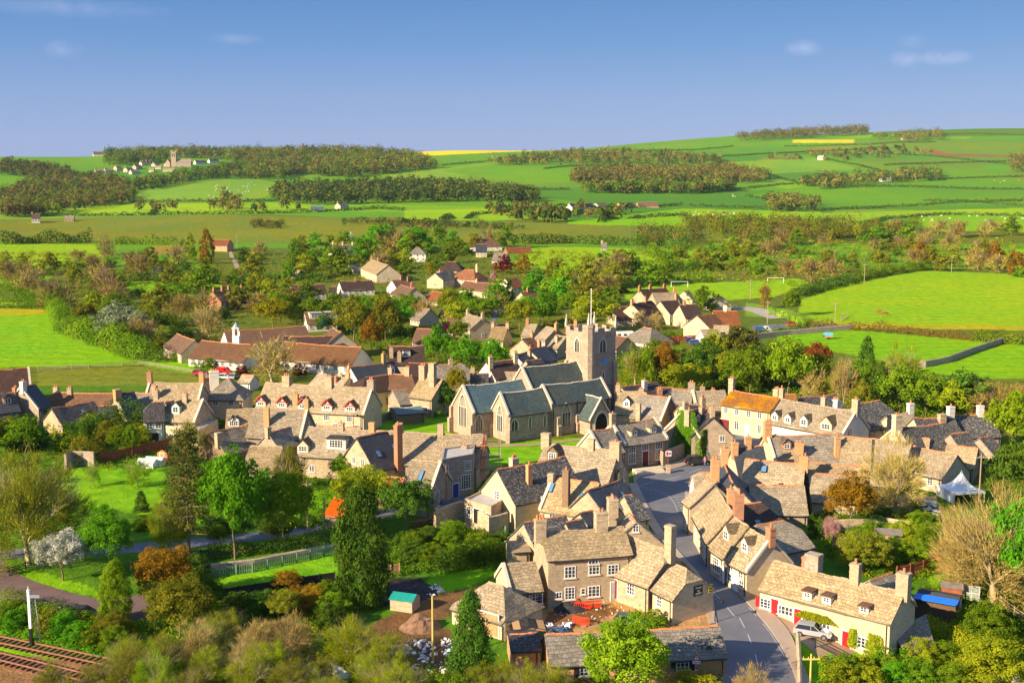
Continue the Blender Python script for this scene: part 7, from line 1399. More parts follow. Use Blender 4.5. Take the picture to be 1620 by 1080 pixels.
def proto(kind, var, lod):
    key = (kind, var, lod)
    if key in PROTO: return PROTO[key]
    seed = hash((kind, var)) % 1000 if False else sum(map(ord, kind)) * 7 + var * 31
    rr = np.random.default_rng(seed); D = {0: (210, 95, .029), 1: (110, 44, .05), 2: (55, 24, .088)}[lod]
    tr = None
    if kind in ('broad', 'spread', 'shrub', 'column', 'cone'):
        nc, per, lf = D
        if kind in ('cone', 'column'): nc = int(nc * 1.25) 
        V, Q, v = crown(kind, seed, nc, per, lf * (1 if kind != 'cone' else .9), {0: .1, 1: .115, 2: .13}[lod] * (1.05 if kind in ('cone', 'column') else 1), lod)
        if kind in ('broad', 'spread', 'column'):
            sg, _ = limbs(seed, 3 if lod < 2 else 2, [4, 3, 2], .6, trunk=.28, r0=.019); tr = seg_tubes(sg, 5)
        elif kind == 'cone': tr = seg_tubes([((0, 0, -.03), (0, 0, .9), .02, .004)], 6)
        else: sg, _ = limbs(seed, 2, [4, 3], .8, trunk=.08, r0=.015); tr = seg_tubes(sg, 4)
    elif kind == 'pine':
        r = random.Random(seed); sg = [((0, 0, -.03), (0, 0, .97), .022, .004)]; cs = []; 
        nb = {0: 90, 1: 60, 2: 36}[lod]
        for i in range(nb):
            z = .22 + .74 * (i / nb) ** .9; a = i * 2.4; L = .46 * (1 - z) ** .55 * r.uniform(.55, 1.1) + .03
            e = (math.cos(a) * L, math.sin(a) * L, z + r.uniform(-.02, .03)); sg.append(((0, 0, z - .02), e, .006, .002))
            for k in range(5): t = .35 + .65 * k / 4; cs.append((e[0] * t + r.gauss(0, .012), e[1] * t + r.gauss(0, .012), z + (e[2] - z) * t + .012))
        C = np.array(cs); per = {0: 22, 1: 12, 2: 6}[lod]; n = len(C)
        pos = (C[:, None, :] + rr.normal(size=(n, per, 3)) * np.array([.03, .03, .012])).reshape(-1, 3)
        V, Q = leaf_quads(pos, unit(rr.normal(size=pos.shape) * .5 + np.array([0, 0, 1])), D[2] * .95, rr, .4); v = np.repeat(rr.uniform(0, 1, n), per); tr = seg_tubes(sg, 5)
    elif kind in ('bare', 'bud'):
        lv = {0: 5, 1: 4, 2: 3}[lod]; kids = {0: [5, 4, 4, 3, 3], 1: [5, 4, 4, 3], 2: [6, 5, 4]}[lod]
        sg, tips = limbs(seed, lv, kids, .5, trunk=.1, r0=.0125, shrink=.86, up=.5); TV, TQ = seg_tubes(sg, 3)
        s = fit(TV); TV = TV * s; tr = (TV, TQ)
        nC = {0: 150, 1: 60, 2: 26}[lod]; nT = nC * {0: 52, 1: 34, 2: 22}[lod]; pos = np.repeat(shape_pts('broad', nC, rr, 2), nT // nC, 0); pos += rr.normal(size=pos.shape) * {0: .034, 1: .045, 2: .06}[lod] * rr.uniform(.4, 1.5, (nT, 1)); pos[:, 2] = np.maximum((pos[:, 2] - .1) * 1.03 + .05, .01)
        nd = unit((pos - np.array([0, 0, .08])) * np.array([1, 1, .8]) + rr.normal(size=pos.shape) * .16); L = {0: .075, 1: .1, 2: .15}[lod] * rr.uniform(.5, 1.4, nT)[:, None]; wd = {0: .0024, 1: .0052, 2: .012}[lod]; tp = pos[rr.integers(0, nT, nT // 9)]
        sd = unit(np.cross(nd, rr.normal(size=pos.shape))) * wd
        V = np.stack([pos - sd, pos + sd, pos + nd * L + sd * .4, pos + nd * L - sd * .4], 1).reshape(-1, 3); Q = np.arange(len(V)).reshape(-1, 4); v = rr.uniform(0, 1, len(Q))
        if kind == 'bud':
            k = {0: 9, 1: 8, 2: 7}[lod]; p2 = np.repeat(tp, k, 0) + rr.normal(size=(len(tp) * k, 3)) * .03
            V2, Q2 = leaf_quads(p2, unit(rr.normal(size=p2.shape)), {0: .017, 1: .028, 2: .055}[lod], rr); Q = np.concatenate([Q, Q2 + len(V)]); V = np.concatenate([V, V2]); v = np.concatenate([v, rr.uniform(.2, 1, len(Q2))])
    lm = np_mesh(kind + '_crown', V, Q, v, [FM['mid']]); tm = np_mesh(kind + '_trunk', tr[0], tr[1], None, [BARK]) if tr else None
    PROTO[key] = (lm, tm); return PROTO[key]
def setmat(o, m):
    o.material_slots[0].link = 'OBJECT'; o.material_slots[0].material = m
LAB = {'lime': 'lime green', 'fresh': 'bright fresh green', 'mid': 'mid green', 'dark': 'dark green', 'pine': 'dark olive', 'yellow': 'yellow', 'yg': 'yellow green', 'olive': 'olive green',
       'orange': 'orange brown', 'copper': 'copper orange', 'red': 'dark red', 'white': 'white blossoming', 'pink': 'pink blossoming', 'silver': 'pale silvery', 'bare': 'brown bare', 'bare2': 'tan bare', 'teal': 'blue green', 'rust': 'rusty brown'}
SH = {'broad': ('tree', 'broadleaf tree'), 'spread': ('tree', 'broadleaf tree'), 'shrub': ('shrub', 'rounded shrub'), 'cone': ('conifer_tree', 'conical conifer'), 'column': ('tree', 'upright tree'), 'pine': ('conifer_tree', 'tiered conifer'), 'bare': ('bare_tree', 'twiggy tree'), 'bud': ('tree', 'budding tree')}
TREES = []
PLACED = []
def tree_at(kind, mat, x, y, Hh, Wd, where, label=None):
    p = Vector((x, y, g1(x, y))); dist = p.y; lod = 0 if dist < 175 else 1 if dist < 420 else 2
    if kind == 'cone' and lod == 0 and Hh < 7: lod = 1
    if Hh < 3 and lod == 0: lod = 1
    var = random.randrange(3 if lod else 3); lm, tm = proto(kind, var, lod)
    nm = SH[kind][0]; M = Matrix.Translation(p - Vector((0, 0, .1))) @ Matrix.Rotation(random.uniform(0, 6.28), 4, 'Z')
    root = bpy.data.objects.new(nm, None); link(root, None, M); S_ = M @ Matrix.Diagonal((Wd, Wd, Hh, 1))
    if label: lab = label
    else: lab = None
    o = link(bpy.data.objects.new('crown', lm), root, S_); setmat(o, FM[mat])
    if tm is not None:
        t = link(bpy.data.objects.new('trunk', tm), root, S_); setmat(t, BARK2 if mat in ('bare2', 'silver') or kind == 'bud' else BARK)
    root['category'] = 'shrub' if kind == 'shrub' else 'conifer' if kind in ('cone', 'pine') else 'tree'
    TREES.append((root, kind, mat, where, lab, proj(x, y, p.z)[0]))
    PLACED.append((x, y, Wd / 2)); return root
def tree(kind, mat, px_, top, basey, wpx, where, label=None):
    p = P(px_, basey); x, y = p.x, p.y; zt = CZ + y * math.tan(math.atan((540 - top) / F) - PITCH); Hh = max(1.0, zt - p.z); d = proj(x, y, p.z)[2]
    return tree_at(kind, mat, x, y, Hh, wpx * float(d) / F, where, label)
T = tree
L_ = 'label'
# hand placed trees: kind, colour, px, top, base, width
for a in [
 ('bud', 'olive', 46, 712, 892, 200, 'lawn by the station lane', 'huge olive brown twiggy tree at the left edge above the station lane'),
 ('spread', 'white', 100, 836, 918, 92, 0, 'small spreading tree covered in white blossom on the lane side lawn'),
 ('broad', 'fresh', 172, 800, 908, 84, 0, 'fresh green tree standing just right of the white blossom tree'),
 ('column', 'lime', 184, 888, 984, 56, 0, 'upright lime green tree at the edge of the curved station car park'),
 ('broad', 'orange', 262, 862, 962, 110, 0, 'round orange brown tree between the car park and the fenced lawn'),
 ('broad', 'olive', 285, 912, 1008, 120, 0, 'olive brown leaning tree below the round orange brown tree'),
 ('pine', 'pine', 300, 672, 884, 125, 0, 'tall tiered conifer with visible trunk in the left garden'),
 ('bud', 'yg', 268, 775, 880, 70, 0, 'thin budding yellow green tree just left of the tall tiered conifer'),
 ('broad', 'fresh', 372, 706, 884, 118, 0, 'bright fresh green tree right of the tall tiered conifer'),
 ('broad', 'lime', 450, 742, 868, 105, 0, 'lime green drooping tree by the station road pole'),
 ('bud', 'olive', 458, 704, 775, 72, 0, 'small grey olive tree beneath the mossy barn'),
 ('broad', 'yg', 574, 736, 826, 112, 0, 'yellow green tree in front of the orange corrugated roofs'),
 ('spread', 'dark', 643, 754, 842, 92, 0, 'dark spreading yew by the pub tables and letter box'),
 ('broad', 'mid', 540, 720, 762, 40, 0, 'small round green tree below the slate roofed cross gable'),
 ('column', 'dark', 572, 776, 955, 94, 0, 'massive dark green cypress in the middle foreground'),
 ('cone', 'dark', 745, 936, 1085, 96, 0, 'tall conical evergreen beside the hipped outbuilding'),
 ('broad', 'lime', 985, 974, 1118, 150, 0, 'vivid lime green tree in front of the long low brick outbuilding'),
 ('broad', 'orange', 1344, 748, 838, 88, 0, 'golden brown evergreen tree beside the lowest red ridged roof'),
 ('cone', 'dark', 1284, 812, 850, 20, 0, 'small dark clipped cypress behind the street cottages, left one of two'), ('cone', 'dark', 1296, 816, 850, 18, 0, 'small dark clipped cypress behind the street cottages, right one of two'),
 ('bud', 'pink', 1315, 814, 852, 32, 0, 'small pink blossom tree below the golden brown tree'),
 ('broad', 'olive', 1364, 842, 908, 92, 0, 'dark olive round tree behind the long cottage row'),
 ('bare', 'bare2', 1572, 778, 955, 190, 0, 'huge tan twiggy tree with bare trunk above the garden fences'),
 ('bare', 'bare2', 1515, 800, 930, 110, 0, 'slimmer twiggy tree left of the huge tan one by the garden fences'),
 ('broad', 'lime', 1605, 612, 732, 92, 0, 'bright green tree at the right edge above the stone barns'),
 ('broad', 'dark', 1600, 700, 800, 88, 0, 'dark evergreen tree at the right edge beneath the bright green one'),
 ('broad', 'fresh', 1628, 768, 975, 130, 0, 'tall fresh green tree cut by the right edge beside the huge tan tree'),
 ('bare', 'bare2', 1414, 688, 812, 112, 0, 'sparse tan tree in front of the broad sunlit roofs by the beer garden'),
 ('shrub', 'yg', 1572, 1000, 1090, 140, 0, 'big yellow green shrub in the bottom right corner'),
 ('shrub', 'mid', 1555, 945, 1010, 110, 0, 'mid green shrub mound above the bottom right yellow green shrub'),
 ('shrub', 'white', 1600, 1055, 1095, 50, 0, 'white flowering shrub at the bottom right corner'),
 ('broad', 'dark', 703, 608, 655, 40, 0, 'rounded dark yew on the churchyard lawn left of the church'),
 ('broad', 'yellow', 722, 582, 628, 42, 0, 'vivid yellow lime tree behind the dark churchyard yew'),
 ('bare', 'bare2', 430, 528, 604, 92, 0, 'wide tan twiggy tree beside the school with the cupola'),
 ('broad', 'yellow', 432, 468, 522, 66, 0, 'golden yellow tree above the school roofs'),
 ('broad', 'fresh', 692, 518, 578, 48, 0, 'bright green tree left of three behind the chancel'), ('broad', 'fresh', 736, 532, 584, 52, 0, 'bright green tree in the middle of three behind the chancel'), ('broad', 'fresh', 780, 537, 586, 54, 0, 'bright green tree right of three behind the chancel'),
 ('broad', 'red', 722, 511, 535, 38, 0, 'dark red maple above the bright churchyard trees'),
 ('broad', 'yg', 822, 472, 522, 58, 0, 'yellow green tree beside the thatched roadside cottage'), ('broad', 'fresh', 858, 460, 514, 52, 0, 'fresh green tree right of the lane bend'),
 ('broad', 'lime', 890, 424, 474, 58, 0, 'bright lime tree in the row above the tower, right of the pair'), ('broad', 'fresh', 845, 428, 468, 50, 0, 'bright green tree by the slim dark conifer'), ('broad', 'yg', 935, 466, 526, 86, 0, 'broad yellow green tree directly behind the tower flagpole'),
 ('broad', 'mid', 755, 470, 502, 54, 0, 'round mid green tree left of the upper lane'), ('broad', 'red', 798, 405, 434, 34, 0, 'dark red copper beech near the top of the village'), ('broad', 'orange', 828, 402, 434, 28, 0, 'small orange green tree right of the copper beech'),
 ('cone', 'dark', 806, 442, 480, 19, 0, 'slim dark conifer in front of the white house with orange tiles'),
 ('broad', 'pink', 781, 427, 444, 14, 0, 'tiny pink cherry beside the red hipped roof'), ('shrub', 'pink', 684, 456, 476, 26, 0, 'spreading pink cherry among the upper cottages'),
 ('broad', 'silver', 188, 480, 540, 80, 0, 'large silvery willow in the left hedge line'), ('broad', 'silver', 222, 494, 545, 48, 0, 'smaller silvery willow right of the large one'),
 ('bare', 'bare', 175, 420, 470, 66, 0, 'wide brown bare oak in the left hedgerow'), ('bare', 'bare', 92, 430, 490, 66, 0, 'round brown bare tree at the corner of the buttercup field'),
 ('bare', 'bare', 20, 404, 450, 44, 0, 'brown bare tree at the far left of the hedge'), ('bare', 'bare', 168, 373, 402, 24, 0, 'tall brown bare tree beside the ploughed green field'), ('column', 'yg', 302, 372, 412, 20, 0, 'pale yellow green poplar left of the tall orange one'), ('column', 'orange', 327, 366, 418, 26, 0, 'tall orange brown poplar by the brick bungalow'),
 ('broad', 'dark', 383, 392, 420, 32, 0, 'dark round tree by the brick bungalow drive'), ('bare', 'bare2', 332, 480, 536, 62, 0, 'tan domed twiggy tree left of the school'), ('broad', 'orange', 588, 502, 560, 40, 0, 'orange brown tree behind the orange tiled gable'),
 ('broad', 'olive', 560, 472, 540, 70, 0, 'large olive brown tree right of the dormer bungalow'), ('broad', 'olive', 610, 470, 540, 60, 0, 'olive tree in the wooded bank below the bungalows'), ('broad', 'mid', 645, 462, 506, 48, 0, 'green tree in the wooded bank under the brick stacked cottages'),
 ('broad', 'mid', 528, 466, 496, 40, 0, 'green rounded tree just below the white bungalow row'), ('broad', 'teal', 512, 500, 532, 22, 0, 'small dark evergreen in front of the dormer bungalow'),
 ('broad', 'fresh', 492, 396, 424, 24, 0, 'bright green small tree left of the pair under the slate house'), ('broad', 'fresh', 511, 404, 424, 26, 0, 'bright green small tree right of the pair under the slate house'), ('broad', 'white', 556, 369, 390, 16, 0, 'white blossom tree above the slate roofed hillside house'),
 ('broad', 'yellow', 681, 414, 437, 20, 0, 'small golden tree above the dormered tan house'), ('broad', 'yellow', 708, 384, 404, 16, 0, 'tiny yellow tree on the slope under the dark evergreens'), ('broad', 'mid', 690, 520, 500, 40, 0, None),
 # right hand band behind the square
 ('bud', 'yg', 1005, 545, 612, 56, 0, 'yellow green tree right against the church tower'), ('column', 'lime', 1022, 556, 612, 30, 0, 'slender lime green tree right of the tower'), ('broad', 'orange', 1052, 542, 608, 52, 0, 'brown tree between slender lime and broad yellow tree'),
 ('broad', 'yg', 1085, 572, 628, 92, 0, 'broad yellow green tree behind the ivy clad house'), ('broad', 'yg', 1130, 526, 590, 62, 0, 'yellow tree beneath the red roofed hall'), ('spread', 'pine', 1172, 514, 590, 74, 0, 'dark spiky pine right of the red roofed hall'),
 ('broad', 'mid', 1186, 550, 624, 66, 0, 'tall rounded green tree above the orange lichened roof'), ('broad', 'lime', 1246, 536, 628, 88, 0, 'large lime green tree behind the white inn'), ('broad', 'copper', 1292, 538, 600, 50, 0, 'copper orange tree beyond the white inn'),
 ('bare', 'bare2', 1284, 578, 634, 50, 0, 'tan bare tree behind the white inn roof'), ('bare', 'bare2', 1334, 562, 648, 46, 0, 'tall tan bare tree above the inn gable'), ('cone', 'dark', 1370, 532, 600, 40, 0, 'dark conifer right of the copper orange tree'),
 ('bud', 'yg', 1425, 545, 630, 84, 0, 'broad yellow green tree below the stone field wall'), ('broad', 'dark', 1392, 578, 645, 60, 0, 'dark tree between conifer and broad yellow green tree'), ('column', 'lime', 1452, 594, 648, 42, 0, 'lime green tree left of the two in front of the lower pasture'), ('broad', 'lime', 1496, 600, 645, 60, 0, 'lime green tree right of the two in front of the lower pasture'),
 ('bare', 'bare', 1575, 598, 668, 96, 0, 'wide rusty brown bare thicket tree below the lower pasture'), ('broad', 'olive', 1362, 602, 658, 40, 0, 'olive tree right behind the brown slated house'), ('broad', 'olive', 1556, 664, 700, 56, 0, 'olive bush tree between mottled roofs and bright edge tree'),
 ('bare', 'orange', 1209, 448, 488, 26, 0, 'orange conifer by the playing field lane'), ('broad', 'mid', 1252, 458, 500, 32, 0, 'green tree at the bend of the pale lane'), ('broad', 'mid', 1112, 452, 492, 50, 0, 'bushy green tree behind the red roofed hall'),
 ('bare', 'bare2', 1014, 488, 522, 28, 0, 'pale bare tree left of two before the dark roofed terrace'), ('bare', 'bare2', 1038, 490, 522, 28, 0, 'pale bare tree right of two before the dark roofed terrace'),
 ('broad', 'fresh', 1388, 360, 386, 54, 0, 'brightest green domed tree in the far right thicket'), ('broad', 'mid', 1436, 352, 386, 40, 0, 'green tree right of the brightest domed tree'), ('broad', 'lime', 1160, 376, 402, 40, 0, 'lime green round tree left of the far right thicket'),
 ('broad', 'mid', 209, 668, 724, 28, 0, 'small round garden tree with pale trunk by the long red fence'), ('bud', 'olive', 302, 664, 730, 52, 0, 'spindly garden tree in front of the dark stone barn'),
 ('bud', 'lime', 148, 730, 770, 30, 0, 'small budding orchard tree on the left lawn'), ('bud', 'lime', 218, 724, 770, 50, 0, 'pale budding tree beside the white garden frames'), ('cone', 'dark', 224, 776, 808, 30, 0, 'small dark fir on the left lawn'),
 ('broad', 'olive', 450, 930, 985, 62, 0, 'yellow olive bush tree below the fenced lawn'), ('broad', 'orange', 455, 902, 932, 54, 0, 'low orange brown bush tree at the fenced lawn edge'),
 ('shrub', 'mid', 1036, 958, 990, 46, 0, 'green hedge clump beside the small house with the black sign'),
 ]:
    if a[7] is None: continue
    T(*a[:6], 'x', a[7])

# ------------------------------------------------------------------ zones filled with trees that stand close together
def fill(where, poly, n, mix, hrange, wr=(.95, 1.35), mind=.5, seed=0, avoid=True):
    r = random.Random(seed + len(where) * 13); xs = [p[0] for p in poly]; yy = [p[1] for p in poly]; got = 0; tries = 0; pts = []
    while got < n and tries < n * 40:
        tries += 1; x = r.uniform(min(xs), max(xs)); y = r.uniform(min(yy), max(yy))
        if not inpoly([x], [y], poly)[0]: continue
        kind, mat, k = r.choices([(m[0], m[1], m[3] if len(m) > 3 else 1) for m in mix], [m[2] for m in mix])[0]
        p = P(x, y); h_ = r.uniform(*hrange) * k; w_ = h_ * r.uniform(*wr) * (1.25 if kind == 'shrub' else .5 if kind in ('column', 'cone') else 1)
        if any((p.x - q[0]) ** 2 + (p.y - q[1]) ** 2 < ((w_ / 2 + q[2]) * mind) ** 2 for q in PLACED): continue
        tree_at(kind, mat, p.x, p.y, h_, w_, where); got += 1
# left hedgerow country
fill('in the hedges left of the school', [(85, 470), (330, 440), (420, 470), (330, 530), (270, 560), (200, 560), (110, 520)], 52, [('shrub', 'mid', 3, .6), ('shrub', 'dark', 1, .6), ('broad', 'mid', 2), ('broad', 'yg', 1), ('broad', 'olive', 2), ('bare', 'bare', 1.2), ('shrub', 'olive', 2, .6)], (7, 11), seed=1)
fill('along the field edges at the far left', [(0, 425), (240, 400), (330, 415), (340, 440), (100, 458), (0, 478)], 36, [('bare', 'bare', 3), ('shrub', 'mid', 2, .6), ('broad', 'olive', 2), ('shrub', 'dark', 2, .6)], (7, 12), seed=2)
fill('on the wooded slope below the common', [(380, 395), (520, 392), (600, 400), (700, 385), (830, 392), (760, 405), (680, 440), (560, 440), (400, 448)], 42, [('broad', 'mid', 3), ('broad', 'fresh', 2), ('bare', 'bare', 1.5), ('shrub', 'mid', 3, .55), ('broad', 'olive', 2), ('broad', 'yg', 1)], (8, 14), seed=3)
fill('on the knoll above the village', [(568, 392), (640, 386), (700, 386), (690, 404), (600, 402)], 10, [('broad', 'mid', 2), ('broad', 'fresh', 3), ('bare', 'bare', 1)], (13, 17), seed=4)
fill('among the upper village houses', [(400, 450), (470, 470), (560, 500), (700, 500), (800, 470), (900, 480), (960, 500), (890, 520), (800, 500), (700, 555), (600, 530), (420, 530)], 56, [('broad', 'mid', 3), ('shrub', 'mid', 2, .5), ('shrub', 'dark', 1, .5), ('broad', 'fresh', 1.5), ('broad', 'yg', 2), ('bare', 'bare', 1)], (6, 10), seed=5)
fill('left of the playing field', [(850, 430), (1000, 432), (1060, 446), (980, 470), (960, 500), (900, 470)], 20, [('broad', 'mid', 2), ('broad', 'olive', 2), ('bare', 'bare', 1), ('shrub', 'dark', 2, .5)], (8, 12), seed=6)
fill('in the thicket beyond the playing field', [(1010, 400), (1200, 392), (1400, 380), (1480, 395), (1380, 425), (1300, 448), (1180, 440), (1000, 420)], 50, [('shrub', 'olive', 3, .7), ('shrub', 'mid', 3, .7), ('bare', 'bare', 2), ('broad', 'olive', 2), ('shrub', 'dark', 2, .6), ('broad', 'mid', 1)], (8, 12), seed=7)
fill('in the thicket above the horse pasture', [(1420, 380), (1620, 400), (1620, 440), (1440, 425)], 26, [('bare', 'bare', 3), ('shrub', 'mid', 2, .7), ('broad', 'olive', 2), ('broad', 'rust' if False else 'orange', 1)], (8, 12), seed=8)
fill('under the right downs', [(1180, 378), (1620, 362), (1620, 378), (1400, 378), (1200, 392)], 14, [('bare', 'bare', 2), ('shrub', 'olive', 2, .7), ('broad', 'mid', 1)], (9, 13), seed=9)
fill('behind the square below the pasture', [(985, 600), (1120, 600), (1300, 620), (1430, 640), (1560, 660), (1480, 668), (1380, 650), (1240, 625), (1060, 606)], 34, [('broad', 'mid', 2), ('broad', 'dark', 2), ('broad', 'yg', 1), ('shrub', 'mid', 1), ('bud', 'yg', 1)], (7, 11), seed=10)
fill('in the far left gardens', [(0, 690), (120, 660), (240, 690), (250, 720), (130, 740), (40, 745)], 18, [('shrub', 'dark', 3), ('shrub', 'mid', 3), ('shrub', 'yg', 2), ('broad', 'mid', 1), ('shrub', 'olive', 1)], (4, 7), seed=11)
fill('by the bottom edge', [(195, 1058), (330, 1020), (460, 1030), (560, 1050), (720, 1095), (720, 1125), (215, 1125)], 28, [('bud', 'yg', 4), ('bare', 'bare2', 3), ('bud', 'olive', 2), ('bud', 'lime', 1), ('shrub', 'yg', 1, .6)], (3.6, 5.8), (.9, 1.3), seed=12)
fill('below the railway tracks', [(20, 1090), (150, 1092), (200, 1120), (20, 1140)], 5, [('bare', 'bare2', 2), ('bud', 'olive', 2)], (2.6, 4.2), seed=24)
fill('on the railway bank', [(-10, 975), (80, 985), (190, 1010), (180, 1030), (60, 1000), (-10, 992)], 12, [('shrub', 'mid', 3), ('shrub', 'fresh', 1), ('shrub', 'olive', 1)], (2.4, 3.6), seed=13)
fill('on the bank below station road', [(300, 900), (340, 960), (440, 960), (530, 940), (530, 1000), (300, 990)], 12, [('shrub', 'dark', 3), ('shrub', 'mid', 1), ('shrub', 'orange', 1)], (2.5, 4.5), seed=14)
fill('below the pub terrace wall', [(640, 862), (720, 855), (800, 865), (790, 892), (700, 905), (640, 890)], 12, [('shrub', 'dark', 2), ('broad', 'mid', 1), ('shrub', 'mid', 1)], (2.4, 3.8), seed=15)
fill('in the gardens below the beer garden', [(1300, 850), (1380, 830), (1490, 840), (1500, 900), (1420, 915), (1330, 885)], 16, [('shrub', 'dark', 2), ('shrub', 'mid', 3), ('shrub', 'yg', 1), ('broad', 'mid', 1), ('shrub', 'white', .4)], (2.2, 4.2), seed=16)
fill('around the beer garden tables', [(1370, 800), (1400, 780), (1470, 815), (1480, 840), (1390, 835)], 8, [('broad', 'mid', 2), ('shrub', 'olive', 1), ('broad', 'dark', 1)], (1.8, 3), seed=17)
fill('in the bottom right gardens', [(1330, 1060), (1480, 1040), (1540, 1020), (1560, 1095), (1330, 1095)], 14, [('shrub', 'yg', 3), ('shrub', 'fresh', 2), ('shrub', 'mid', 2)], (2.2, 3.8), seed=18)
fill('along the street bottom verge', [(1040, 1085), (1130, 1085), (1140, 1120), (1030, 1120)], 5, [('shrub', 'yellow', 2), ('bare', 'bare2', 2), ('shrub', 'orange', 1)], (2.4, 4), seed=19)
fill('in front of the long low outbuilding', [(700, 1095), (880, 1092), (900, 1125), (700, 1125)], 8, [('bud', 'yg', 3), ('bud', 'olive', 2), ('shrub', 'mid', 1)], (3, 4.6), seed=20)
T('bare', 'bare2', 1190, 1052, 1125, 76, 'x', 'low tan twiggy bush on the street verge at the bottom edge')
T('shrub', 'yellow', 1088, 1052, 1100, 50, 'x', 'yellow shrub around the warning sign post')
fill('beside the station road', [(200, 830), (330, 840), (480, 820), (520, 835), (380, 850), (230, 852)], 8, [('shrub', 'dark', 2), ('shrub', 'mid', 1)], (2, 3.6), seed=21)
fill('around the school', [(240, 560), (330, 575), (480, 580), (500, 600), (380, 600), (300, 580)], 10, [('shrub', 'mid', 2), ('shrub', 'fresh', 1), ('shrub', 'red', .4)], (2.2, 4), seed=22)
fill('by the churchyard wall', [(600, 636), (700, 636), (690, 655), (640, 660)], 6, [('shrub', 'mid', 1), ('shrub', 'yg', 1)], (2, 3.5), seed=23)

fill('beyond the right edge gardens', [(1650, 640), (1830, 700), (1830, 1000), (1660, 1000)], 22, [('broad', 'mid', 2), ('broad', 'yg', 1), ('shrub', 'mid', 2)], (6, 10), seed=31)
fill('beyond the left edge lawns', [(-160, 640), (-30, 640), (-30, 860), (-160, 860)], 14, [('broad', 'mid', 2), ('broad', 'olive', 1), ('shrub', 'mid', 2)], (5, 9), seed=32)
fill('beyond the right edge pasture', [(1650, 440), (1850, 440), (1850, 600), (1660, 610)], 14, [('broad', 'mid', 2), ('broad', 'olive', 1), ('shrub', 'mid', 2)], (7, 11), seed=33)
# unique labels: rank look-alikes within a zone from left to right
groups = {}
for t in TREES:
    if t[4]: t[0]['label'] = t[4]
    else: groups.setdefault((t[1], t[2], t[3]), []).append(t)
ORD = ['first', 'second', 'third', 'fourth', 'fifth', 'sixth', 'seventh', 'eighth', 'ninth', 'tenth', 'eleventh', 'twelfth', 'thirteenth', 'fourteenth', 'fifteenth', 'sixteenth', 'seventeenth', 'eighteenth', 'nineteenth', 'twentieth']
for (k, m_, w), lst in groups.items():
    lst.sort(key=lambda t: t[5]); base = LAB[m_].replace('bare', '').strip() + ' ' + SH[k][1] if k == 'bare' else LAB[m_] + ' ' + SH[k][1]
    for i, t in enumerate(lst):
        if len(lst) == 1: t[0]['label'] = 'only %s %s' % (base, w)
        else: t[0]['label'] = '%s from left, %s %s' % (ORD[i], base, w)
        t[0]['group'] = 'trees and shrubs ' + w

# ------------------------------------------------------------------ hedges and far woods, one leafy mesh each
def hedge(pts, h, w, mat, label, cat='hedge', leaf=None, dens=1.0, name='hedge', kind=None, lumpy=.35):
    ps = [P(*p) for p in pts]; L = sum((b - a).length for a, b in zip(ps, ps[1:])); dist = ps[0].y; leaf = leaf or max(.22, dist * .0016)
    n = int(min(14000, max(150, dens * L * (2 * h + w) / (leaf * leaf * .5)))); r = np.random.default_rng(int(abs(ps[0].x * 7 + ps[0].y)))
    seg = np.array([[a.x, a.y, b.x, b.y] for a, b in zip(ps, ps[1:])]); ln = np.hypot(seg[:, 2] - seg[:, 0], seg[:, 3] - seg[:, 1]); cum = np.cumsum(ln) / ln.sum()
    u = r.uniform(0, 1, n); k = np.minimum(np.searchsorted(cum, u), len(seg) - 1); t = r.uniform(0, 1, n); x = seg[k, 0] + (seg[k, 2] - seg[k, 0]) * t; y = seg[k, 1] + (seg[k, 3] - seg[k, 1]) * t
    d = np.stack([seg[k, 2] - seg[k, 0], seg[k, 3] - seg[k, 1]], 1) / ln[k][:, None]; a = r.uniform(0, math.pi, n); rad = r.uniform(.75, 1.05, n)
    s = (u * L) ; hh = h * (1 + lumpy * np.sin(x * .7 / h * 2 + 1) * np.sin(y * .6 / h * 2) + lumpy * .5 * np.sin(x * 1.9 / h)); off = np.cos(a) * w / 2 * rad * (1 + .2 * np.sin(x / w)); zz = np.clip(np.sin(a) ** .6, 0, 1) * hh * rad * np.where(r.uniform(0, 1, n) < .45, r.uniform(.15, 1, n), 1)
    X = x - d[:, 1] * off; Y = y + d[:, 0] * off; Z = ground(X, Y) + zz; nr = unit(np.stack([-d[:, 1] * np.cos(a), d[:, 0] * np.cos(a), np.sin(a) + .2], 1) + r.normal(size=(n, 3)) * .4)
    org = ps[0]; V, Q = leaf_quads(np.stack([X - org.x, Y - org.y, Z - org.z], 1), nr, leaf, r)
    me = np_mesh(name, V, Q, np.clip(.5 * (np.sin(X * .35 + Y * .5) * .5 + .5) + r.uniform(0, .55, n), 0, 1), [FM[mat]])
    o = link(bpy.data.objects.new(name, me), None, Matrix.Translation(org)); return tag(o, label, cat, None, kind)
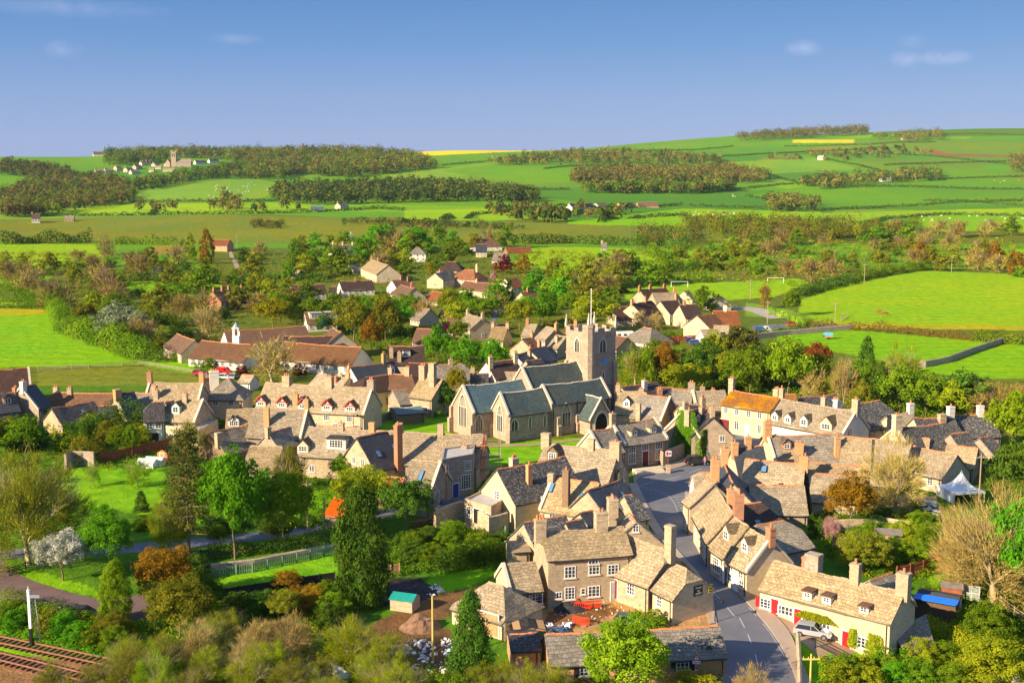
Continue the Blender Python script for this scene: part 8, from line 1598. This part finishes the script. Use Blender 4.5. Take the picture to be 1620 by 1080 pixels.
for a in [
 ([(1275, 517), (1330, 520), (1400, 524), (1470, 530), (1540, 537)], 2.4, 3, 'rust', 'long rusty brown hedge between the horse pasture and the lower paddock'),
 ([(1540, 538), (1580, 541), (1620, 546)], 3.2, 4, 'mid', 'taller green hedge continuing right from the rusty brown hedge'),
 ([(1215, 496), (1250, 506), (1275, 517)], 2.2, 2, 'lime', 'clipped bright hedge along the bend of the pale lane'), ([(1205, 531), (1250, 524), (1290, 514)], 1.8, 2, 'mid', 'clipped dark green hedge above the stone walled lane'),
 ([(1262, 470), (1300, 458), (1350, 446)], 4, 7, 'dark', 'dark hedge on the left boundary of the horse pasture'), ([(1350, 446), (1400, 434), (1470, 426)], 5, 7, 'mid', 'tall hedge on the top boundary of the horse pasture'),
 ([(985, 452), (1040, 449), (1130, 446)], 4, 5, 'mid', 'straight hedge behind the football goal'), ([(1000, 432), (1060, 430), (1130, 428)], 4, 5, 'dark', 'straight dark hedge beyond the football pitch'),
 ([(820, 386), (900, 384), (1000, 388), (1090, 396)], 6, 8, 'dark', 'dark hedge along the top of the upper bright field'), ([(1030, 398), (1045, 415), (1060, 428)], 5, 7, 'mid', 'hedge down the right side of the upper bright field'),
 ([(0, 386), (60, 384), (145, 383)], 8, 10, 'dark', 'dark tree hedge along the top of the far left field'), ([(180, 386), (250, 386), (290, 388)], 5, 8, 'mid', 'hedge below the common right of the far left field'),
 ([(205, 444), (260, 442), (350, 440)], 4, 6, 'dark', 'dark hedge above the small left meadow'), ([(0, 483), (40, 486), (80, 488)], 9, 12, 'mid', 'tall bushy hedge at the top left of the buttercup field'),
 ([(85, 490), (105, 522), (150, 540), (200, 562), (240, 575)], 6, 8, 'mid', 'curving hedge down the right edge of the buttercup field'), ([(240, 468), (290, 464), (310, 462)], 4, 6, 'dark', 'short dark hedge above the lower left meadow'),
 ([(380, 440), (430, 444), (520, 446)], 4, 7, 'dark', 'dark hedge just above the white bungalows'), ([(300, 575), (330, 590), (345, 600)], 1.5, 2, 'mid', 'low verge hedge behind the parked cars at the paddock'),
 ([(1010, 537), (1060, 532), (1095, 531)], 1.8, 2.5, 'mid', 'hedge along the garden beneath the white hipped bungalow'), ([(330, 882), (430, 872), (530, 855)], 2.0, 2.5, 'dark', 'dark hedge beside the station road above the stone wall'),
 ([(0, 960), (60, 985), (130, 995), (190, 1000)], 2.4, 3.5, 'mid', 'bushy hedge between the car park and the railway'), ([(100, 700), (160, 690), (250, 680)], 5, 6, 'dark', 'dark tall hedge across the left gardens'),
 ([(320, 690), (350, 672), (330, 680)], 2.5, 2.5, 'dark', 'clipped hedge beside the mint house garden'), ([(480, 735), (520, 738), (545, 742)], 2.4, 3, 'dark', 'dark hedge under the garden extension'), ([(620, 655), (660, 652), (700, 660)], 2.0, 2.5, 'mid', 'hedge at the top of the churchyard lawn'),
 ([(1465, 1003), (1510, 1010), (1545, 1040)], 2.0, 2.2, 'yg', 'clipped green hedge beside the open lean-to roof'), ([(1330, 640), (1420, 655), (1470, 650)], 3, 4, 'mid', 'clipped garden hedge behind the brown slated roofs'),
 ([(690, 905), (740, 898), (800, 880)], 3.0, 3.0, 'dark', 'dark undergrowth hedge below the terrace wall'),
 ([(1610, 905), (1560, 870), (1500, 850)], 4.0, 4.0, 'mid', 'green thicket hedge behind the fenced gardens at right'),
 ]: hedge(a[0], a[1], a[2], a[3], a[4])
hl = [[(62, 277), (140, 276), (205, 268)], [(60, 342), (200, 341), (380, 339), (495, 336)], [(205, 320), (300, 319), (400, 319), (500, 316)], [(540, 352), (700, 356), (830, 362)], [(500, 336), (600, 330), (640, 333)], [(640, 352), (700, 352), (750, 340), (860, 330)],
      [(1085, 348), (1150, 353), (1250, 352)], [(1300, 354), (1400, 347), (1500, 340), (1620, 342)], [(1290, 334), (1400, 328), (1500, 322), (1620, 318)], [(1150, 302), (1230, 293), (1290, 290), (1390, 278)], [(1300, 250), (1360, 262), (1390, 270)],
      [(1460, 318), (1540, 320), (1620, 326)], [(1180, 310), (1260, 322), (1300, 335)], [(1080, 252), (1180, 246), (1280, 240), (1400, 233)], [(700, 283), (760, 300), (900, 300)], [(880, 345), (960, 330), (1080, 325)], [(1400, 262), (1500, 258), (1620, 256)], [(1470, 285), (1540, 282), (1620, 280)], [(1240, 232), (1380, 229), (1480, 225)], [(860, 243), (1000, 240), (1160, 232)], [(700, 262), (860, 252), (1000, 250)], [(1110, 262), (1200, 272), (1260, 288)], [(1300, 300), (1450, 296), (1620, 300)], [(1380, 240), (1500, 250), (1620, 262)], [(1420, 215), (1540, 212), (1620, 214)], [(640, 306), (760, 312), (850, 322)], [(240, 322), (246, 332), (240, 341)], [(1090, 326), (1200, 330), (1290, 336)], [(950, 352), (1010, 345), (1085, 340)], [(860, 268), (980, 264), (1080, 268)]]
LH = ['under the hilltop village field', 'at the foot of the sheep field', 'below the sloping sheep field', 'across the common edge, centre', 'left of the upper farm meadow', 'curving through the centre meadows', 'below the farm at centre right', 'long curve at the right, near side', 'long curve at the right, second line', 'beside the small copse at right',
      'running downhill right of the white barn', 'thin line at the right edge', 'left of the broad right field', 'along the upper right slope', 'through the middle valley', 'just left of the farm buildings', 'high on the right down', 'right of the long copse', 'near the yellow strip at right', 'along the crest at centre', 'above the brown plantation', 'from the plantation down to the copse', 'across the broad right field', 'slanting down to the right edge', 'near the top right skyline', 'below the long valley wood', 'short one left under the sheep field', 'in front of the small right copse', 'right of the farm yard', 'between the two brown woods']
for i, l in enumerate(hl): hedge(l, 3.6, 6, 'woodd', 'distant dark field hedge ' + LH[i], leaf=1.7, dens=.8)
def wood(polys, n, mats, hr, label, name='wood', leaf=3.1, per=46, shrub=False, kind='stuff'):
    r = np.random.default_rng(len(label)); A = []; 
    for poly in polys:
        xs = [p[0] for p in poly]; yy = [p[1] for p in poly]; m = int(n * 1.45 / len(polys)); got = 0; tr_ = 0
        while got < m and tr_ < m * 20:
            tr_ += 1; x = r.uniform(min(xs), max(xs)); y = r.uniform(min(yy), max(yy))
            if inpoly([x], [y], poly)[0]:
                p = P(x, y); 
                if p.y > 3650: continue
                A.append((p.x, p.y, p.z, r.uniform(*hr) * 1.4 * (1.25 if r.random() < .12 else 1), r.uniform(0, 1))); got += 1
    A = np.array(A); m = len(A); d = unit(r.normal(size=(m, per, 3))); d[:, :, 2] = np.abs(d[:, :, 2]) if not shrub else np.abs(d[:, :, 2]); rad = r.uniform(.75, 1.05, (m, per, 1))
    H_ = A[:, 3][:, None, None]; lump = 1 + .25 * np.sin(d[:, :, :1] * 5 + A[:, 4][:, None, None] * 9) * np.sin(d[:, :, 1:2] * 6); low = r.uniform(0, 1, (m, per, 1)) < .35
    pos = d * rad * lump * np.array([.42, .42, .55]) * H_; pos[:, :, 2] += .45 * H_[:, :, 0] * np.where(low[:, :, 0], r.uniform(.1, .9, (m, per)), 1)
    pos += A[:, None, :3]; nr = unit(d + r.normal(size=d.shape) * .22); org = A[0, :3].copy()
    V, Q = leaf_quads((pos - org).reshape(-1, 3), nr.reshape(-1, 3), leaf, r, .8); v = np.clip(A[:, 4][:, None] * .75 + r.uniform(0, .3, (m, per)), 0, 1).ravel()
    pick = r.choice(len(mats), m, p=[1 / len(mats)] * len(mats)); mi = np.repeat(pick, per)
    me = np_mesh(name, V, Q, v, [FM[k] for k in mats], mat_idx=mi); o = link(bpy.data.objects.new(name, me), None, Matrix.Translation(org)); return tag(o, label, 'wood', None, kind)
def dn(poly, k=7): return [(x, y + k) for x, y in poly]
wood([dn([(0, 254), (60, 256), (110, 268), (150, 285), (60, 280), (0, 270)])], 150, ['wood', 'woodb', 'woodd'], (8, 13), 'mixed brown and green wood above the far left meadow')
wood([dn([(50, 288), (130, 276), (190, 282), (215, 298), (210, 316), (130, 328), (60, 338), (0, 340), (0, 303)], 5)], 520, ['woodb', 'wood', 'mid', 'woodb'], (8, 13), 'broad mixed wood on the far left slope')
wood([dn([(165, 240), (280, 236), (560, 236), (650, 245), (694, 262), (560, 278), (500, 276), (470, 274), (400, 272), (390, 262), (350, 250), (250, 245), (170, 245)], 4)], 1100, ['woodb', 'wood', 'mid', 'woodb', 'woodd'], (11, 17), 'great hanging wood on the ridge beside the hilltop church')
wood([dn([(200, 298), (215, 288), (300, 274), (380, 262), (470, 272), (440, 280), (330, 278), (240, 296)], 5)], 230, ['woodd', 'mid', 'wood'], (9, 14), 'wood strip above the sheep field')
wood([dn([(430, 310), (440, 298), (560, 292), (680, 290), (745, 296), (850, 306), (850, 316), (700, 316), (560, 320), (450, 320)], 4)], 480, ['woodd', 'wood', 'woodd'], (9, 14), 'long dark valley wood left of the farm')
wood([dn([(765, 256), (850, 246), (920, 238), (1000, 240), (1140, 250), (1140, 258), (1000, 256), (900, 258), (780, 259)], 4)], 260, ['woodb', 'wood', 'woodb', 'woodd'], (9, 14), 'brown wood strip below the crest at centre')
wood([dn([(905, 280), (905, 272), (1000, 268), (1160, 266), (1215, 278), (1215, 286), (1060, 286), (905, 286)], 4)], 420, ['woodb', 'woodb', 'wood'], (10, 15), 'long brown plantation on the middle slope')
wood([dn([(920, 298), (1010, 291), (1080, 298), (1130, 290), (1165, 298), (1100, 304), (925, 302)], 4)], 160, ['woodb', 'mid', 'woodd'], (9, 13), 'trees sheltering the far farm buildings')
wood([dn([(1165, 216), (1250, 209), (1372, 203), (1375, 209), (1300, 213), (1170, 220)], 5)], 190, ['woodb', 'wood'], (14, 20), 'dark crest wood on the right skyline')
wood([dn([(1380, 217), (1430, 212), (1490, 209), (1490, 219), (1420, 222)], 4)], 70, ['woodb', 'wood'], (12, 17), 'small wood around the red roofed farm on the down')
wood([dn([(1265, 290), (1300, 280), (1380, 275), (1490, 268), (1485, 282), (1400, 286), (1300, 295)], 4)], 150, ['woodb', 'wood', 'woodd'], (8, 13), 'copse with white cottages on the right slope')
wood([[(165, 253), (262, 250), (264, 259), (170, 264)]], 90, ['wood', 'woodd', 'mid'], (13, 18), 'trees behind the hilltop village houses')
wood([dn([(1205, 318), (1260, 315), (1300, 320), (1290, 328), (1220, 332)], 4)], 60, ['woodb', 'wood'], (8, 12), 'small brown copse in the right meadows')
wood([dn([(1598, 250), (1620, 243), (1640, 273), (1600, 270)], 4)], 40, ['woodb', 'wood'], (10, 15), 'brown wood at the right edge of the downs')
wood([dn([(1210, 248), (1290, 238), (1420, 228), (1480, 240), (1380, 250), (1260, 252)], 3)], 70, ['woodd', 'woodb'], (5, 9), 'scattered scrub around the white barn on the down', name='scrub')
wood([dn([(760, 330), (830, 326), (1000, 334), (1000, 344), (880, 352), (800, 346)], 2)], 60, ['wood', 'woodd', 'woodb'], (5, 9), 'scattered bushes in the meadows left of the farm', name='scrub')
wood([dn([(350, 312), (375, 308), (385, 340), (352, 338)], 0), dn([(220, 332), (480, 330), (480, 336), (220, 338)], 0)], 26, ['wood', 'woodb'], (6, 11), 'scattered hedgerow oaks below the sheep field', name='scrub')
wood([[(1080, 352), (1200, 356), (1350, 362), (1470, 366), (1400, 380), (1200, 386), (1090, 372)]], 180, ['olive', 'wood', 'woodb', 'mid'], (5, 9), 'scrubby thicket beyond the far right field', name='scrub', leaf=1.1, per=90)
wood([[(1000, 372), (1100, 372), (1110, 390), (1010, 394)]], 60, ['mid', 'woodd', 'woodb'], (5, 8), 'bushes where the common meets the upper field', name='scrub', leaf=1.0, per=90)
wood([[(540, 353), (760, 356), (830, 360), (760, 364), (540, 358)]], 60, ['woodb', 'woodd'], (2, 4), 'gorse patches along the common crest', name='scrub', leaf=.9, per=50)
wood([[(395, 356), (430, 356), (470, 362), (400, 364)]], 20, ['woodb', 'woodd'], (3, 5), 'dark gorse clumps on the common', name='scrub', leaf=.9, per=60)
# ------------------------------------------------------------------ undergrowth that cannot be counted
def undergrowth(poly, n, hr, mats, label, leaf=.25, name='undergrowth', per=26):
    r = np.random.default_rng(len(label) + n); A = []; xs = [p[0] for p in poly]; yy = [p[1] for p in poly]
    c = [P(*p) for p in poly]; X0, X1 = min(p.x for p in c), max(p.x for p in c); Y0, Y1 = min(p.y for p in c), max(p.y for p in c); wpoly = [(p.x, p.y) for p in c]
    q = np.stack([r.uniform(X0, X1, n * 4), r.uniform(Y0, Y1, n * 4)], 1); q = q[inpoly(q[:, 0], q[:, 1], wpoly)][:n]; m = len(q)
    h_ = r.uniform(*hr, m); z = ground(q[:, 0], q[:, 1]); d = unit(r.normal(size=(m, per, 3))); d[:, :, 2] = np.abs(d[:, :, 2]); pos = d * r.uniform(.6, 1, (m, per, 1)) * h_[:, None, None] * np.array([.9, .9, 1]); pos[:, :, :2] += q[:, None, :]; pos[:, :, 2] += z[:, None]
    org = np.array([q[0, 0], q[0, 1], z[0]]); V, Q = leaf_quads((pos - org).reshape(-1, 3), unit(d + r.normal(size=d.shape) * .4).reshape(-1, 3), leaf, r)
    cl = r.uniform(0, 1, m); me = np_mesh(name, V, Q, np.clip(cl[:, None] * .6 + r.uniform(0, .45, (m, per)), 0, 1).ravel(), [FM[k] for k in mats], mat_idx=np.repeat(r.integers(0, len(mats), m), per))
    tag(link(bpy.data.objects.new(name, me), None, Matrix.Translation(Vector(org))), label, 'undergrowth', None, 'stuff')
for a in [
 ([(170, 1005), (330, 965), (540, 975), (560, 1010), (700, 1060), (740, 1110), (160, 1110)], 900, (.4, 1.3), ['mid', 'olive', 'yg'], 'rough bramble and grass at the bottom left bank'),
 ([(300, 925), (400, 945), (530, 925), (540, 985), (300, 1000)], 500, (.4, 1.3), ['dark', 'mid'], 'dark ivy and bramble below the fenced lawn'),
 ([(0, 640), (240, 640), (262, 745), (100, 745), (80, 800), (0, 800)], 900, (.4, 1.4), ['mid', 'dark', 'yg'], 'tangled planting across the left gardens'),
 ([(0, 955), (100, 985), (230, 985), (240, 1040), (190, 1046), (0, 1004)], 500, (.3, .9), ['mid', 'fresh'], 'weeds along the railway verge'),
 ([(400, 700), (480, 700), (540, 760), (520, 835), (330, 850), (250, 840), (260, 760)], 800, (.4, 1.3), ['mid', 'dark', 'fresh'], 'garden growth between the conifer and the orange sheds'),
 ([(590, 850), (800, 840), (790, 900), (690, 905), (600, 915)], 500, (.4, 1.5), ['dark', 'mid'], 'dense growth under the terrace wall'),
 ([(1300, 1040), (1350, 1040), (1420, 1068), (1470, 1045), (1560, 1012), (1620, 1000), (1640, 1110), (1290, 1110)], 1200, (.3, .9), ['fresh', 'yg', 'lime'], 'lush weeds along the cottage front bank'),
 ([(1290, 810), (1500, 800), (1560, 860), (1520, 905), (1400, 925), (1290, 880)], 1000, (.4, 1.5), ['dark', 'mid', 'yg'], 'shaded garden growth behind the street cottages'),
 ([(1460, 930), (1620, 860), (1640, 1010), (1500, 1005)], 800, (.4, 1.4), ['dark', 'mid'], 'garden planting around the blue roofed hut'),
 ([(980, 590), (1300, 600), (1560, 630), (1580, 690), (1400, 650), (1200, 625), (980, 610)], 900, (1, 2.6), ['dark', 'mid'], 'woodland floor growth behind the square', .4),
 ([(380, 400), (700, 390), (960, 400), (990, 470), (880, 520), (700, 520), (560, 480), (400, 520)], 1500, (1, 2.8), ['mid', 'yg', 'olive', 'dark'], 'garden hedges and thickets between the upper houses', .6),
 ([(500, 500), (640, 520), (800, 550), (880, 560), (820, 600), (700, 600), (600, 560)], 700, (.8, 2.2), ['dark', 'mid'], 'garden growth between the middle cottages', .5),
 ([(0, 400), (330, 410), (420, 480), (330, 560), (230, 565), (110, 520), (80, 480), (0, 470)], 1000, (1, 3), ['mid', 'yg', 'olive', 'woodb', 'dark'], 'rough scrub across the left hedgerow country', .6),
 ([(1000, 380), (1620, 380), (1620, 425), (1400, 425), (1270, 455), (1000, 430)], 1300, (1, 3), ['olive', 'mid', 'woodb', 'yg'], 'scrub filling the right hand thickets', .7),
 ([(700, 1070), (1140, 1075), (1150, 1120), (690, 1120)], 500, (.4, 1.2), ['yg', 'mid'], 'verge growth at the bottom centre'),
  ]: undergrowth(*a[:5], **({'leaf': a[5]} if len(a) > 5 else {}))
# ivy on walls
def ivy(c0, ux, uz, w, h, n, mat, label, nrm, name='ivy'):
    r = np.random.default_rng(n); u = r.normal(0, .25, n); v = r.uniform(0, 1, n) ** .8; u = np.clip(u, -.5, .5) * (1.15 - .6 * v)
    pos = np.array(c0)[None] + np.array(ux)[None] * (u * w)[:, None] + np.array([0, 0, 1.])[None] * (v * h)[:, None] + np.array(nrm)[None] * (.12 + .3 * r.uniform(0, 1, n) * (1 - np.abs(u * 2)))[:, None]
    V, Q = leaf_quads(pos - np.array(c0), unit(np.array(nrm)[None] + r.normal(size=(n, 3)) * .5), .26, r); me = np_mesh(name, V, Q, r.uniform(0, 1, n), [FM[mat]])
    return tag(link(bpy.data.objects.new(name, me), None, Matrix.Translation(Vector(c0))), label, 'ivy')

IVY = True
def late_ivy():
    cc = Mv @ Vector((x0 - .02, y0 + 3.2, 0)); ivy(cc, tuple(Mv.to_3x3() @ Vector((0, -1, 0))), None, 7.0, 8.6, 5200, 'fresh', 'thick green ivy covering the gable facing the square', tuple(nl))
    cc = Mv @ Vector((x0 + 1.6, y0 - .02, 0)); ivy(cc, tuple(ux), None, 5.0, 5.6, 3000, 'mid', 'dark ivy hanging on the front corner of the slate house', tuple(nf))
    Ml, a0, a1, b0, b1 = wall_of(LONGROW); n2 = tuple(Ml.to_3x3() @ Vector((0, -1, 0))); u2 = tuple(Ml.to_3x3() @ Vector((1, 0, 0)))
    for t, w_, z, h_, l in ((.45, 5.0, .5, .9, 'creeper trained above the parked silver car'), (.74, 1.2, -1.4, 2.2, 'creeper beside the furthest red door'), (.9, 2.6, -2.8, 3.6, 'yellow green creeper climbing the right end of the cottage row')):
        cc = Ml @ Vector((a0 + (a1 - a0) * t, b0 - .03, z)); ivy(cc, u2, None, w_, h_, int(400 * w_), 'yg', l, n2)
late_ivy()
# ------------------------------------------------------------------ camera, light, sky, air
cam = bpy.data.cameras.new('camera'); cam.lens = 36 * F / 1620; cam.sensor_width = 36; cam.clip_end = 20000; cam.clip_start = 1
co_ = bpy.data.objects.new('camera', cam); COL.objects.link(co_); co_.location = (0, 0, CZ); co_.rotation_euler = (math.pi / 2 - PITCH, 0, 0); SC.camera = co_
EL = R(24); SD = Vector((-.83, -.557, 0)).normalized() * math.cos(EL) + Vector((0, 0, math.sin(EL)))
sl = bpy.data.lights.new('sun', 'SUN'); sl.energy = 5.0; sl.angle = R(.5); sl.color = (1.0, .81, .55)
so = bpy.data.objects.new('sun', sl); COL.objects.link(so); so.rotation_euler = SD.to_track_quat('Z', 'Y').to_euler()
w = bpy.data.worlds.new('World'); SC.world = w; w.use_nodes = True; nt = w.node_tree; nt.nodes.clear(); N = NT(nt)
sky = N.n('TexSky'); sky.sky_type = 'NISHITA'; sky.sun_disc = False; sky.sun_elevation = EL; sky.sun_rotation = math.atan2(SD.x, SD.y); sky.altitude = 80; sky.air_density = 1.25; sky.dust_density = .5; sky.ozone_density = 2.2
gen = N.n('TexCoord').outputs['Generated']
# a few thin clouds high in the distance, drawn in the sky itself by direction
cl = None
def wdir(px_, py_):
    a, b, c = ray(px_, py_); v = Vector((a, b, c)).normalized(); return v
nz = N.noise(28.0, gen, 6.0, .6).outputs[0]
def cloud(px_, py_, rx, ry, amt, prev):
    v = wdir(px_, py_); d = N.n('VectorMath', {0: gen, 1: v}, operation='SUBTRACT'); q = N.n('VectorMath', {0: d.outputs[0], 1: (F / rx, F / rx, F / ry)}, operation='MULTIPLY'); ln = N.n('VectorMath', {0: q.outputs[0]}, operation='LENGTH').outputs['Value']
    m_ = N.ramp(ln, 1.0, .1, 0, 1); f = N.math('MULTIPLY', N.math('MULTIPLY', m_, N.ramp(nz, .38, .62, .15, 1)), amt); return N.mix(f, prev, (9.5, 8.6, 9.2) if False else CLC)
CLC = (1, 1, 1)
base = sky.outputs[0]
# clear blue evening air in the visible part: the sky texture graded by height above the horizon
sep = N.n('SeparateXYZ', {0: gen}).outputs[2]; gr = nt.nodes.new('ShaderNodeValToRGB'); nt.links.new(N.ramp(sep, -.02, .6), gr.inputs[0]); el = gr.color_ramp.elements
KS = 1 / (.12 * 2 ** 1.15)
el[0].position = 0; el[0].color = (.26 * KS, .38 * KS, .70 * KS, 1); el[1].position = 1; el[1].color = (.22 * KS, .36 * KS, .66 * KS, 1)  # top stop, sky above the view, brightened to add fill light to the shadows
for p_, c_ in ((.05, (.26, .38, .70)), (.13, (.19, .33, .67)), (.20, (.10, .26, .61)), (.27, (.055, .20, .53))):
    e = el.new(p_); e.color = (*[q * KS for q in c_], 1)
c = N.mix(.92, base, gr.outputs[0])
k = 5.0; CLC = (1.0 * k, .92 * k, 1.0 * k)
def cmix(f, prev): 
    nd = nt.nodes.new('ShaderNodeMix'); nd.data_type = 'RGBA'; nt.links.new(f, nd.inputs[0]); nt.links.new(prev, nd.inputs[6]); nd.inputs[7].default_value = (*CLC, 1); return nd.outputs[2]
for (x, y, rx, ry, am) in ((1272, 76, 30, 14, .8), (1448, 66, 26, 12, .5), (1432, 93, 26, 14, .8), (1496, 91, 40, 13, .9), (100, 78, 30, 16, .5), (110, 12, 150, 16, .35), (370, 62, 50, 10, .3)):
    v = wdir(x, y); d = N.n('VectorMath', {0: gen, 1: v}, operation='SUBTRACT'); q = N.n('VectorMath', {0: d.outputs[0], 1: (F / rx, F / rx, F / ry)}, operation='MULTIPLY'); ln = N.n('VectorMath', {0: q.outputs[0]}, operation='LENGTH').outputs['Value']
    f = N.math('MULTIPLY', N.math('MULTIPLY', N.ramp(ln, 1.0, .1, 0, 1), N.ramp(nz, .38, .62, .15, 1)), am * .3); c = cmix(f, c)
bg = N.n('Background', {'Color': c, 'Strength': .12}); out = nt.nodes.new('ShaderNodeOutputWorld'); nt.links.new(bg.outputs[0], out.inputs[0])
vs = SC.view_settings; vs.view_transform = 'Standard'; vs.look = 'None'; vs.gamma = 1; vs.exposure = 1.15; vs.use_curve_mapping = False
SC.render.engine = 'CYCLES'; cy = SC.cycles; cy.max_bounces = 6; cy.diffuse_bounces = 3; cy.transparent_max_bounces = 4; cy.volume_bounces = 0; cy.use_denoising = True; cy.transmission_bounces = 2; cy.glossy_bounces = 2
HAZE = True
if HAZE:
    bm = bmesh.new(); bx(bm, -3900, 3900, -60, 4600, -14, 190); hz = mesh_bm('haze', bm, [], uv=False); hz.data.materials.clear()
    m, nt, out = new_mat('haze_air'); pv = nt.nodes.new('ShaderNodeVolumePrincipled'); pv.inputs['Color'].default_value = (.72, .82, 1, 1); pv.inputs['Density'].default_value = .000022; nt.links.new(pv.outputs[0], out.inputs['Volume']); hz.data.materials.append(m); hz['kind'] = 'stuff'; hz['label'] = 'thin blue evening air over the valley'; hz['category'] = 'haze'
